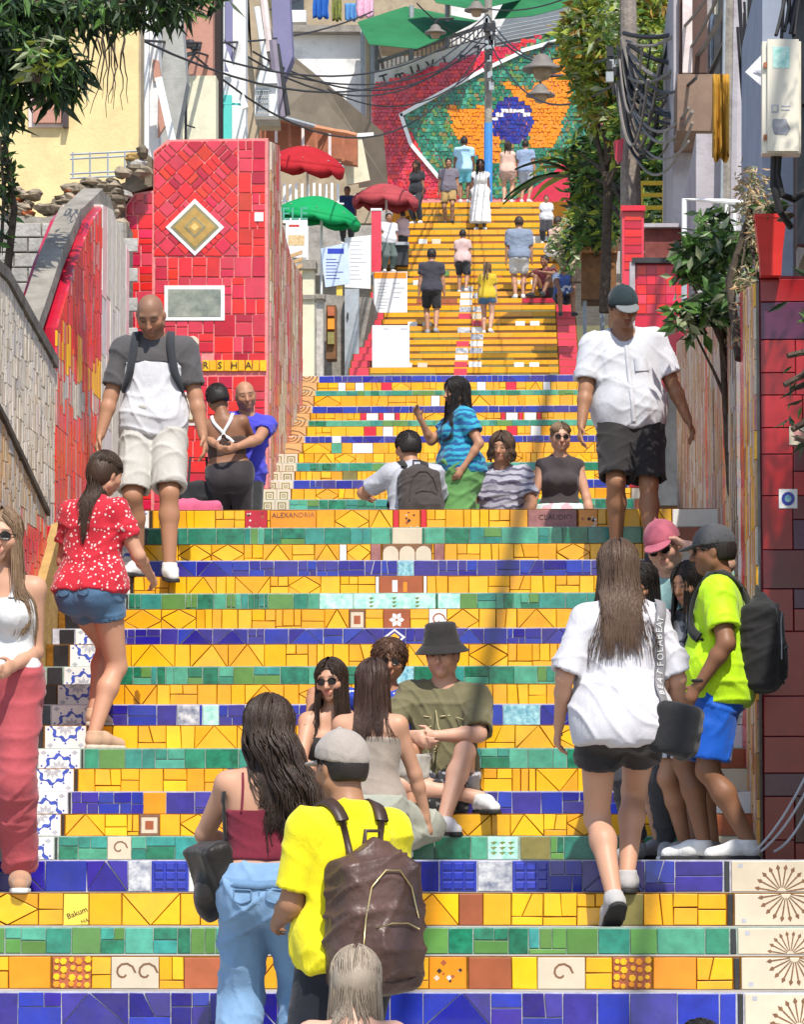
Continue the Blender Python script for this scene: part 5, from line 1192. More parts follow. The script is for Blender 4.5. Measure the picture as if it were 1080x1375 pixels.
plant('leafy_bush', 'dark leafy bush with pale leaves over the striped wall', 'bush', [(950, 345, 24.3, 45, 45, .3), (985, 400, 23.9, 40, 35, .3), (935, 420, 24.1, 35, 28, .25), (1000, 330, 24.5, 25, 30, .2), (960, 300, 24.6, 30, 25, .2)], 900, .12, [LEAF_D, LEAF_D, LEAF_M, LEAF_M, LEAF_P], 73, droop=.4, aspect=.45, trunk=(Vector((XW + .2, 24.4, LAND0 + 1)), W(965, 380, 24.4), .03), limbs=14)
plant('dry_vine', 'dry straw coloured vine mass above the red planter', 'vine', [(1012, 270, 23, 22, 50, .2), (1005, 420, 22.6, 14, 60, .12), (1020, 320, 22.8, 15, 30, .15)], 900, .06, [DRY, DRY, LEAF_P, M_BRN[1]], 74, droop=.5, aspect=.25, kindp='stem')
# feathery tree to the right, mostly outside the picture, that shades the right edge
plant('feathery_tree', 'feathery dark tree drooping in at the right edge', 'tree', [(1085, 470, 17.6, 30, 120, .25), (1072, 560, 17.6, 22, 60, .2), (1092, 390, 17.6, 35, 60, .25), (1330, 60, 17.6, 120, 260, .9), (1480, -60, 18.5, 260, 320, 1.4), (1420, -420, 18.0, 260, 200, 1.2), (1560, 300, 17.0, 150, 250, .8), (1300, -200, 19.5, 120, 180, .9)], 5200, .10, [LEAF_D, LEAF_D, LEAF_M], 75, droop=.9, aspect=.2,
      trunk=(Vector((2.9, 18.4, .3)), Vector((2.75, 18.2, 5.2)), .14), limbs=24)
rg = random.Random(77)
plant('pot_plant', 'small plant growing out of the red planter', 'plant', [(1036, 285, 20.9, 16, 16, .08)], 90, .07, [LEAF_D, DRY, LEAF_M], 76, kindp='stem')

for i, (x0, y0, x1, y1) in enumerate(((1092, 1022, 1014, 1143), (1094, 1040, 1022, 1143), (1090, 1075, 1040, 1143))):
    cable(W(x0, y0, 18.6), W(x1, y1, 18.5), .04, .006, 'pale cord slanting down to the landing by the dark red pillar', mat('pale_cord', (.42, .42, .44), .8, .2))

# plain house block added on the right, outside the picture, to shade the right wall
sh_ = empty('shade_house', (3.4, 21, 0)); tag(sh_, 'unseen two storey house block added to shade the right wall', 'building')
b = MB(); b.box((1.75, 15.7, 0), (6.0, 28.3, 5.9), PLASTER_B); o = b.build('wall', sh_); o.location = -Vector(sh_.location)
b = MB(); b.box((1.68, 15.6, 5.904), (6.1, 28.4, 6.05), CONC); o = b.build('roof', sh_); o.location = -Vector(sh_.location)
for yy in (16.5, 19.5, 22.5, 25.5):
    for zz_ in (2.2, 4.2):
        b = MB(); b.box((1.72, yy, zz_), (1.745, yy + 1.0, zz_ + 1.3), GLASS); o = b.build('window', sh_); o.location = -Vector(sh_.location)
rg = random.Random(91)
for i in range(18):
    x0, y0 = 838 + rg.uniform(-10, 8), rg.uniform(50, 150); x1, y1 = x0 + rg.uniform(20, 95), y0 + rg.uniform(-40, 50)
    cable(W(x0, y0, 49.7), W(x1, y1, 48 + rg.uniform(-1, 1)), rg.uniform(.2, .9), rg.uniform(.012, .024), 'slack grey cable looping in the tangle by the wooden pole', MATS['grey_cable'] if i % 3 else CABLE)
plant('pole_creeper', 'light green creeper wrapped over the cable tangle', 'creeper', [(870, 95, 51, 40, 60, .5), (830, 30, 51, 30, 35, .5), (900, 160, 52, 30, 40, .5)], 1500, .13, [LEAF_Y, LEAF_M, LEAF_P], 94, kindp='stem')
# ------------------------------------------------------------------ bodies and clothes: implicit surfaces -> one continuous mesh each
V3 = lambda *a: np.array(a, float)
def rc(a, b, r1, r2, k=.03, flat=None, planes=(), op='+'):
    return dict(t='rc', a=np.array(a, float), b=np.array(b, float), r1=r1, r2=r2, k=k, flat=flat, planes=planes, op=op)
def el(c, r, R=None, k=.02, planes=(), op='+'):
    return dict(t='el', c=np.array(c, float), r=np.array(r, float), R=np.eye(3) if R is None else R, k=k, planes=planes, op=op)
def bx(c, r, R=None, rd=.02, k=.02, planes=(), op='+'):
    return dict(t='bx', c=np.array(c, float), r=np.array(r, float), R=np.eye(3) if R is None else R, rd=rd, k=k, planes=planes, op=op)
def pbox(p):
    if p['t'] == 'rc':
        m = max(p['r1'], p['r2']); lo = np.minimum(p['a'] - m, p['b'] - m); hi = np.maximum(p['a'] + m, p['b'] + m)
    else:
        e = np.abs(p['R']) @ (p['r'] + p.get('rd', 0)); lo = p['c'] - e; hi = p['c'] + e
    return lo, hi
def pdist(p, x, y, z):
    if p['t'] == 'rc':
        a, d = p['a'], p['b'] - p['a']; L2 = max(d @ d, 1e-9); px, py, pz = x - a[0], y - a[1], z - a[2]
        t = np.clip((px * d[0] + py * d[1] + pz * d[2]) / L2, 0, 1); px, py, pz = px - t * d[0], py - t * d[1], pz - t * d[2]
        q = px * px + py * py + pz * pz
        if p['flat'] is not None:
            n, s = p['flat']; c = px * n[0] + py * n[1] + pz * n[2]; q = q + (s * s - 1) * c * c
        f = np.sqrt(q) - (p['r1'] + (p['r2'] - p['r1']) * t)
    elif p['t'] == 'el':
        R, c, r = p['R'], p['c'], p['r']; px, py, pz = x - c[0], y - c[1], z - c[2]
        u = (px * R[0, 0] + py * R[1, 0] + pz * R[2, 0]) / r[0]; v = (px * R[0, 1] + py * R[1, 1] + pz * R[2, 1]) / r[1]; w = (px * R[0, 2] + py * R[1, 2] + pz * R[2, 2]) / r[2]
        k0 = np.sqrt(u * u + v * v + w * w); k1 = np.sqrt((u / r[0]) ** 2 + (v / r[1]) ** 2 + (w / r[2]) ** 2) + 1e-9; f = k0 * (k0 - 1) / k1
    else:
        R, c, r = p['R'], p['c'], p['r']; px, py, pz = x - c[0], y - c[1], z - c[2]
        u = np.abs(px * R[0, 0] + py * R[1, 0] + pz * R[2, 0]) - r[0]; v = np.abs(px * R[0, 1] + py * R[1, 1] + pz * R[2, 1]) - r[1]; w = np.abs(px * R[0, 2] + py * R[1, 2] + pz * R[2, 2]) - r[2]
        f = np.sqrt(np.maximum(u, 0) ** 2 + np.maximum(v, 0) ** 2 + np.maximum(w, 0) ** 2) + np.minimum(np.maximum(u, np.maximum(v, w)), 0) - p['rd']
    for (pt, n) in p['planes']: f = np.maximum(f, (x - pt[0]) * n[0] + (y - pt[1]) * n[1] + (z - pt[2]) * n[2])
    return f
def comb(F, f, p):
    k = p['k']
    if p['op'] == '+':
        if k <= 0: return np.minimum(F, f)
        h = np.maximum(k - np.abs(F - f), 0) / k; return np.minimum(F, f) - h * h * k * .25
    if p['op'] == '-':
        h = np.maximum(k - np.abs(F + f), 0) / max(k, 1e-6); return np.maximum(F, -f) + h * h * k * .25
    h = np.maximum(k - np.abs(F - f), 0) / max(k, 1e-6); return np.maximum(F, f) + h * h * k * .25
def field_at(prims, P, cuts=()):
    F = np.full(len(P), 1.0)
    for p in prims: F = comb(F, pdist(p, P[:, 0], P[:, 1], P[:, 2]), p)
    for (pt, n) in cuts: F = np.maximum(F, (P - np.array(pt)) @ np.array(n))
    return F
def axis(lo, hi, h, fine=None):
    if fine is None: return np.arange(lo, hi + h, h)
    a, b, hf = fine; a, b = max(a, lo), min(b, hi)
    if b <= a: return np.arange(lo, hi + h, h)
    return np.unique(np.concatenate([np.linspace(lo, a, max(2, int((a - lo) / h) + 1)), np.linspace(a, b, max(2, int((b - a) / hf) + 1)), np.linspace(b, hi, max(2, int((hi - b) / h) + 1))]).round(6))
def polygonise(prims, h, cuts=(), fine=None, noise=None):
    los, his = zip(*[pbox(p) for p in prims if p['op'] == '+']); lo = np.min(los, 0) - .03; hi = np.max(his, 0) + .03
    for (pt, n) in cuts:                                    # axis aligned cuts shrink the grid
        if abs(n[2]) > .99:
            if n[2] > 0: hi[2] = min(hi[2], pt[2] + .03)
            else: lo[2] = max(lo[2], pt[2] - .03)
    ax = [axis(lo[i], hi[i], h, None if fine is None else (fine[0][i], fine[1][i], fine[2])) for i in range(3)]
    F = np.full([len(a) for a in ax], .12, np.float32)
    for p in prims:
        l, u = pbox(p); mg = p['k'] + .03; sl = []
        for i in range(3): sl.append(slice(max(0, int(np.searchsorted(ax[i], l[i] - mg)) - 1), int(np.searchsorted(ax[i], u[i] + mg)) + 1))
        sl = tuple(sl); x, y, z = ax[0][sl[0]][:, None, None], ax[1][sl[1]][None, :, None], ax[2][sl[2]][None, None, :]
        if F[sl].size: F[sl] = comb(F[sl], pdist(p, x, y, z), p)
    for (pt, n) in cuts: F = np.maximum(F, (ax[0][:, None, None] - pt[0]) * n[0] + (ax[1][None, :, None] - pt[1]) * n[1] + (ax[2][None, None, :] - pt[2]) * n[2])
    F[0], F[-1], F[:, 0], F[:, -1], F[:, :, 0], F[:, :, -1] = .1, .1, .1, .1, .1, .1
    S = F < 0; c8 = [S[i:S.shape[0] - 1 + i, j:S.shape[1] - 1 + j, k:S.shape[2] - 1 + k] for i in (0, 1) for j in (0, 1) for k in (0, 1)]
    an = c8[0].copy(); al = c8[0].copy()
    for c in c8[1:]: an |= c; al &= c
    act = an & ~al; I = np.argwhere(act)
    if len(I) == 0: return np.zeros((0, 3)), np.zeros((0, 4), int)
    idx = np.full(act.shape, -1, np.int64); idx[act] = np.arange(len(I))
    cor = [(i, j, k) for i in (0, 1) for j in (0, 1) for k in (0, 1)]
    val = np.stack([F[I[:, 0] + i, I[:, 1] + j, I[:, 2] + k] for i, j, k in cor], 1).astype(float)
    acc = np.zeros((len(I), 3)); cnt = np.zeros(len(I))
    for a in range(8):
        for b in range(a + 1, 8):
            d = [q != w for q, w in zip(cor[a], cor[b])]
            if sum(d) != 1: continue
            m = (val[:, a] < 0) != (val[:, b] < 0); t = np.where(m, val[:, a] / np.where(m, val[:, a] - val[:, b], 1), 0)
            pa = np.stack([ax[q][I[:, q] + cor[a][q]] for q in range(3)], 1); pb = np.stack([ax[q][I[:, q] + cor[b][q]] for q in range(3)], 1)
            acc += np.where(m[:, None], pa + (pb - pa) * t[:, None], 0); cnt += m
    Vt = acc / cnt[:, None]; quads = []
    for d in range(3):
        e1, e2 = [(1, 2), (2, 0), (0, 1)][d]
        s0 = [slice(1, -1)] * 3; s0[d] = slice(0, -1); s1 = [slice(1, -1)] * 3; s1[d] = slice(1, None)
        A, B = S[tuple(s0)], S[tuple(s1)]; E = np.argwhere(A != B)
        if len(E) == 0: continue
        base = E.copy(); base[:, e1] += 1; base[:, e2] += 1; fl = A[E[:, 0], E[:, 1], E[:, 2]]
        def at(o1, o2):
            q = base.copy(); q[:, e1] += o1; q[:, e2] += o2; return idx[q[:, 0], q[:, 1], q[:, 2]]
        Q = np.stack([at(-1, -1), at(0, -1), at(0, 0), at(-1, 0)], 1); Q[~fl] = Q[~fl][:, ::-1]; quads.append(Q)
    Q = np.concatenate(quads); Q = Q[(Q >= 0).all(1)]
    return Vt, Q
def vnormals(Vt, Q):
    n = np.cross(Vt[Q[:, 2]] - Vt[Q[:, 0]], Vt[Q[:, 3]] - Vt[Q[:, 1]]); N = np.zeros_like(Vt)
    for i in range(4): np.add.at(N, Q[:, i], n)
    return N / (np.linalg.norm(N, axis=1, keepdims=True) + 1e-12)
def folds(Vt, Q, amp, seed, freq=38, vertical=.35):
    """long soft creases: upright ones towards the hem, slanting ones above"""
    if amp <= 0: return Vt
    rg = np.random.RandomState(seed); N = vnormals(Vt, Q); d = np.zeros(len(Vt)); z = (Vt[:, 2] - Vt[:, 2].min()) / (np.ptp(Vt[:, 2]) + 1e-6)
    for i in range(6):
        k = rg.normal(size=3); k[2] = 0 if i < 2 else np.sign(rg.normal()) * (1.1 if i < 4 else 2.2); k = k / np.linalg.norm(k) * freq * rg.uniform(.35, .85); k2 = rg.normal(size=3) * 5
        s = np.sin(Vt @ k + 2.2 * np.sin(Vt @ k2 + i * 1.7) + rg.uniform(0, 6)); ms = np.clip(.9 * np.sin(Vt @ (rg.normal(size=3) * 8) + rg.uniform(0, 6)) + .25, 0, 1)
        d += ((1 - np.abs(s)) ** 3 - .12) * ms * ((1.1 - z) if i < 2 else 1.0)
    return Vt + N * (d * amp * 1.35)[:, None]
def np_mesh(name, Vt, Q, m, parent, cols=None, smooth=True):
    me = bpy.data.meshes.new(name); n = len(Vt)
    me.vertices.add(n); me.vertices.foreach_set('co', Vt.astype(np.float32).ravel()); k = Q.shape[1]
    me.loops.add(len(Q) * k); me.polygons.add(len(Q)); me.loops.foreach_set('vertex_index', Q.astype(np.int32).ravel())
    me.polygons.foreach_set('loop_start', np.arange(0, len(Q) * k, k, dtype=np.int32)); me.polygons.foreach_set('loop_total', np.full(len(Q), k, np.int32))
    me.polygons.foreach_set('use_smooth', np.full(len(Q), smooth, bool)); me.update(calc_edges=True); me.validate()
    if cols is not None:
        ca = me.color_attributes.new('tint', 'FLOAT_COLOR', 'POINT'); ca.data.foreach_set('color', np.concatenate([cols, np.ones((n, 1))], 1).astype(np.float32).ravel())
    me.materials.append(m); o = bpy.data.objects.new(name, me); C.objects.link(o)
    if parent is not None: o.parent = parent
    return o
def solid(name, prims, h, m, parent, cuts=(), fine=None, fold=0, seed=1, freq=38, vertical=.35, cols=None):
    Vt, Q = polygonise(prims, h, cuts, fine)
    if len(Q) == 0: return None
    if fold: Vt = folds(Vt, Q, fold, seed, freq, vertical)
    return np_mesh(name, Vt, Q, m, parent, cols(Vt) if cols else None)

# ------------------------------------------------------------------ skin, hair, cloth
def skin_mat():
    if 'skin' in MATS: return MATS['skin']
    m = bpy.data.materials.new('skin'); m.use_nodes = True; N, L = nodes_of(m); b = N['Principled BSDF']; b.inputs['Roughness'].default_value = .5; b.inputs['Specular IOR Level'].default_value = .35
    at = N.new('ShaderNodeAttribute'); at.attribute_name = 'tint'; nz = N.new('ShaderNodeTexNoise'); nz.inputs['Scale'].default_value = 14; nz.inputs['Detail'].default_value = 4
    tc = N.new('ShaderNodeTexCoord'); L.new(tc.outputs['Object'], nz.inputs['Vector']); mr = N.new('ShaderNodeMapRange'); mr.inputs['To Min'].default_value = .88; mr.inputs['To Max'].default_value = 1.12; L.new(nz.outputs[0], mr.inputs[0])
    mx = N.new('ShaderNodeVectorMath'); mx.operation = 'MULTIPLY'; L.new(at.outputs['Color'], mx.inputs[0]); L.new(mr.outputs[0], mx.inputs[1]); L.new(mx.outputs[0], b.inputs['Base Color'])
    b.inputs['Subsurface Weight'].default_value = .06; b.inputs['Subsurface Radius'].default_value = (.012, .005, .003); b.inputs['Subsurface Scale'].default_value = 1.0
    MATS['skin'] = m; return m
def cloth_mat(name, col, rough=.85, pattern=None, col2=None, scale=30., thr=.25):
    if name in MATS: return MATS[name]
    m = mat(name, col, rough, .2, .12, 7, bump=.12, bscale=220, sheen=.15)
    N, L = nodes_of(m); b = N['Principled BSDF']; fine = b.inputs['Normal'].links[0].from_node; tc = N.new('ShaderNodeTexCoord'); mp = N.new('ShaderNodeMapping'); mp.inputs['Scale'].default_value = (1, 1, .55); mp.inputs['Rotation'].default_value = (.3, .5, .2)
    cn = N.new('ShaderNodeTexNoise'); cn.inputs['Scale'].default_value = 15; cn.inputs['Detail'].default_value = 3; cn.inputs['Distortion'].default_value = 1.6; L.new(tc.outputs['Object'], mp.inputs[0]); L.new(mp.outputs[0], cn.inputs['Vector'])
    cb = N.new('ShaderNodeBump'); cb.inputs['Strength'].default_value = .26; cb.inputs['Distance'].default_value = .02; L.new(cn.outputs[0], cb.inputs['Height']); L.new(cb.outputs[0], fine.inputs['Normal'])
    if pattern:
        N, L = nodes_of(m); b = N['Principled BSDF']; src = b.inputs['Base Color'].links[0].from_socket; tc = N.new('ShaderNodeTexCoord'); mx = N.new('ShaderNodeMix'); mx.data_type = 'RGBA'; mx.inputs['B'].default_value = tuple(col2) + (1,)
        if pattern == 'spots':
            v = N.new('ShaderNodeTexVoronoi'); v.inputs['Scale'].default_value = scale; L.new(tc.outputs['Object'], v.inputs['Vector']); nz = N.new('ShaderNodeTexNoise'); nz.inputs['Scale'].default_value = scale * 1.7; L.new(tc.outputs['Object'], nz.inputs['Vector'])
            ad = N.new('ShaderNodeMath'); ad.operation = 'MULTIPLY_ADD'; ad.inputs[1].default_value = .35; L.new(nz.outputs[0], ad.inputs[0]); L.new(v.outputs['Distance'], ad.inputs[2])
            lt = N.new('ShaderNodeMath'); lt.operation = 'LESS_THAN'; lt.inputs[1].default_value = thr + .17; L.new(ad.outputs[0], lt.inputs[0]); L.new(lt.outputs[0], mx.inputs['Factor'])
        elif pattern in ('wave', 'stripe', 'vstripe'):
            w = N.new('ShaderNodeTexWave'); w.inputs['Scale'].default_value = scale; w.inputs['Distortion'].default_value = 6 if pattern == 'wave' else 0; w.inputs['Detail Scale'].default_value = 1.5; w.bands_direction = 'X' if pattern == 'vstripe' else 'Z'
            L.new(tc.outputs['Object'], w.inputs['Vector']); gt = N.new('ShaderNodeMath'); gt.operation = 'GREATER_THAN'; gt.inputs[1].default_value = thr; L.new(w.outputs['Fac'], gt.inputs[0]); L.new(gt.outputs[0], mx.inputs['Factor'])
        elif pattern == 'blotch':
            nz = N.new('ShaderNodeTexNoise'); nz.inputs['Scale'].default_value = scale; nz.inputs['Detail'].default_value = 2; L.new(tc.outputs['Object'], nz.inputs['Vector']); gt = N.new('ShaderNodeMath'); gt.operation = 'GREATER_THAN'; gt.inputs[1].default_value = thr; L.new(nz.outputs[0], gt.inputs[0]); L.new(gt.outputs[0], mx.inputs['Factor'])
        L.new(src, mx.inputs['A']); L.new(mx.outputs['Result'], b.inputs['Base Color'])
    return m
def hair_mat(name, col, col2=None):
    if name in MATS: return MATS[name]
    m = mat(name, col, .5, .35, 0, 3, col2=col2 or tuple(v * 1.9 for v in col)); N, L = nodes_of(m); b = N['Principled BSDF']
    tc = N.new('ShaderNodeTexCoord'); mp = N.new('ShaderNodeMapping'); mp.inputs['Scale'].default_value = (130, 130, 9); nz = N.new('ShaderNodeTexNoise'); nz.inputs['Scale'].default_value = 1; nz.inputs['Detail'].default_value = 3
    L.new(tc.outputs['Object'], mp.inputs[0]); L.new(mp.outputs[0], nz.inputs['Vector']); bp = N.new('ShaderNodeBump'); bp.inputs['Strength'].default_value = .5; bp.inputs['Distance'].default_value = .01; L.new(nz.outputs[0], bp.inputs['Height']); L.new(bp.outputs[0], b.inputs['Normal'])
    return m
SKIN = {'fair': (.58, .33, .23), 'light': (.52, .28, .18), 'tan': (.40, .20, .115), 'olive': (.33, .165, .09), 'brown': (.23, .105, .055), 'deep': (.13, .058, .032)}
def rotm(yaw=0, pitch=0, roll=0):
    """yaw left, pitch down/forward, roll to the right (degrees); columns are right, forward, up"""
    return np.array(Matrix.Rotation(math.radians(yaw), 3, 'Z') @ Matrix.Rotation(math.radians(-pitch), 3, 'X') @ Matrix.Rotation(math.radians(roll), 3, 'Y'))
def ik(a, t, l1, l2, pole):
    d = t - a; L = np.linalg.norm(d); L = min(max(L, abs(l1 - l2) + .01), (l1 + l2) * .999); u = d / (np.linalg.norm(d) + 1e-9); e = a + u * L
    x = (l1 * l1 - l2 * l2 + L * L) / (2 * L); y = math.sqrt(max(l1 * l1 - x * x, 0)); q = pole - u * (pole @ u); q = q / (np.linalg.norm(q) + 1e-9)
    return a + u * x + q * y, e

class Person:
    def __init__(s, label, X, Y, Zg, heading, H=1.7, sex='m', skin='light', bw=1.0, pelvis=None, lean=0, side=0, twist=0, head=(0, 0, 0), footL=None, footR=None, toeL=0, toeR=0, pitchL=0, pitchR=0,
                 handL=None, handR=None, elbL=None, elbR=None, kneeL=None, kneeR=None, curl=.5, h=.011, hf=.0065, group=None, group_ok=True, belly=0, fingers=True, peace=None, sh_drop=0):
        s.h, s.hf = h, hf; s.sex = sex; f = sex == 'f'; k = H / 1.72; s.k = k; s.H = H
        s.root = empty('person', (X, Y, Zg), math.radians(heading)); tag(s.root, label, 'person', group)
        sw = (.150 if f else .178) * k * (1 + .5 * (bw - 1)); hw = .088 * k; s.bw = bw
        P = np.array(pelvis, float) if pelvis is not None else V3(0, 0, .905 * k)
        s.P = P; R = rotm(twist, lean, side); s.R = R; T = lambda x, y, z: P + R @ V3(x, y, z) * k; s.T = T
        nb = T(0, -.012, .505); s.nb = nb; s.sh = {-1: T(-sw / k, -.015, .445 - sh_drop), 1: T(sw / k, -.015, .445 - sh_drop)}
        Rh = rotm(*head); s.Rh = Rh; hc = nb + R @ V3(0, .01, .035) * k + Rh @ V3(0, .025, .135) * k; s.hc = hc
        Hd = lambda x, y, z: hc + Rh @ V3(x, y, z) * k; s.Hd = Hd
        hipR = rotm(twist * .5, lean * .25, 0); s.hip = {-1: P + hipR @ V3(-hw, 0, -.02), 1: P + hipR @ V3(hw, 0, -.02)}
        ft = {-1: np.array(footL, float) if footL is not None else V3(-.10 * k, 0, 0), 1: np.array(footR, float) if footR is not None else V3(.10 * k, 0, 0)}
        toe = {-1: toeL, 1: toeR}; pit = {-1: pitchL, 1: pitchR}; kp = {-1: kneeL, 1: kneeR}
        s.foot, s.knee, s.ank, s.Rf = {}, {}, {}, {}
        for q in (-1, 1):
            Rf = rotm(-q * 10 + toe[q], pit[q], 0); s.Rf[q] = Rf; an = ft[q] + Rf @ V3(0, -.055, .085) * k + V3(0, 0, 0)
            kn, an = ik(s.hip[q], an, .435 * k, .425 * k, np.array(kp[q], float) if kp[q] is not None else V3(q * .12, 1, 0)); s.knee[q], s.ank[q] = kn, an; s.foot[q] = an - Rf @ V3(0, -.055, .085) * k
        hd = {-1: handL, 1: handR}; ep = {-1: elbL, 1: elbR}; s.elb, s.wri = {}, {}
        for q in (-1, 1):
            t = np.array(hd[q], float) if hd[q] is not None else s.sh[q] + V3(q * .07, .05, -.535) * k
            s.elb[q], s.wri[q] = ik(s.sh[q], t, .285 * k, .25 * k, np.array(ep[q], float) if ep[q] is not None else V3(q * .5, -1, 0))
        # ---- prims of the bare body
        F_ = (R @ V3(0, 1, 0), 1.22); b = bw; wa = (.088 if f else .108) * b * k; W_ = {}
        W_['pelvis'] = rc(s.hip[-1] + V3(.01, 0, .05), s.hip[1] + V3(-.01, 0, .05), (.112 if f else .105) * b * k, (.112 if f else .105) * b * k, .05, (R @ V3(0, 1, 0), 1.05))
        W_['belly'] = rc(T(-.045, .012 + belly * .3, .09), T(.045, .012 + belly * .3, .09), wa + .012 + belly, wa + .012 + belly, .07, F_)
        W_['waist'] = rc(T(-.045, .0, .2), T(.045, .0, .2), wa + belly * .4, wa + belly * .4, .06, F_)
        W_['ribs'] = rc(T(-.065, .0, .31), T(.065, .0, .31), (.095 if f else .112) * b * k, (.095 if f else .112) * b * k, .06, F_)
        W_['chest'] = rc(T(-.085, -.015, .405), T(.085, -.015, .405), (.068 if f else .082) * b * k, (.068 if f else .082) * b * k, .06)
        W_['traps'] = rc(T(0, -.02, .47), T(0, -.015, .52), .062 * k, .055 * k, .05)
        for q in (-1, 1):
            W_['glute', q] = el(P + hipR @ V3(q * .068, -.062, -.035) * k, np.array([.09, .085, .095]) * k * (1.06 if f else .95) * b, None, .04)
            if f: W_['bust', q] = el(T(q * .068, .085, .315), np.array([.062, .058, .06]) * k * (1 + .6 * (b - 1)), R, .035)
            W_['shoulder', q] = rc(T(q * .03, -.012, .475), s.sh[q], .05 * k, (.052 if f else .064) * k, .04)
            W_['arm', q] = rc(s.sh[q], s.elb[q], (.049 if f else .060) * b * k, (.037 if f else .043) * k * (.5 + .5 * b), .03)
            fm = s.elb[q] + (s.wri[q] - s.elb[q]) * .3
            W_['fore', q] = rc(s.elb[q], fm, (.037 if f else .043) * k, (.036 if f else .044) * k, .02); W_['fore2', q] = rc(fm, s.wri[q], (.036 if f else .044) * k, (.0235 if f else .028) * k, .02)
            W_['thigh', q] = rc(s.hip[q] + V3(q * .005, 0, -.02), s.knee[q], .09 * b * k * (1.03 if f else 1), .055 * k * (.6 + .4 * b), .04)
            cf = s.knee[q] + (s.ank[q] - s.knee[q]) * .32; bk = np.cross(s.ank[q] - s.knee[q], V3(1, 0, 0)); 
            fwd = s.Rf[q] @ V3(0, 1, 0)
            W_['calf', q] = rc(s.knee[q], cf - fwd * .016, .053 * k, .057 * k * (.6 + .4 * b), .03); W_['shin', q] = rc(cf - fwd * .016, s.ank[q], .056 * k * (.6 + .4 * b), .036 * k, .03)
            fo = lambda x, y, z, q=q: s.foot[q] + s.Rf[q] @ V3(x, y, z) * k; s.__dict__['fo%d' % q] = fo
            W_['heel', q] = rc(fo(0, -.06, .04), fo(0, .03, .045), .034 * k, .032 * k, .03); W_['toe', q] = rc(fo(0, .02, .04), fo(q * .006, .13, .022), .036 * k, .022 * k, .03, planes=[(fo(0, 0, .002), s.Rf[q] @ V3(0, 0, -1))])
        neck_r = (.048 if f else .059) * k
        W_['neck'] = rc(T(0, -.018, .48), Hd(0, -.02, -.06), neck_r * 1.12, neck_r, .03)
        hw2 = .96 if f else 1.0
        HP = [el(Hd(0, -.014, .032), V3(.077 * hw2, .097, .088) * k, Rh, .02), rc(Hd(0, .02, -.01), Hd(0, .052, -.082), .068 * k * hw2, (.030 if f else .035) * k, .03, (Rh @ V3(1, 0, 0), 1.0)),
              rc(Hd(-.045, .0, -.055), Hd(.045, .0, -.055), .034 * k, .034 * k, .03)]
        for q in (-1, 1):
            HP += [el(Hd(q * .04, .056, -.022), V3(.03, .028, .026) * k, Rh, .03), el(Hd(q * .0785 * hw2, -.006, -.006), V3(.011, .019, .031) * k, Rh @ rotm(q * 18, 0, 0), .008)]
        HP += [rc(Hd(-.04, .07, .026), Hd(.04, .07, .026), .014 * k, .014 * k, .02)]
        for q in (-1, 1): HP += [el(Hd(q * .032, .1, .005), V3(.019, .016, .013) * k, Rh, .012, op='-'), el(Hd(q * .031, .077, .004), V3(.0145, .0135, .0125) * k, Rh, .003)]
        HP += [rc(Hd(0, .083, .018), Hd(0, .108, -.03), .008 * k, .0125 * k, .012), rc(Hd(-.011, .096, -.034), Hd(.011, .096, -.034), .0085 * k, .0085 * k, .008),
               rc(Hd(-.019, .083, -.0575), Hd(.019, .083, -.0575), .0085 * k, .0085 * k, .006), rc(Hd(-.015, .081, -.069), Hd(.015, .081, -.069), .009 * k, .009 * k, .006), rc(Hd(-.017, .099, -.0635), Hd(.017, .099, -.0635), .0022, .0022, .003, op='-')]
        s.W, s.HP = W_, HP; HN = []
        pal = {}
        for q in (-1, 1):
            w, e = s.wri[q], s.elb[q]; d = (w - e) / np.linalg.norm(w - e); side_ = np.cross(d, s.root_fwd()) if False else None
            n = V3(-q, 0, 0); n = n - d * (n @ d)
            if np.linalg.norm(n) < .3: n = V3(0, 0, -1) - d * (-d[2])
            n /= np.linalg.norm(n); v = np.cross(d, n) * q; v = v if v[1] > -.3 else v; pal[q] = (w, d, n, v)
            HN.append(rc(w, w + d * .075 * k, .024 * k, .03 * k, .02, (n, 1.75)))
            if fingers:
                for j in range(4):
                    o = w + d * (.078 - abs(j - 1.3) * .004) * k + v * (.025 - .0165 * j) * k; Lf = (.046, .052, .048, .037)[j] * k; c = curl * (1 + .1 * j)
                    if peace == q: c = -.1 if j in (0, 1) else 2.0
                    d1 = d * math.cos(c * .7) + n * math.sin(c * .7) + v * ((.22 - .44 * j) if peace == q and j < 2 else (.06 - .04 * j)); d1 /= np.linalg.norm(d1); d2 = d * math.cos(c * 1.7) + n * math.sin(c * 1.7) + v * (.25 - .5 * j if peace == q and j < 2 else 0)
                    m_ = o + d1 * Lf; HN += [rc(o - d * .012, m_, .0092 * k, .0085 * k, .006), rc(m_, m_ + d2 * Lf * .85, .0085 * k, .0068 * k, .004)]
                o = w + d * .025 * k + v * .022 * k; d1 = d * .65 + v * .65 + n * .35; d1 /= np.linalg.norm(d1); m_ = o + d1 * .04 * k; HN += [rc(o, m_, .0125 * k, .010 * k, .012), rc(m_, m_ + (d * .85 + v * .2 + n * .35) * .034 * k, .0095 * k, .0075 * k, .004)]
            else: HN.append(rc(w + d * .07 * k, w + d * .13 * k + n * .02, .026 * k, .015 * k, .02, (n, 1.6)))
        s.HN = HN; s.pal = pal; s.col = np.array(SKIN[skin]); s.top = None
    def root_fwd(s): return V3(0, 1, 0)
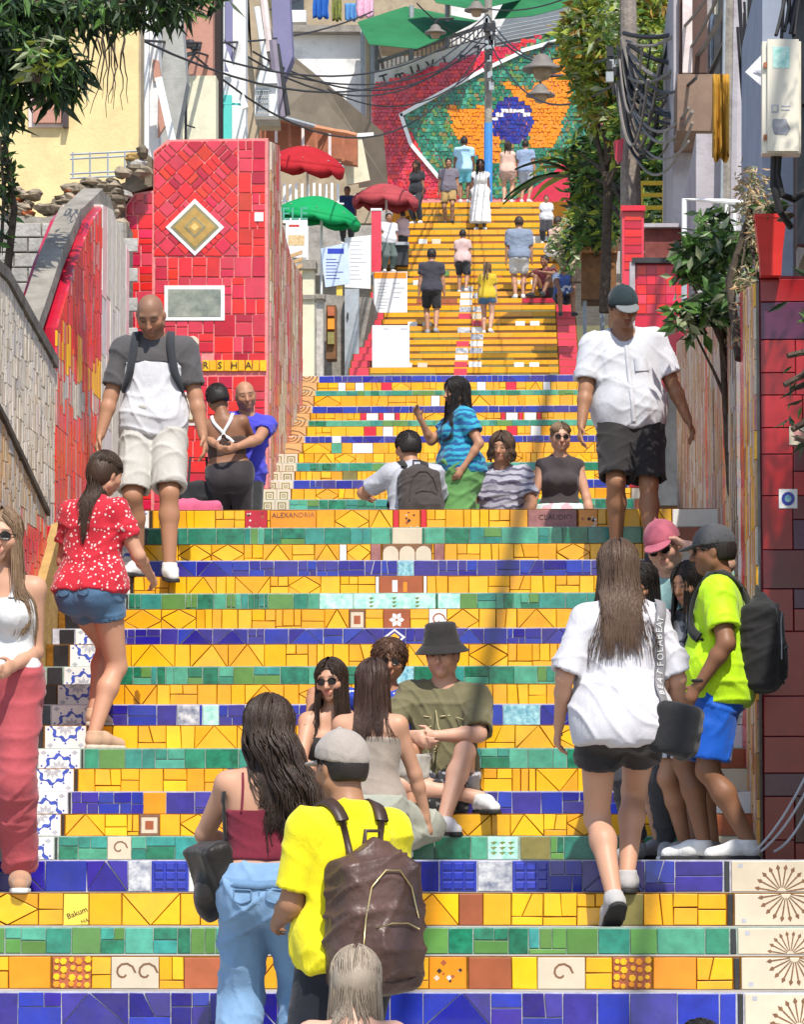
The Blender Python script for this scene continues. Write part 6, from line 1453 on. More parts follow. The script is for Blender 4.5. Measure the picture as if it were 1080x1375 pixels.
    def body(s, stubble=0, lips=(.42, .13, .11), buzz=0):
        pr = [p for p in s.W.values()] + s.HP + s.HN; k = s.k
        def cols(Vt):
            c = np.repeat(s.col[None], len(Vt), 0); L = (Vt - s.hc) @ s.Rh / k
            near = lambda p, r: np.exp(-((L - np.array(p)) ** 2 / np.array(r) ** 2).sum(1))
            li = np.clip(near((0, .092, -.062), (.022, .02, .011)) * 1.5, 0, 1)[:, None]; c = c * (1 - li) + (np.array(lips) * .5 + s.col * .4) * li
            for q in (-1, 1):
                br = np.clip(near((q * .033, .083, .029), (.022, .02, .0065)) * 1.3, 0, .85)[:, None]; c = c * (1 - br) + np.array((.03, .018, .012)) * br
                ey = np.clip(near((q * .031, .088, .004), (.012, .012, .0065)) * 1.8, 0, .9)[:, None]; c = c * (1 - ey) + np.array((.06, .045, .04)) * ey
            ch = np.clip(near((0, .06, -.02), (.07, .05, .03)), 0, .3)[:, None]; c = c * (1 - ch) + c * np.array((1.08, .92, .9)) * ch
            if buzz:
                bz = (1 / (1 + np.exp(-(L[:, 2] - .045 + L[:, 1] * .55) * 140)))[:, None] * buzz * (L[:, 2] > -.06)[:, None]; c = c * (1 - bz) + np.array((.07, .05, .04)) * bz
            if stubble:
                sb = np.clip((near((0, .06, -.075), (.06, .06, .03)) * 1.2), 0, 1)[:, None] * stubble; c = c * (1 - sb) + np.array((.06, .04, .03)) * sb
            return np.clip(c, 0, 1)
        lo, hi = s.hc - .125 * k, s.hc + .135 * k
        return solid('body', pr, s.h, skin_mat(), s.root, fine=(lo, hi, s.hf), cols=cols)
    # ---- garments
    def grow(s, keys, e, k=.05):
        out = []
        for q in keys:
            p = dict(s.W[q]); p['k'] = max(p['k'], k)
            if p['t'] == 'rc': p['r1'] += e; p['r2'] += e
            else: p['r'] = p['r'] + e
            out.append(p)
        return out
    def topgar(s, m, e=.016, sleeve=.55, sl_r=.022, hem=-.06, neck=.075, tank=False, fold=.006, name='shirt', seed=1, low=None, flare=0, vneck=0, bot_e=None, collar=False):
        k = s.k; keys = ['belly', 'waist', 'ribs'] + (['bust', ] if False else [])
        over = .008 if hem < .0 else 0.0                                # an untucked hem hangs outside the trousers
        pr = s.grow(['pelvis'], (bot_e if bot_e is not None else e) + flare + over) + s.grow(['belly', 'waist'], e + flare * .6 + over) + s.grow(['ribs'], e + over * .5)
        pr += s.grow([('glute', q) for q in (-1, 1)], e + over + flare) if hem < -.01 else []
        if s.sex == 'f': pr += s.grow([('bust', q) for q in (-1, 1)], e)
        if not tank: pr += s.grow(['chest'], e, .06) + s.grow([('shoulder', q) for q in (-1, 1)], e * .8) + s.grow(['traps'], e * .5)
        else: pr += s.grow(['chest'], e, .06)
        if hem < -.03:                                                  # the cloth hangs straight from the hips
            for q in (-1, 1): pr.append(rc(s.T(q * .05, .0, .05), s.T(q * .055, .0, hem - .12), s.W['pelvis']['r1'] + e + over + flare, s.W['pelvis']['r1'] + e + over + flare * 1.3, .06, (s.R @ V3(0, 1, 0), 1.08)))
        hp = (s.T(0, 0, hem), s.R @ V3(0, 0, -1))
        for p_ in pr: p_['planes'] = tuple(p_['planes']) + (hp,)
        if sleeve > 0:
            for q in (-1, 1):
                a, b = s.sh[q], s.elb[q]; r0 = s.W['arm', q]['r1'] + e
                if sleeve <= 1: c = a + (b - a) * sleeve; pr.append(rc(a, c + (c - a) * .02, r0, s.W['arm', q]['r2'] * sleeve + s.W['arm', q]['r1'] * (1 - sleeve) + sl_r, .03, planes=[(c, (b - a) / np.linalg.norm(b - a))]))
                else:
                    pr.append(rc(a, b, r0, s.W['arm', q]['r2'] + sl_r, .03)); d = s.wri[q] - b; c = b + d * (sleeve - 1); pr.append(rc(b, c, s.W['arm', q]['r2'] + sl_r, s.W['fore2', q]['r2'] + sl_r, .03, planes=[(c, d / np.linalg.norm(d))]))
                if sleeve <= 1:                                     # the open end of the sleeve
                    u = (b - a) / np.linalg.norm(b - a); pr.append(rc(c - u * .035, c + u * .03, s.W['arm', q]['r1'] * .75 + sl_r * .35, s.W['arm', q]['r2'] + sl_r * .6, .004, op='-'))
        pr.append(el(s.nb + s.R @ V3(0, .02 + vneck * .3, .045 - vneck * .2) * k, V3(neck, neck + vneck * .4, neck * .95 + vneck) * k, s.R, .01, op='-'))
        if tank and low: pass
        cuts = []
        if low is not None: cuts.append((s.T(0, 0, low), s.R @ V3(0, 0, 1)))
        if collar: pr.append(rc(s.T(-.0, -.03, .505), s.T(0, .01, .515), .080 * k, .074 * k, .01, planes=[(s.T(0, 0, .552), s.R @ V3(0, 0, 1)), (s.T(0, 0, .48), s.R @ V3(0, 0, -1))]))
        s.toppr = pr; s.topcuts = cuts
        return solid(name, pr, s.h * .92, m, s.root, cuts, fold=fold, seed=seed)
    def botgar(s, m, length=.55, e=.016, loose=.02, waist=.12, fold=.006, name='shorts', seed=2, taper=0):
        """length 0..1 hip to knee, 1..2 knee to ankle"""
        pr = s.grow(['pelvis'], min(e, .014)) + s.grow([('glute', q) for q in (-1, 1)], min(e, .014)) + s.grow(['belly'], min(e, .012) * .8)
        for q in (-1, 1):
            a, b, c = s.hip[q], s.knee[q], s.ank[q]; th = s.W['thigh', q]; u = (b - a) / np.linalg.norm(b - a)
            if length <= 1:
                d = a + (b - a) * length; re = th['r1'] * (1 - length) + th['r2'] * length + loose; pr.append(rc(a + V3(0, 0, -.01), d + u * .01, th['r1'] + e, re, .03, planes=[(d, u)]))
                pr.append(rc(d - u * .05, d + u * .05, re - loose * .5 - .004, re - .008, .004, op='-')) if loose > .015 else None
            else:
                pr.append(rc(a + V3(0, 0, -.01), b, th['r1'] + e, th['r2'] + loose, .03)); d = b + (c - b) * (length - 1); v = (c - b) / np.linalg.norm(c - b)
                pr.append(rc(b, d, th['r2'] + loose, .038 * s.k + loose - taper, .03, planes=[(d, v)]))
                pr.append(rc(b, b + (c - b) * .35, th['r2'] + loose * .8, .05 * s.k + loose * .8, .03))
        cuts = [(s.P + V3(0, 0, waist * s.k), s.R @ V3(0, 0, 1))]; s.botpr = pr
        return solid(name, pr, s.h * .92, m, s.root, cuts, fold=fold, seed=seed)
    def skirt(s, m, length=.5, flare=.08, e=.02, waist=.14, fold=.008, name='skirt', seed=3, r0=None):
        k = s.k; z1 = s.P + V3(0, .0, -length * k); r = r0 or .14 * s.bw * k
        pr = s.grow(['pelvis'], e) + s.grow([('glute', q) for q in (-1, 1)], e) + s.grow(['belly'], e * .7)
        for q in (-1, 1): mid = s.hip[q]; end = V3((s.knee[q][0] + s.P[0]) * .5 + q * .02, s.knee[q][1] * .7, z1[2]); pr.append(rc(mid, end, r * .85, r * .85 + flare, .12))
        return solid(name, pr, s.h, m, s.root, [(z1, V3(0, 0, -1)), (s.P + V3(0, 0, waist * k), V3(0, 0, 1))], fold=fold, seed=seed, freq=30, vertical=.1)
    def shoes(s, m, sole=None, h=.008, high=False):
        k = s.k
        for q in (-1, 1):
            fo = lambda x, y, z, q=q: s.foot[q] + s.Rf[q] @ V3(x, y, z) * k; dn = s.Rf[q] @ V3(0, 0, -1)
            pr = [rc(fo(0, -.065, .045), fo(0, .02, .055), .043 * k, .043 * k, .03), rc(fo(0, .02, .05), fo(q * .008, .145, .03), .044 * k, .033 * k, .03), rc(fo(0, -.05, .06), fo(0, -.05, .09 + .05 * high), .043 * k, .045 * k, .02, planes=[(fo(0, 0, .1 + .05 * high), s.Rf[q] @ V3(0, 0, 1))])]
            o = solid('shoe', pr, max(h, s.h * .75), m, s.root, [(fo(0, 0, .004), dn)])
            sp = [rc(fo(0, -.068, .0), fo(0, .0, .0), .044 * k, .043 * k, .02), rc(fo(0, 0, 0), fo(q * .008, .145, 0), .045 * k, .04 * k, .02)]
            if sole: solid('sole', sp, max(h, s.h * .75), sole, o, [(fo(0, 0, .022), -dn), (fo(0, 0, -.004), dn)])
    # ---- hair
    def cap_prims(s, thick, fringe, puff, frame):
        k, Hd, Rh = s.k, s.Hd, s.Rh
        pr = [el(Hd(0, -.016, .034), (V3(.077, .097, .088) + thick + V3(puff, puff, puff)) * k, Rh, .02), el(Hd(0, -.045, -.01), (V3(.072, .068, .08) + thick + puff) * k, Rh, .04)]
        pr.append(el(Hd(0, .125, -.04 + fringe), V3(.082 if not frame else .068, .105, .115) * k, Rh, .02, op='-'))
        if not frame:
            for q in (-1, 1): pr.append(el(Hd(q * .09, .02, -.035), V3(.035, .045, .045) * k, Rh, .015, op='-'))
        return pr
    def lay(s, paths, m, r, name, keep=.006, iters=3, taper=.65):
        """push whole strands off body and clothes, then skin them"""
        n = [len(p) for p in paths]; A = np.concatenate(paths); prims = list(s.W.values()) + s.HP; topf = getattr(s, 'toppr', None)
        low = A[:, 2] < s.hc[2] - .07 * s.k; I = np.where(low)[0]
        for it in range(iters):
            if len(I) == 0: break
            B = A[I]
            def f(P):
                F = field_at(prims, P)
                return np.minimum(F, field_at(topf, P, s.topcuts)) if topf else F
            F = f(B); need = F < keep
            if not need.any(): break
            J = I[need]; B = A[J]; F = F[need]; G = np.stack([(f(B + e) - F) / .004 for e in np.eye(3) * .004], 1); G /= np.linalg.norm(G, axis=1, keepdims=True) + 1e-9
            A[J] = B + G * np.minimum(keep - F, .05)[:, None]
        b = MB(); o = 0; m2 = m if isinstance(m, (list, tuple)) else [m]
        for i, c in enumerate(n):
            P = A[o:o + c]; o += c
            if c > 4: Q = P.copy(); Q[1:-1] = (P[:-2] + 2 * P[1:-1] + P[2:]) / 4; P = Q
            b.tube([tuple(x) for x in P], [r * (1 - taper * max(0, j / (c - 1) - .45) / .55) for j in range(c)], m2[i % len(m2)], 3, cap=False)
        ob = b.build(name, s.root, True); ob['kind'] = 'stuff'; return ob
    def haircap(s, m, thick=.014, back=-.05, fringe=.0, puff=0, fold=.0, name='hair', sideburn=0, frame=False, n=420, ln=.035, bare=False):
        k, Hd, Rh = s.k, s.Hd, s.Rh; pr = s.cap_prims(thick, fringe, puff, frame)
        o = solid(name, pr, s.h * .8, m, s.root, [(Hd(0, 0, back), Rh @ V3(0, 0, -1))], fold=fold, seed=5, freq=70)
        if bare or s.h > .016: return o
        rg = np.random.RandomState(3); D = rg.normal(size=(n * 3, 3)); D[:, 2] = np.abs(D[:, 2]) * 1.2 - .55; D /= np.linalg.norm(D, axis=1, keepdims=True)
        P = s.Hd(0, -.016, .034) + (D * (V3(.077, .097, .088) + thick + puff) * k) @ Rh.T; F = field_at(pr, P, [(Hd(0, 0, back), Rh @ V3(0, 0, -1))]); P = P[np.abs(F) < .010][:n]; paths = []
        for p in P:
            l = (p - s.hc) @ Rh; t = V3(l[0] * 1.2 + rg.normal(0, .03), l[1] * .6 + rg.normal(0, .03) - .01, -.05); t = Rh @ (t / np.linalg.norm(t)); nn = p - s.Hd(0, -.016, .03); nn /= np.linalg.norm(nn); t = t - nn * (t @ nn) * .9; L = ln * k * rg.uniform(.6, 1.3)
            paths.append(np.array([p - t * L * .3 - nn * .002, p + t * L * .2 + nn * .004, p + t * L * .7 + nn * rg.uniform(.001, .006)]))
        if paths: s.lay(paths, m, .0036 * k, 'hair_strands', iters=0)
        return o
    def longhair(s, m, length=.45, n=300, spread=1.0, curl=0.0, sidebias=0.0, front=True, r=.0031, seed=1, part=0.0, cover=150, back_only=False, tie=None, vol=.0, ends=.6, locks=44, keep=.008):
        """base volume plus hundreds of strands in locks laid from the parting over head, neck and shoulders"""
        k, Hd, Rh = s.k, s.Hd, s.Rh; rg = random.Random(seed)
        s.haircap(m, .006 + vol, back=-.09, frame=front, bare=True)
        R0 = V3(.077, .097, .088) + .013 + vol; ctr = Hd(0, -.016, .034); paths = []; cv = 112 if back_only else cover
        LK = [(rg.uniform(-cv, cv), rg.uniform(0, 6.28), rg.uniform(ends, 1.0)) for _ in range(locks)]
        n = int(n * (1.6 if s.h < .016 else 1))
        for i in range(n):
            azc, ph, Lf = LK[i % locks]; az = azc + rg.gauss(0, 7); a = math.radians(az); ly = rg.uniform(-.005, .005) + .004 * math.sin(ph * 3)
            f0 = math.radians(rg.uniform(-25, 52) * min(1, abs(az) / 95)); side = math.copysign(.10, az); d0 = V3(side + part, math.sin(f0), math.cos(f0)); d0 /= np.linalg.norm(d0)
            te = math.radians(112 + rg.uniform(-4, 4)); d1 = V3(math.sin(a) * math.sin(te), -math.cos(a) * math.sin(te), math.cos(te)); om = math.acos(max(-1, min(1, d0 @ d1))); pts = []
            for j in range(8):
                t = j / 7; d = (math.sin((1 - t) * om) * d0 + math.sin(t * om) * d1) / math.sin(om) if om > .05 else d1; d /= np.linalg.norm(d); pts.append(ctr + Rh @ ((R0 + ly) * d) * k)
            p = pts[-1].copy(); nseg = max(5, int(length / .045)); L = length * (Lf * rg.uniform(.92, 1.05)); st = L / nseg; out = p - s.hc; out[2] = 0; out = out / (np.linalg.norm(out) + 1e-6); ph2 = ph + rg.gauss(0, .25)
            if tie is not None:
                tp = Hd(*tie); pts = pts[:6] + [pts[5] * .35 + tp * .65]; p = tp + V3(rg.gauss(0, .013), rg.gauss(0, .013), rg.gauss(0, .012)); pts.append(p.copy()); out = Rh @ V3(rg.gauss(0, .3), -1, 0)
            for j in range(nseg):
                f = j / nseg; c = curl * .022; dr = V3(sidebias * .35 * math.sin(math.pi * min(1, f + .15)), 0, -1) + out * (.10 * spread * (1 - f * 1.5)) + V3(math.sin(ph2 + j * 1.5) * c / st * .6, math.cos(ph2 * 1.7 + j * 1.3) * c / st * .6, 0) + V3(rg.gauss(0, .02), rg.gauss(0, .02), 0); dr /= np.linalg.norm(dr); p = p + dr * st; pts.append(p.copy())
            paths.append(np.array(pts))
        # an under-layer so that no scalp shows between the locks
        return s.lay(paths, m, r * k, 'hair_strands', keep=keep)
    # ---- things worn on the head
    def glasses(s, m, frame=None, big=1.0, up=0):
        k = s.k; b = MB(); Hd = s.Hd; fr = frame or m; r = empty('sunglasses'); r.parent = s.root
        bpy.data.objects.remove(r)
        b = MB()
        for q in (-1, 1):
            ring = [Hd(q * .032 + .024 * big * math.cos(t), .1 - .006 * abs(math.cos(t)) + (0 if q * math.cos(t) < .5 else -.008), .004 + up + .019 * big * math.sin(t)) for t in np.linspace(0, 2 * math.pi, 13)[:-1]]
            b.face([tuple(p) for p in ring], m); b.tube([tuple(p) for p in ring + ring[:1]], .0022, fr, 5)
            b.tube([tuple(Hd(q * .055, .094, .012 + up)), tuple(Hd(q * .077, .05, .013 + up)), tuple(Hd(q * .083, -.005, .012 + up))], .0024, fr, 5)
        b.tube([tuple(Hd(-.01, .103, .008 + up)), tuple(Hd(.01, .103, .008 + up))], .0024, fr, 5)
        return b.build('sunglasses', s.root)
    def cap(s, m, brim=True, back=False, name='cap', thick=.016, tilt=0, brim_m=None):
        k, Hd = s.k, s.Hd; Rh = s.Rh @ rotm(0, tilt, 0)
        o = solid(name, [el(Hd(0, -.014, .042), (V3(.077, .097, .088) + thick) * k, Rh, .01), rc(Hd(0, -.01, .148), Hd(0, -.01, .15), .008, .008, .006)], s.h * .75, m, s.root, [(Hd(0, 0, .032), Rh @ V3(0, .0, -1))], fold=.0015, seed=4)
        if brim:
            y = -1 if back else 1
            solid('brim', [el(Hd(0, y * .105 - .014, .032), V3(.073, .085, .012) * k, Rh @ rotm(0, y * 12, 0), .01)], .006, brim_m or m, o, [(Hd(0, y * .03, 0), Rh @ V3(0, -y, 0))])
        return o

def tube_obj(name, pts, r, m, parent, n=6):
    b = MB(); b.tube([tuple(p) for p in pts], r, m, n); return b.build(name, parent, True)
def band(name, pts, nrm, w, m, parent, th=.006):
    """flat strap along pts with surface normals nrm"""
    b = MB(); k = b.mi(m); n = len(pts)
    for i in range(n):
        t = pts[min(i + 1, n - 1)] - pts[max(i - 1, 0)]; t = t / (np.linalg.norm(t) + 1e-9); sd = np.cross(t, nrm[i]); sd /= np.linalg.norm(sd) + 1e-9
        for a, h_ in ((-1, 0), (1, 0), (1, th), (-1, th)): b.v.append(tuple(pts[i] + sd * a * w / 2 + nrm[i] * h_))
    for i in range(n - 1):
        for j in range(4): b.f.append((i * 4 + j, i * 4 + (j + 1) % 4, i * 4 + 4 + (j + 1) % 4, i * 4 + 4 + j)); b.m.append(k)
    return b.build(name, parent, True)
def drape(s, pts, off=.006, n=22, it=6, on=None):
    """lay a polyline on the clothed surface of a person"""
    pts = [np.array(p, float) for p in pts]; seg = [np.linalg.norm(pts[i + 1] - pts[i]) for i in range(len(pts) - 1)]; tot = sum(seg); out = []
    for i in range(n + 1):
        d = tot * i / n; j = 0
        while j < len(seg) - 1 and d > seg[j]: d -= seg[j]; j += 1
        out.append(pts[j] + (pts[j + 1] - pts[j]) * min(1, d / max(seg[j], 1e-6)))
    A = np.array(out); pr = on or (list(s.W.values()) + s.HP); tp = None if on else getattr(s, 'toppr', None)
    def f(P):
        F = field_at(pr, P)
        return np.minimum(F, field_at(tp, P, s.topcuts)) if tp else F
    for _ in range(it):
        F = f(A); G = np.stack([(f(A + e) - F) / .004 for e in np.eye(3) * .004], 1); G /= np.linalg.norm(G, axis=1, keepdims=True) + 1e-9; A = A - G * (F - off)[:, None]
    F = f(A); G = np.stack([(f(A + e) - F) / .004 for e in np.eye(3) * .004], 1); G /= np.linalg.norm(G, axis=1, keepdims=True) + 1e-9
    B = A.copy(); B[1:-1] = (A[:-2] + A[1:-1] * 2 + A[2:]) / 4
    return B, G
def backpack(s, m, m2, label, size=(.15, .09, .22), cz=.27, dy=-.20, cat='backpack', metal=None, slouch=0):
    """soft pack on a person's back; a thing of its own, standing where the person stands"""
    k = s.k; r = empty('backpack', s.root.location, s.root.rotation_euler.z); tag(r, label, cat)
    c = s.T(0, dy, cz); R = s.R; w, d, h = size
    pr = [el(c + R @ V3(0, .0, -h * .38), V3(w * 1.0, d * 1.0, h * .62), R, .06), el(c + R @ V3(0, .005, h * .15), V3(w * .86, d * .86, h * .62), R, .08), el(c + R @ V3(0, .01, h * .55), V3(w * .66, d * .66, h * .46), R, .06), bx(c + R @ V3(0, .02, -h * .1), V3(w * .7, d * .5, h * .7), R, .04, .05),
          el(c + R @ V3(w * .12, -d * .75, -h * .42), V3(w * .66, d * .45, h * .38), R, .03)]
    Vt, Q = polygonise(pr, .010); Vt = folds(Vt, Q, .007 + slouch * .5, 9, 24); Vt = folds(Vt, Q, .0018, 19, 70); np_mesh('pack', Vt, Q, m, r)
    def on(x, z, off=.009):
        P = np.array([c + R @ V3(x * w, -.45, z * h)]); dv = R @ V3(0, 1, 0)
        for _ in range(40): P = P + dv * max(field_at(pr, P)[0] - off, 0) * .8
        return P[0]
    tube_obj('zip', [on(x, z) for x, z in ((-.72, -.35), (-.66, .0), (-.5, .4), (-.15, .62), (.2, .62), (.5, .4), (.66, .0))], .004, metal or m2, r)
    tube_obj('pocket_zip', [on(x, z, .008) for x, z in ((-.45, -.12), (-.1, -.06), (.3, -.06), (.62, -.14))], .0035, metal or m2, r)
    tube_obj('seam', [on(x, z, .006) for x, z in ((-.8, -.72), (-.4, -.8), (0, -.83), (.4, -.8), (.8, -.72))], .004, m2, r)
    tube_obj('grab_handle', [c + R @ V3(x, .03, h * .95 + z) for x, z in ((-.035, 0), (-.03, .05), (.03, .05), (.035, 0))], .009, m2, r)
    for q in (-1, 1):
        P = [c + R @ V3(q * .06, d * .7, h * .8), s.T(q * .085, -.1, .47), s.T(q * .095, -.02, .52), s.T(q * .11, .1, .43), s.T(q * .135, .12, .3), s.T(q * .17, .05, .2), c + R @ V3(q * w * .8, d * .5, -h * .6)]
        A, G = drape(s, P[1:-1], .009); band('strap', A, G, .05, m2, r, .012)
        tube_obj('strap_webbing', [A[-1], (A[-1] + P[-1]) / 2 + V3(q * .01, 0, 0), P[-1]], .008, m2, r); tube_obj('strap_webbing', [A[0], P[0]], .014, m2, r)
    return r

def jeans_detail(s, m, parent, waist=.10, drop=0):
    """back pockets, centre seam and waistband of denim"""
    k = s.k; P = s.P
    for q in (-1, 1):
        cx, z0 = q * .085, .015 + drop; pts = [P + V3(cx + dx, -.3, z0 + dz) * 1.0 for dx, dz in ((-.05, .03), (.05, .03), (.05, -.05), (0, -.075), (-.05, -.05), (-.05, .03))]
        A, G = drape(s, pts, .004, 30, 8, on=s.botpr); tube_obj('back_pocket', A, .0035, m, parent, 5)
    A, G = drape(s, [P + V3(0, -.3, waist * k - .01), P + V3(0, -.3, -.06)], .001, 16, 8, on=s.botpr); tube_obj('seam', A, .003, m, parent, 5)
    ring = [P + V3(.3 * math.sin(t), -.3 * math.cos(t), waist * k - .02) for t in np.linspace(-1.7, 1.7, 21)]; A, G = drape(s, ring, .003, 30, 8, on=s.botpr); band('waistband', A, G, .032, m, parent, .004)
# ------------------------------------------------------------------ the people
LENS = mat('dark_lens', (.012, .010, .010), .08, .6, .1, 3); TORT = mat('brown_frame', (.05, .025, .012), .3, .5)
WSHOE = cloth_mat('white_sneaker', (.68, .67, .65), .6); WSOLE = mat('white_rubber', (.62, .61, .58), .6, .3); DSOLE = mat('dark_rubber', (.025, .024, .024), .7, .3); GSHOE = cloth_mat('grey_sneaker', (.30, .30, .31)); BSHOE = cloth_mat('black_sneaker', (.03, .03, .032))
H_BLK = hair_mat('black_hair', (.010, .008, .007), (.03, .022, .018)); H_DBR = hair_mat('dark_brown_hair', (.022, .013, .009), (.06, .035, .022)); H_BRN = hair_mat('brown_hair', (.05, .028, .018), (.13, .078, .05)); H_BLD = hair_mat('ash_blonde_hair', (.16, .12, .085), (.40, .33, .25)); H_LBR = hair_mat('light_brown_hair', (.10, .06, .035), (.30, .19, .11))
DEN = cloth_mat('blue_denim', (.085, .17, .30)); DENL = cloth_mat('light_denim', (.19, .32, .50))
def H_of(top, Y, Zg, px): return Zp(top, Y, px) - Zg
def mk(label, px, Y, top, heading, Zg=None, seat=None, **kw):
    """standing: height from the head top; seated: H given, the pelvis height follows from the head top"""
    Zg = ground(Y) if Zg is None else Zg; X = Xp(px, Y, 900 if Y < 30 else 600); ht = H_of(top, Y, Zg, px)
    if seat is None:
        H = kw.pop('H', ht)
        if kw.get('pelvis') is None and abs(H - ht) > .0: pass
    else:
        H = kw.pop('H'); k = H / 1.72; ln = math.radians(kw.get('lean', 0)); pz = ht - (.54 * math.cos(ln) + .255) * k; kw['pelvis'] = (seat[0], seat[1], pz)
    P = Person(label, X, Y, Zg, heading, H, **kw); 
    return P
N_ = dict(h=.0105, hf=.006); M_ = dict(h=.013, hf=.0075)

# 1 man coming down on the left
p = mk('man in white and grey raglan shirt walking down, looking at his feet', 205, 25.08, 391, 180, Zg=F1[13][1], H=1.83, skin='tan', head=(-4, 34, 2), lean=2, footL=(-.13, .24, -.03), pitchL=8, footR=(.11, .02, 0), kneeL=(-.1, 1, 0), handR=(.34, .10, .84), handL=(-.33, .08, .83), **N_)
p.body(stubble=.45, buzz=.45); p.topgar(cloth_mat('white_jersey', (.58, .58, .60)), .013, 0, hem=-.05, low=.375, seed=11, fold=.007)
p.topgar(cloth_mat('charcoal_jersey', (.085, .08, .082)), .020, .80, .03, hem=.372, neck=.068, name='sleeves_and_yoke', seed=12); p.toppr = p.grow(['pelvis', 'belly', 'waist', 'ribs', 'chest'] + [('shoulder', q) for q in (-1, 1)], .024); p.topcuts = ()
p.botgar(cloth_mat('pale_grey_shorts', (.46, .44, .40)), .93, .022, .045, .10, .009, seed=13); p.shoes(WSHOE, DSOLE)
pk = backpack(p, cloth_mat('slate_pack', (.05, .055, .065)), cloth_mat('slate_strap', (.035, .038, .045)), 'slate grey backpack worn by the man in the raglan shirt', (.14, .08, .22))
# 2 woman in the red floral top
p = mk('woman in red floral top and denim shorts climbing the left steps', 122, 22.52, 578, -28, Zg=F1[4][1], sex='f', skin='light', H=1.70, bw=1.1, head=(-14, 14, 4), lean=5, footL=(-.10, .22, F1[5][1] - F1[4][1]), footR=(.07, .0, 0), pitchR=0, handR=(.20, .30, .98), handL=(-.16, .26, .95), elbR=(.6, -.8, -.3), **N_)
p.body(); p.topgar(cloth_mat('red_floral_cotton', (.50, .022, .04), .85, 'spots', (.74, .60, .58), 40, .27), .018, .62, .022, hem=-.02, seed=21, fold=.007)
p.botgar(cloth_mat('mid_denim', (.075, .16, .27)), .36, .016, .016, .11, .004, name='denim_shorts', seed=22); jeans_detail(p, cloth_mat('dark_denim_stitch', (.05, .11, .19)), p.root, .095)
b = MB(); 
p.shoes(cloth_mat('beige_espadrille', (.52, .34, .22)), mat('cream_sole', (.55, .48, .38), .8, .2)); p.longhair(H_DBR, .42, 520, tie=(.0, -.085, .03), curl=.5, seed=2)
# 3 woman at the left edge
p = mk('woman in sunglasses, white crop top and red trousers standing on the landing edge', 0, 17.24, 680, 174, sex='f', skin='light', head=(4, 2, -3), handL=(-.10, .17, .96), elbL=(-.15, -1, -.3), curl=.35, **N_)
p.body(lips=(.5, .1, .1)); p.topgar(cloth_mat('white_ribbed_top', (.60, .59, .58)), .010, 0, hem=.09, neck=.11, tank=True, low=.40, seed=31, fold=.003, name='crop_top')
p.botgar(cloth_mat('brick_red_trousers', (.36, .065, .075)), 1.95, .012, .030, .16, .006, name='trousers', seed=32, taper=-.012); p.shoes(cloth_mat('tan_sandal', (.40, .22, .13)), WSOLE); p.longhair(H_LBR, .46, 600, seed=3, cover=128); p.glasses(LENS)
for q in (-1, 1): A, G = drape(p, [p.T(q * .07, .1, .40), p.T(q * .085, .03, .5), p.T(q * .07, -.08, .42)], .004, 12); band('strap', A, G, .022, MATS['white_ribbed_top'], p.root, .005)
# 4, 5 hugging couple
p = mk('woman in black leggings with crossed white straps hugging a bald man', 309, 33.0, 511, -3, Zg=Z1, sex='f', skin='brown', bw=1.12, side=-7, head=(24, 14, -12), handL=(-.06, .40, 1.22), handR=(.10, .42, 1.20), elbL=(-.6, .3, -1), elbR=(.6, .3, -1), **M_)
p.body(); p.topgar(cloth_mat('brown_crop_top', (.075, .045, .035)), .008, 0, hem=.19, neck=.09, tank=True, low=.325, seed=41, fold=.002, name='crop_top'); p.botgar(cloth_mat('black_leggings', (.032, .026, .028), .7), 1.9, .008, .008, .11, .002, name='leggings', seed=42); p.shoes(BSHOE); p.haircap(H_BLK, .013, -.04)
for q in (-1, 1): A, G = drape(p, [p.T(-q * .075, -.1, .27), p.T(0, -.12, .36), p.T(q * .07, -.09, .455), p.T(q * .085, -.02, .50)], .006, 14); band('white_strap', A, G, .026, WSHOE, p.root, .006)
p = mk('bald man in blue shirt with his arms around the woman in leggings', 323, 33.27, 509, 178, Zg=Z1, skin='tan', head=(14, 10, 8), side=-6, lean=3, handR=(.16, .42, 1.13), handL=(-.02, .43, 1.11), elbR=(1, .1, -.25), elbL=(-1, .1, -.25), **M_)
p.body(stubble=.3); p.topgar(cloth_mat('violet_blue_tee', (.06, .06, .48)), .018, .5, .022, seed=51); p.botgar(cloth_mat('black_shorts_cloth', (.03, .03, .03)), .95, .02, .03, seed=52); p.shoes(BSHOE)
# bag on the landing and pink bag
def soft_bag(name, label, c, r, m, cat, seed=3, handle=True, rz=0):
    o = empty(name, c, rz); tag(o, label, cat); solid('body', [bx((0, 0, r[2]), V3(r[0] - .04, r[1] - .03, r[2] - .04), None, .04, .02), el((0, 0, r[2] * 1.3), V3(r[0] * .8, r[1] * .9, r[2] * .75), None, .04)], .014, m, o, fold=.012, seed=seed, freq=22)
    if handle: tube_obj('handle', [(-r[0] * .5, 0, r[2] * 1.8), (-r[0] * .4, 0, r[2] * 2.5), (r[0] * .4, 0, r[2] * 2.5), (r[0] * .5, 0, r[2] * 1.8)], .012, m, o)
    return o
soft_bag('duffel_bag', 'black backpack standing beside the woman in leggings', (Xp(266, 33.1), 33.1, Z1), (.17, .12, .42), cloth_mat('black_bag_cloth', (.022, .022, .024)), 'bag', 5)
soft_bag('pink_bag', 'pink fabric bag on the landing left of the couple', (Xp(258, 32.2), 32.2, Z1), (.24, .14, .30), cloth_mat('rose_pink_cloth', (.56, .10, .18)), 'bag', 6, handle=False)
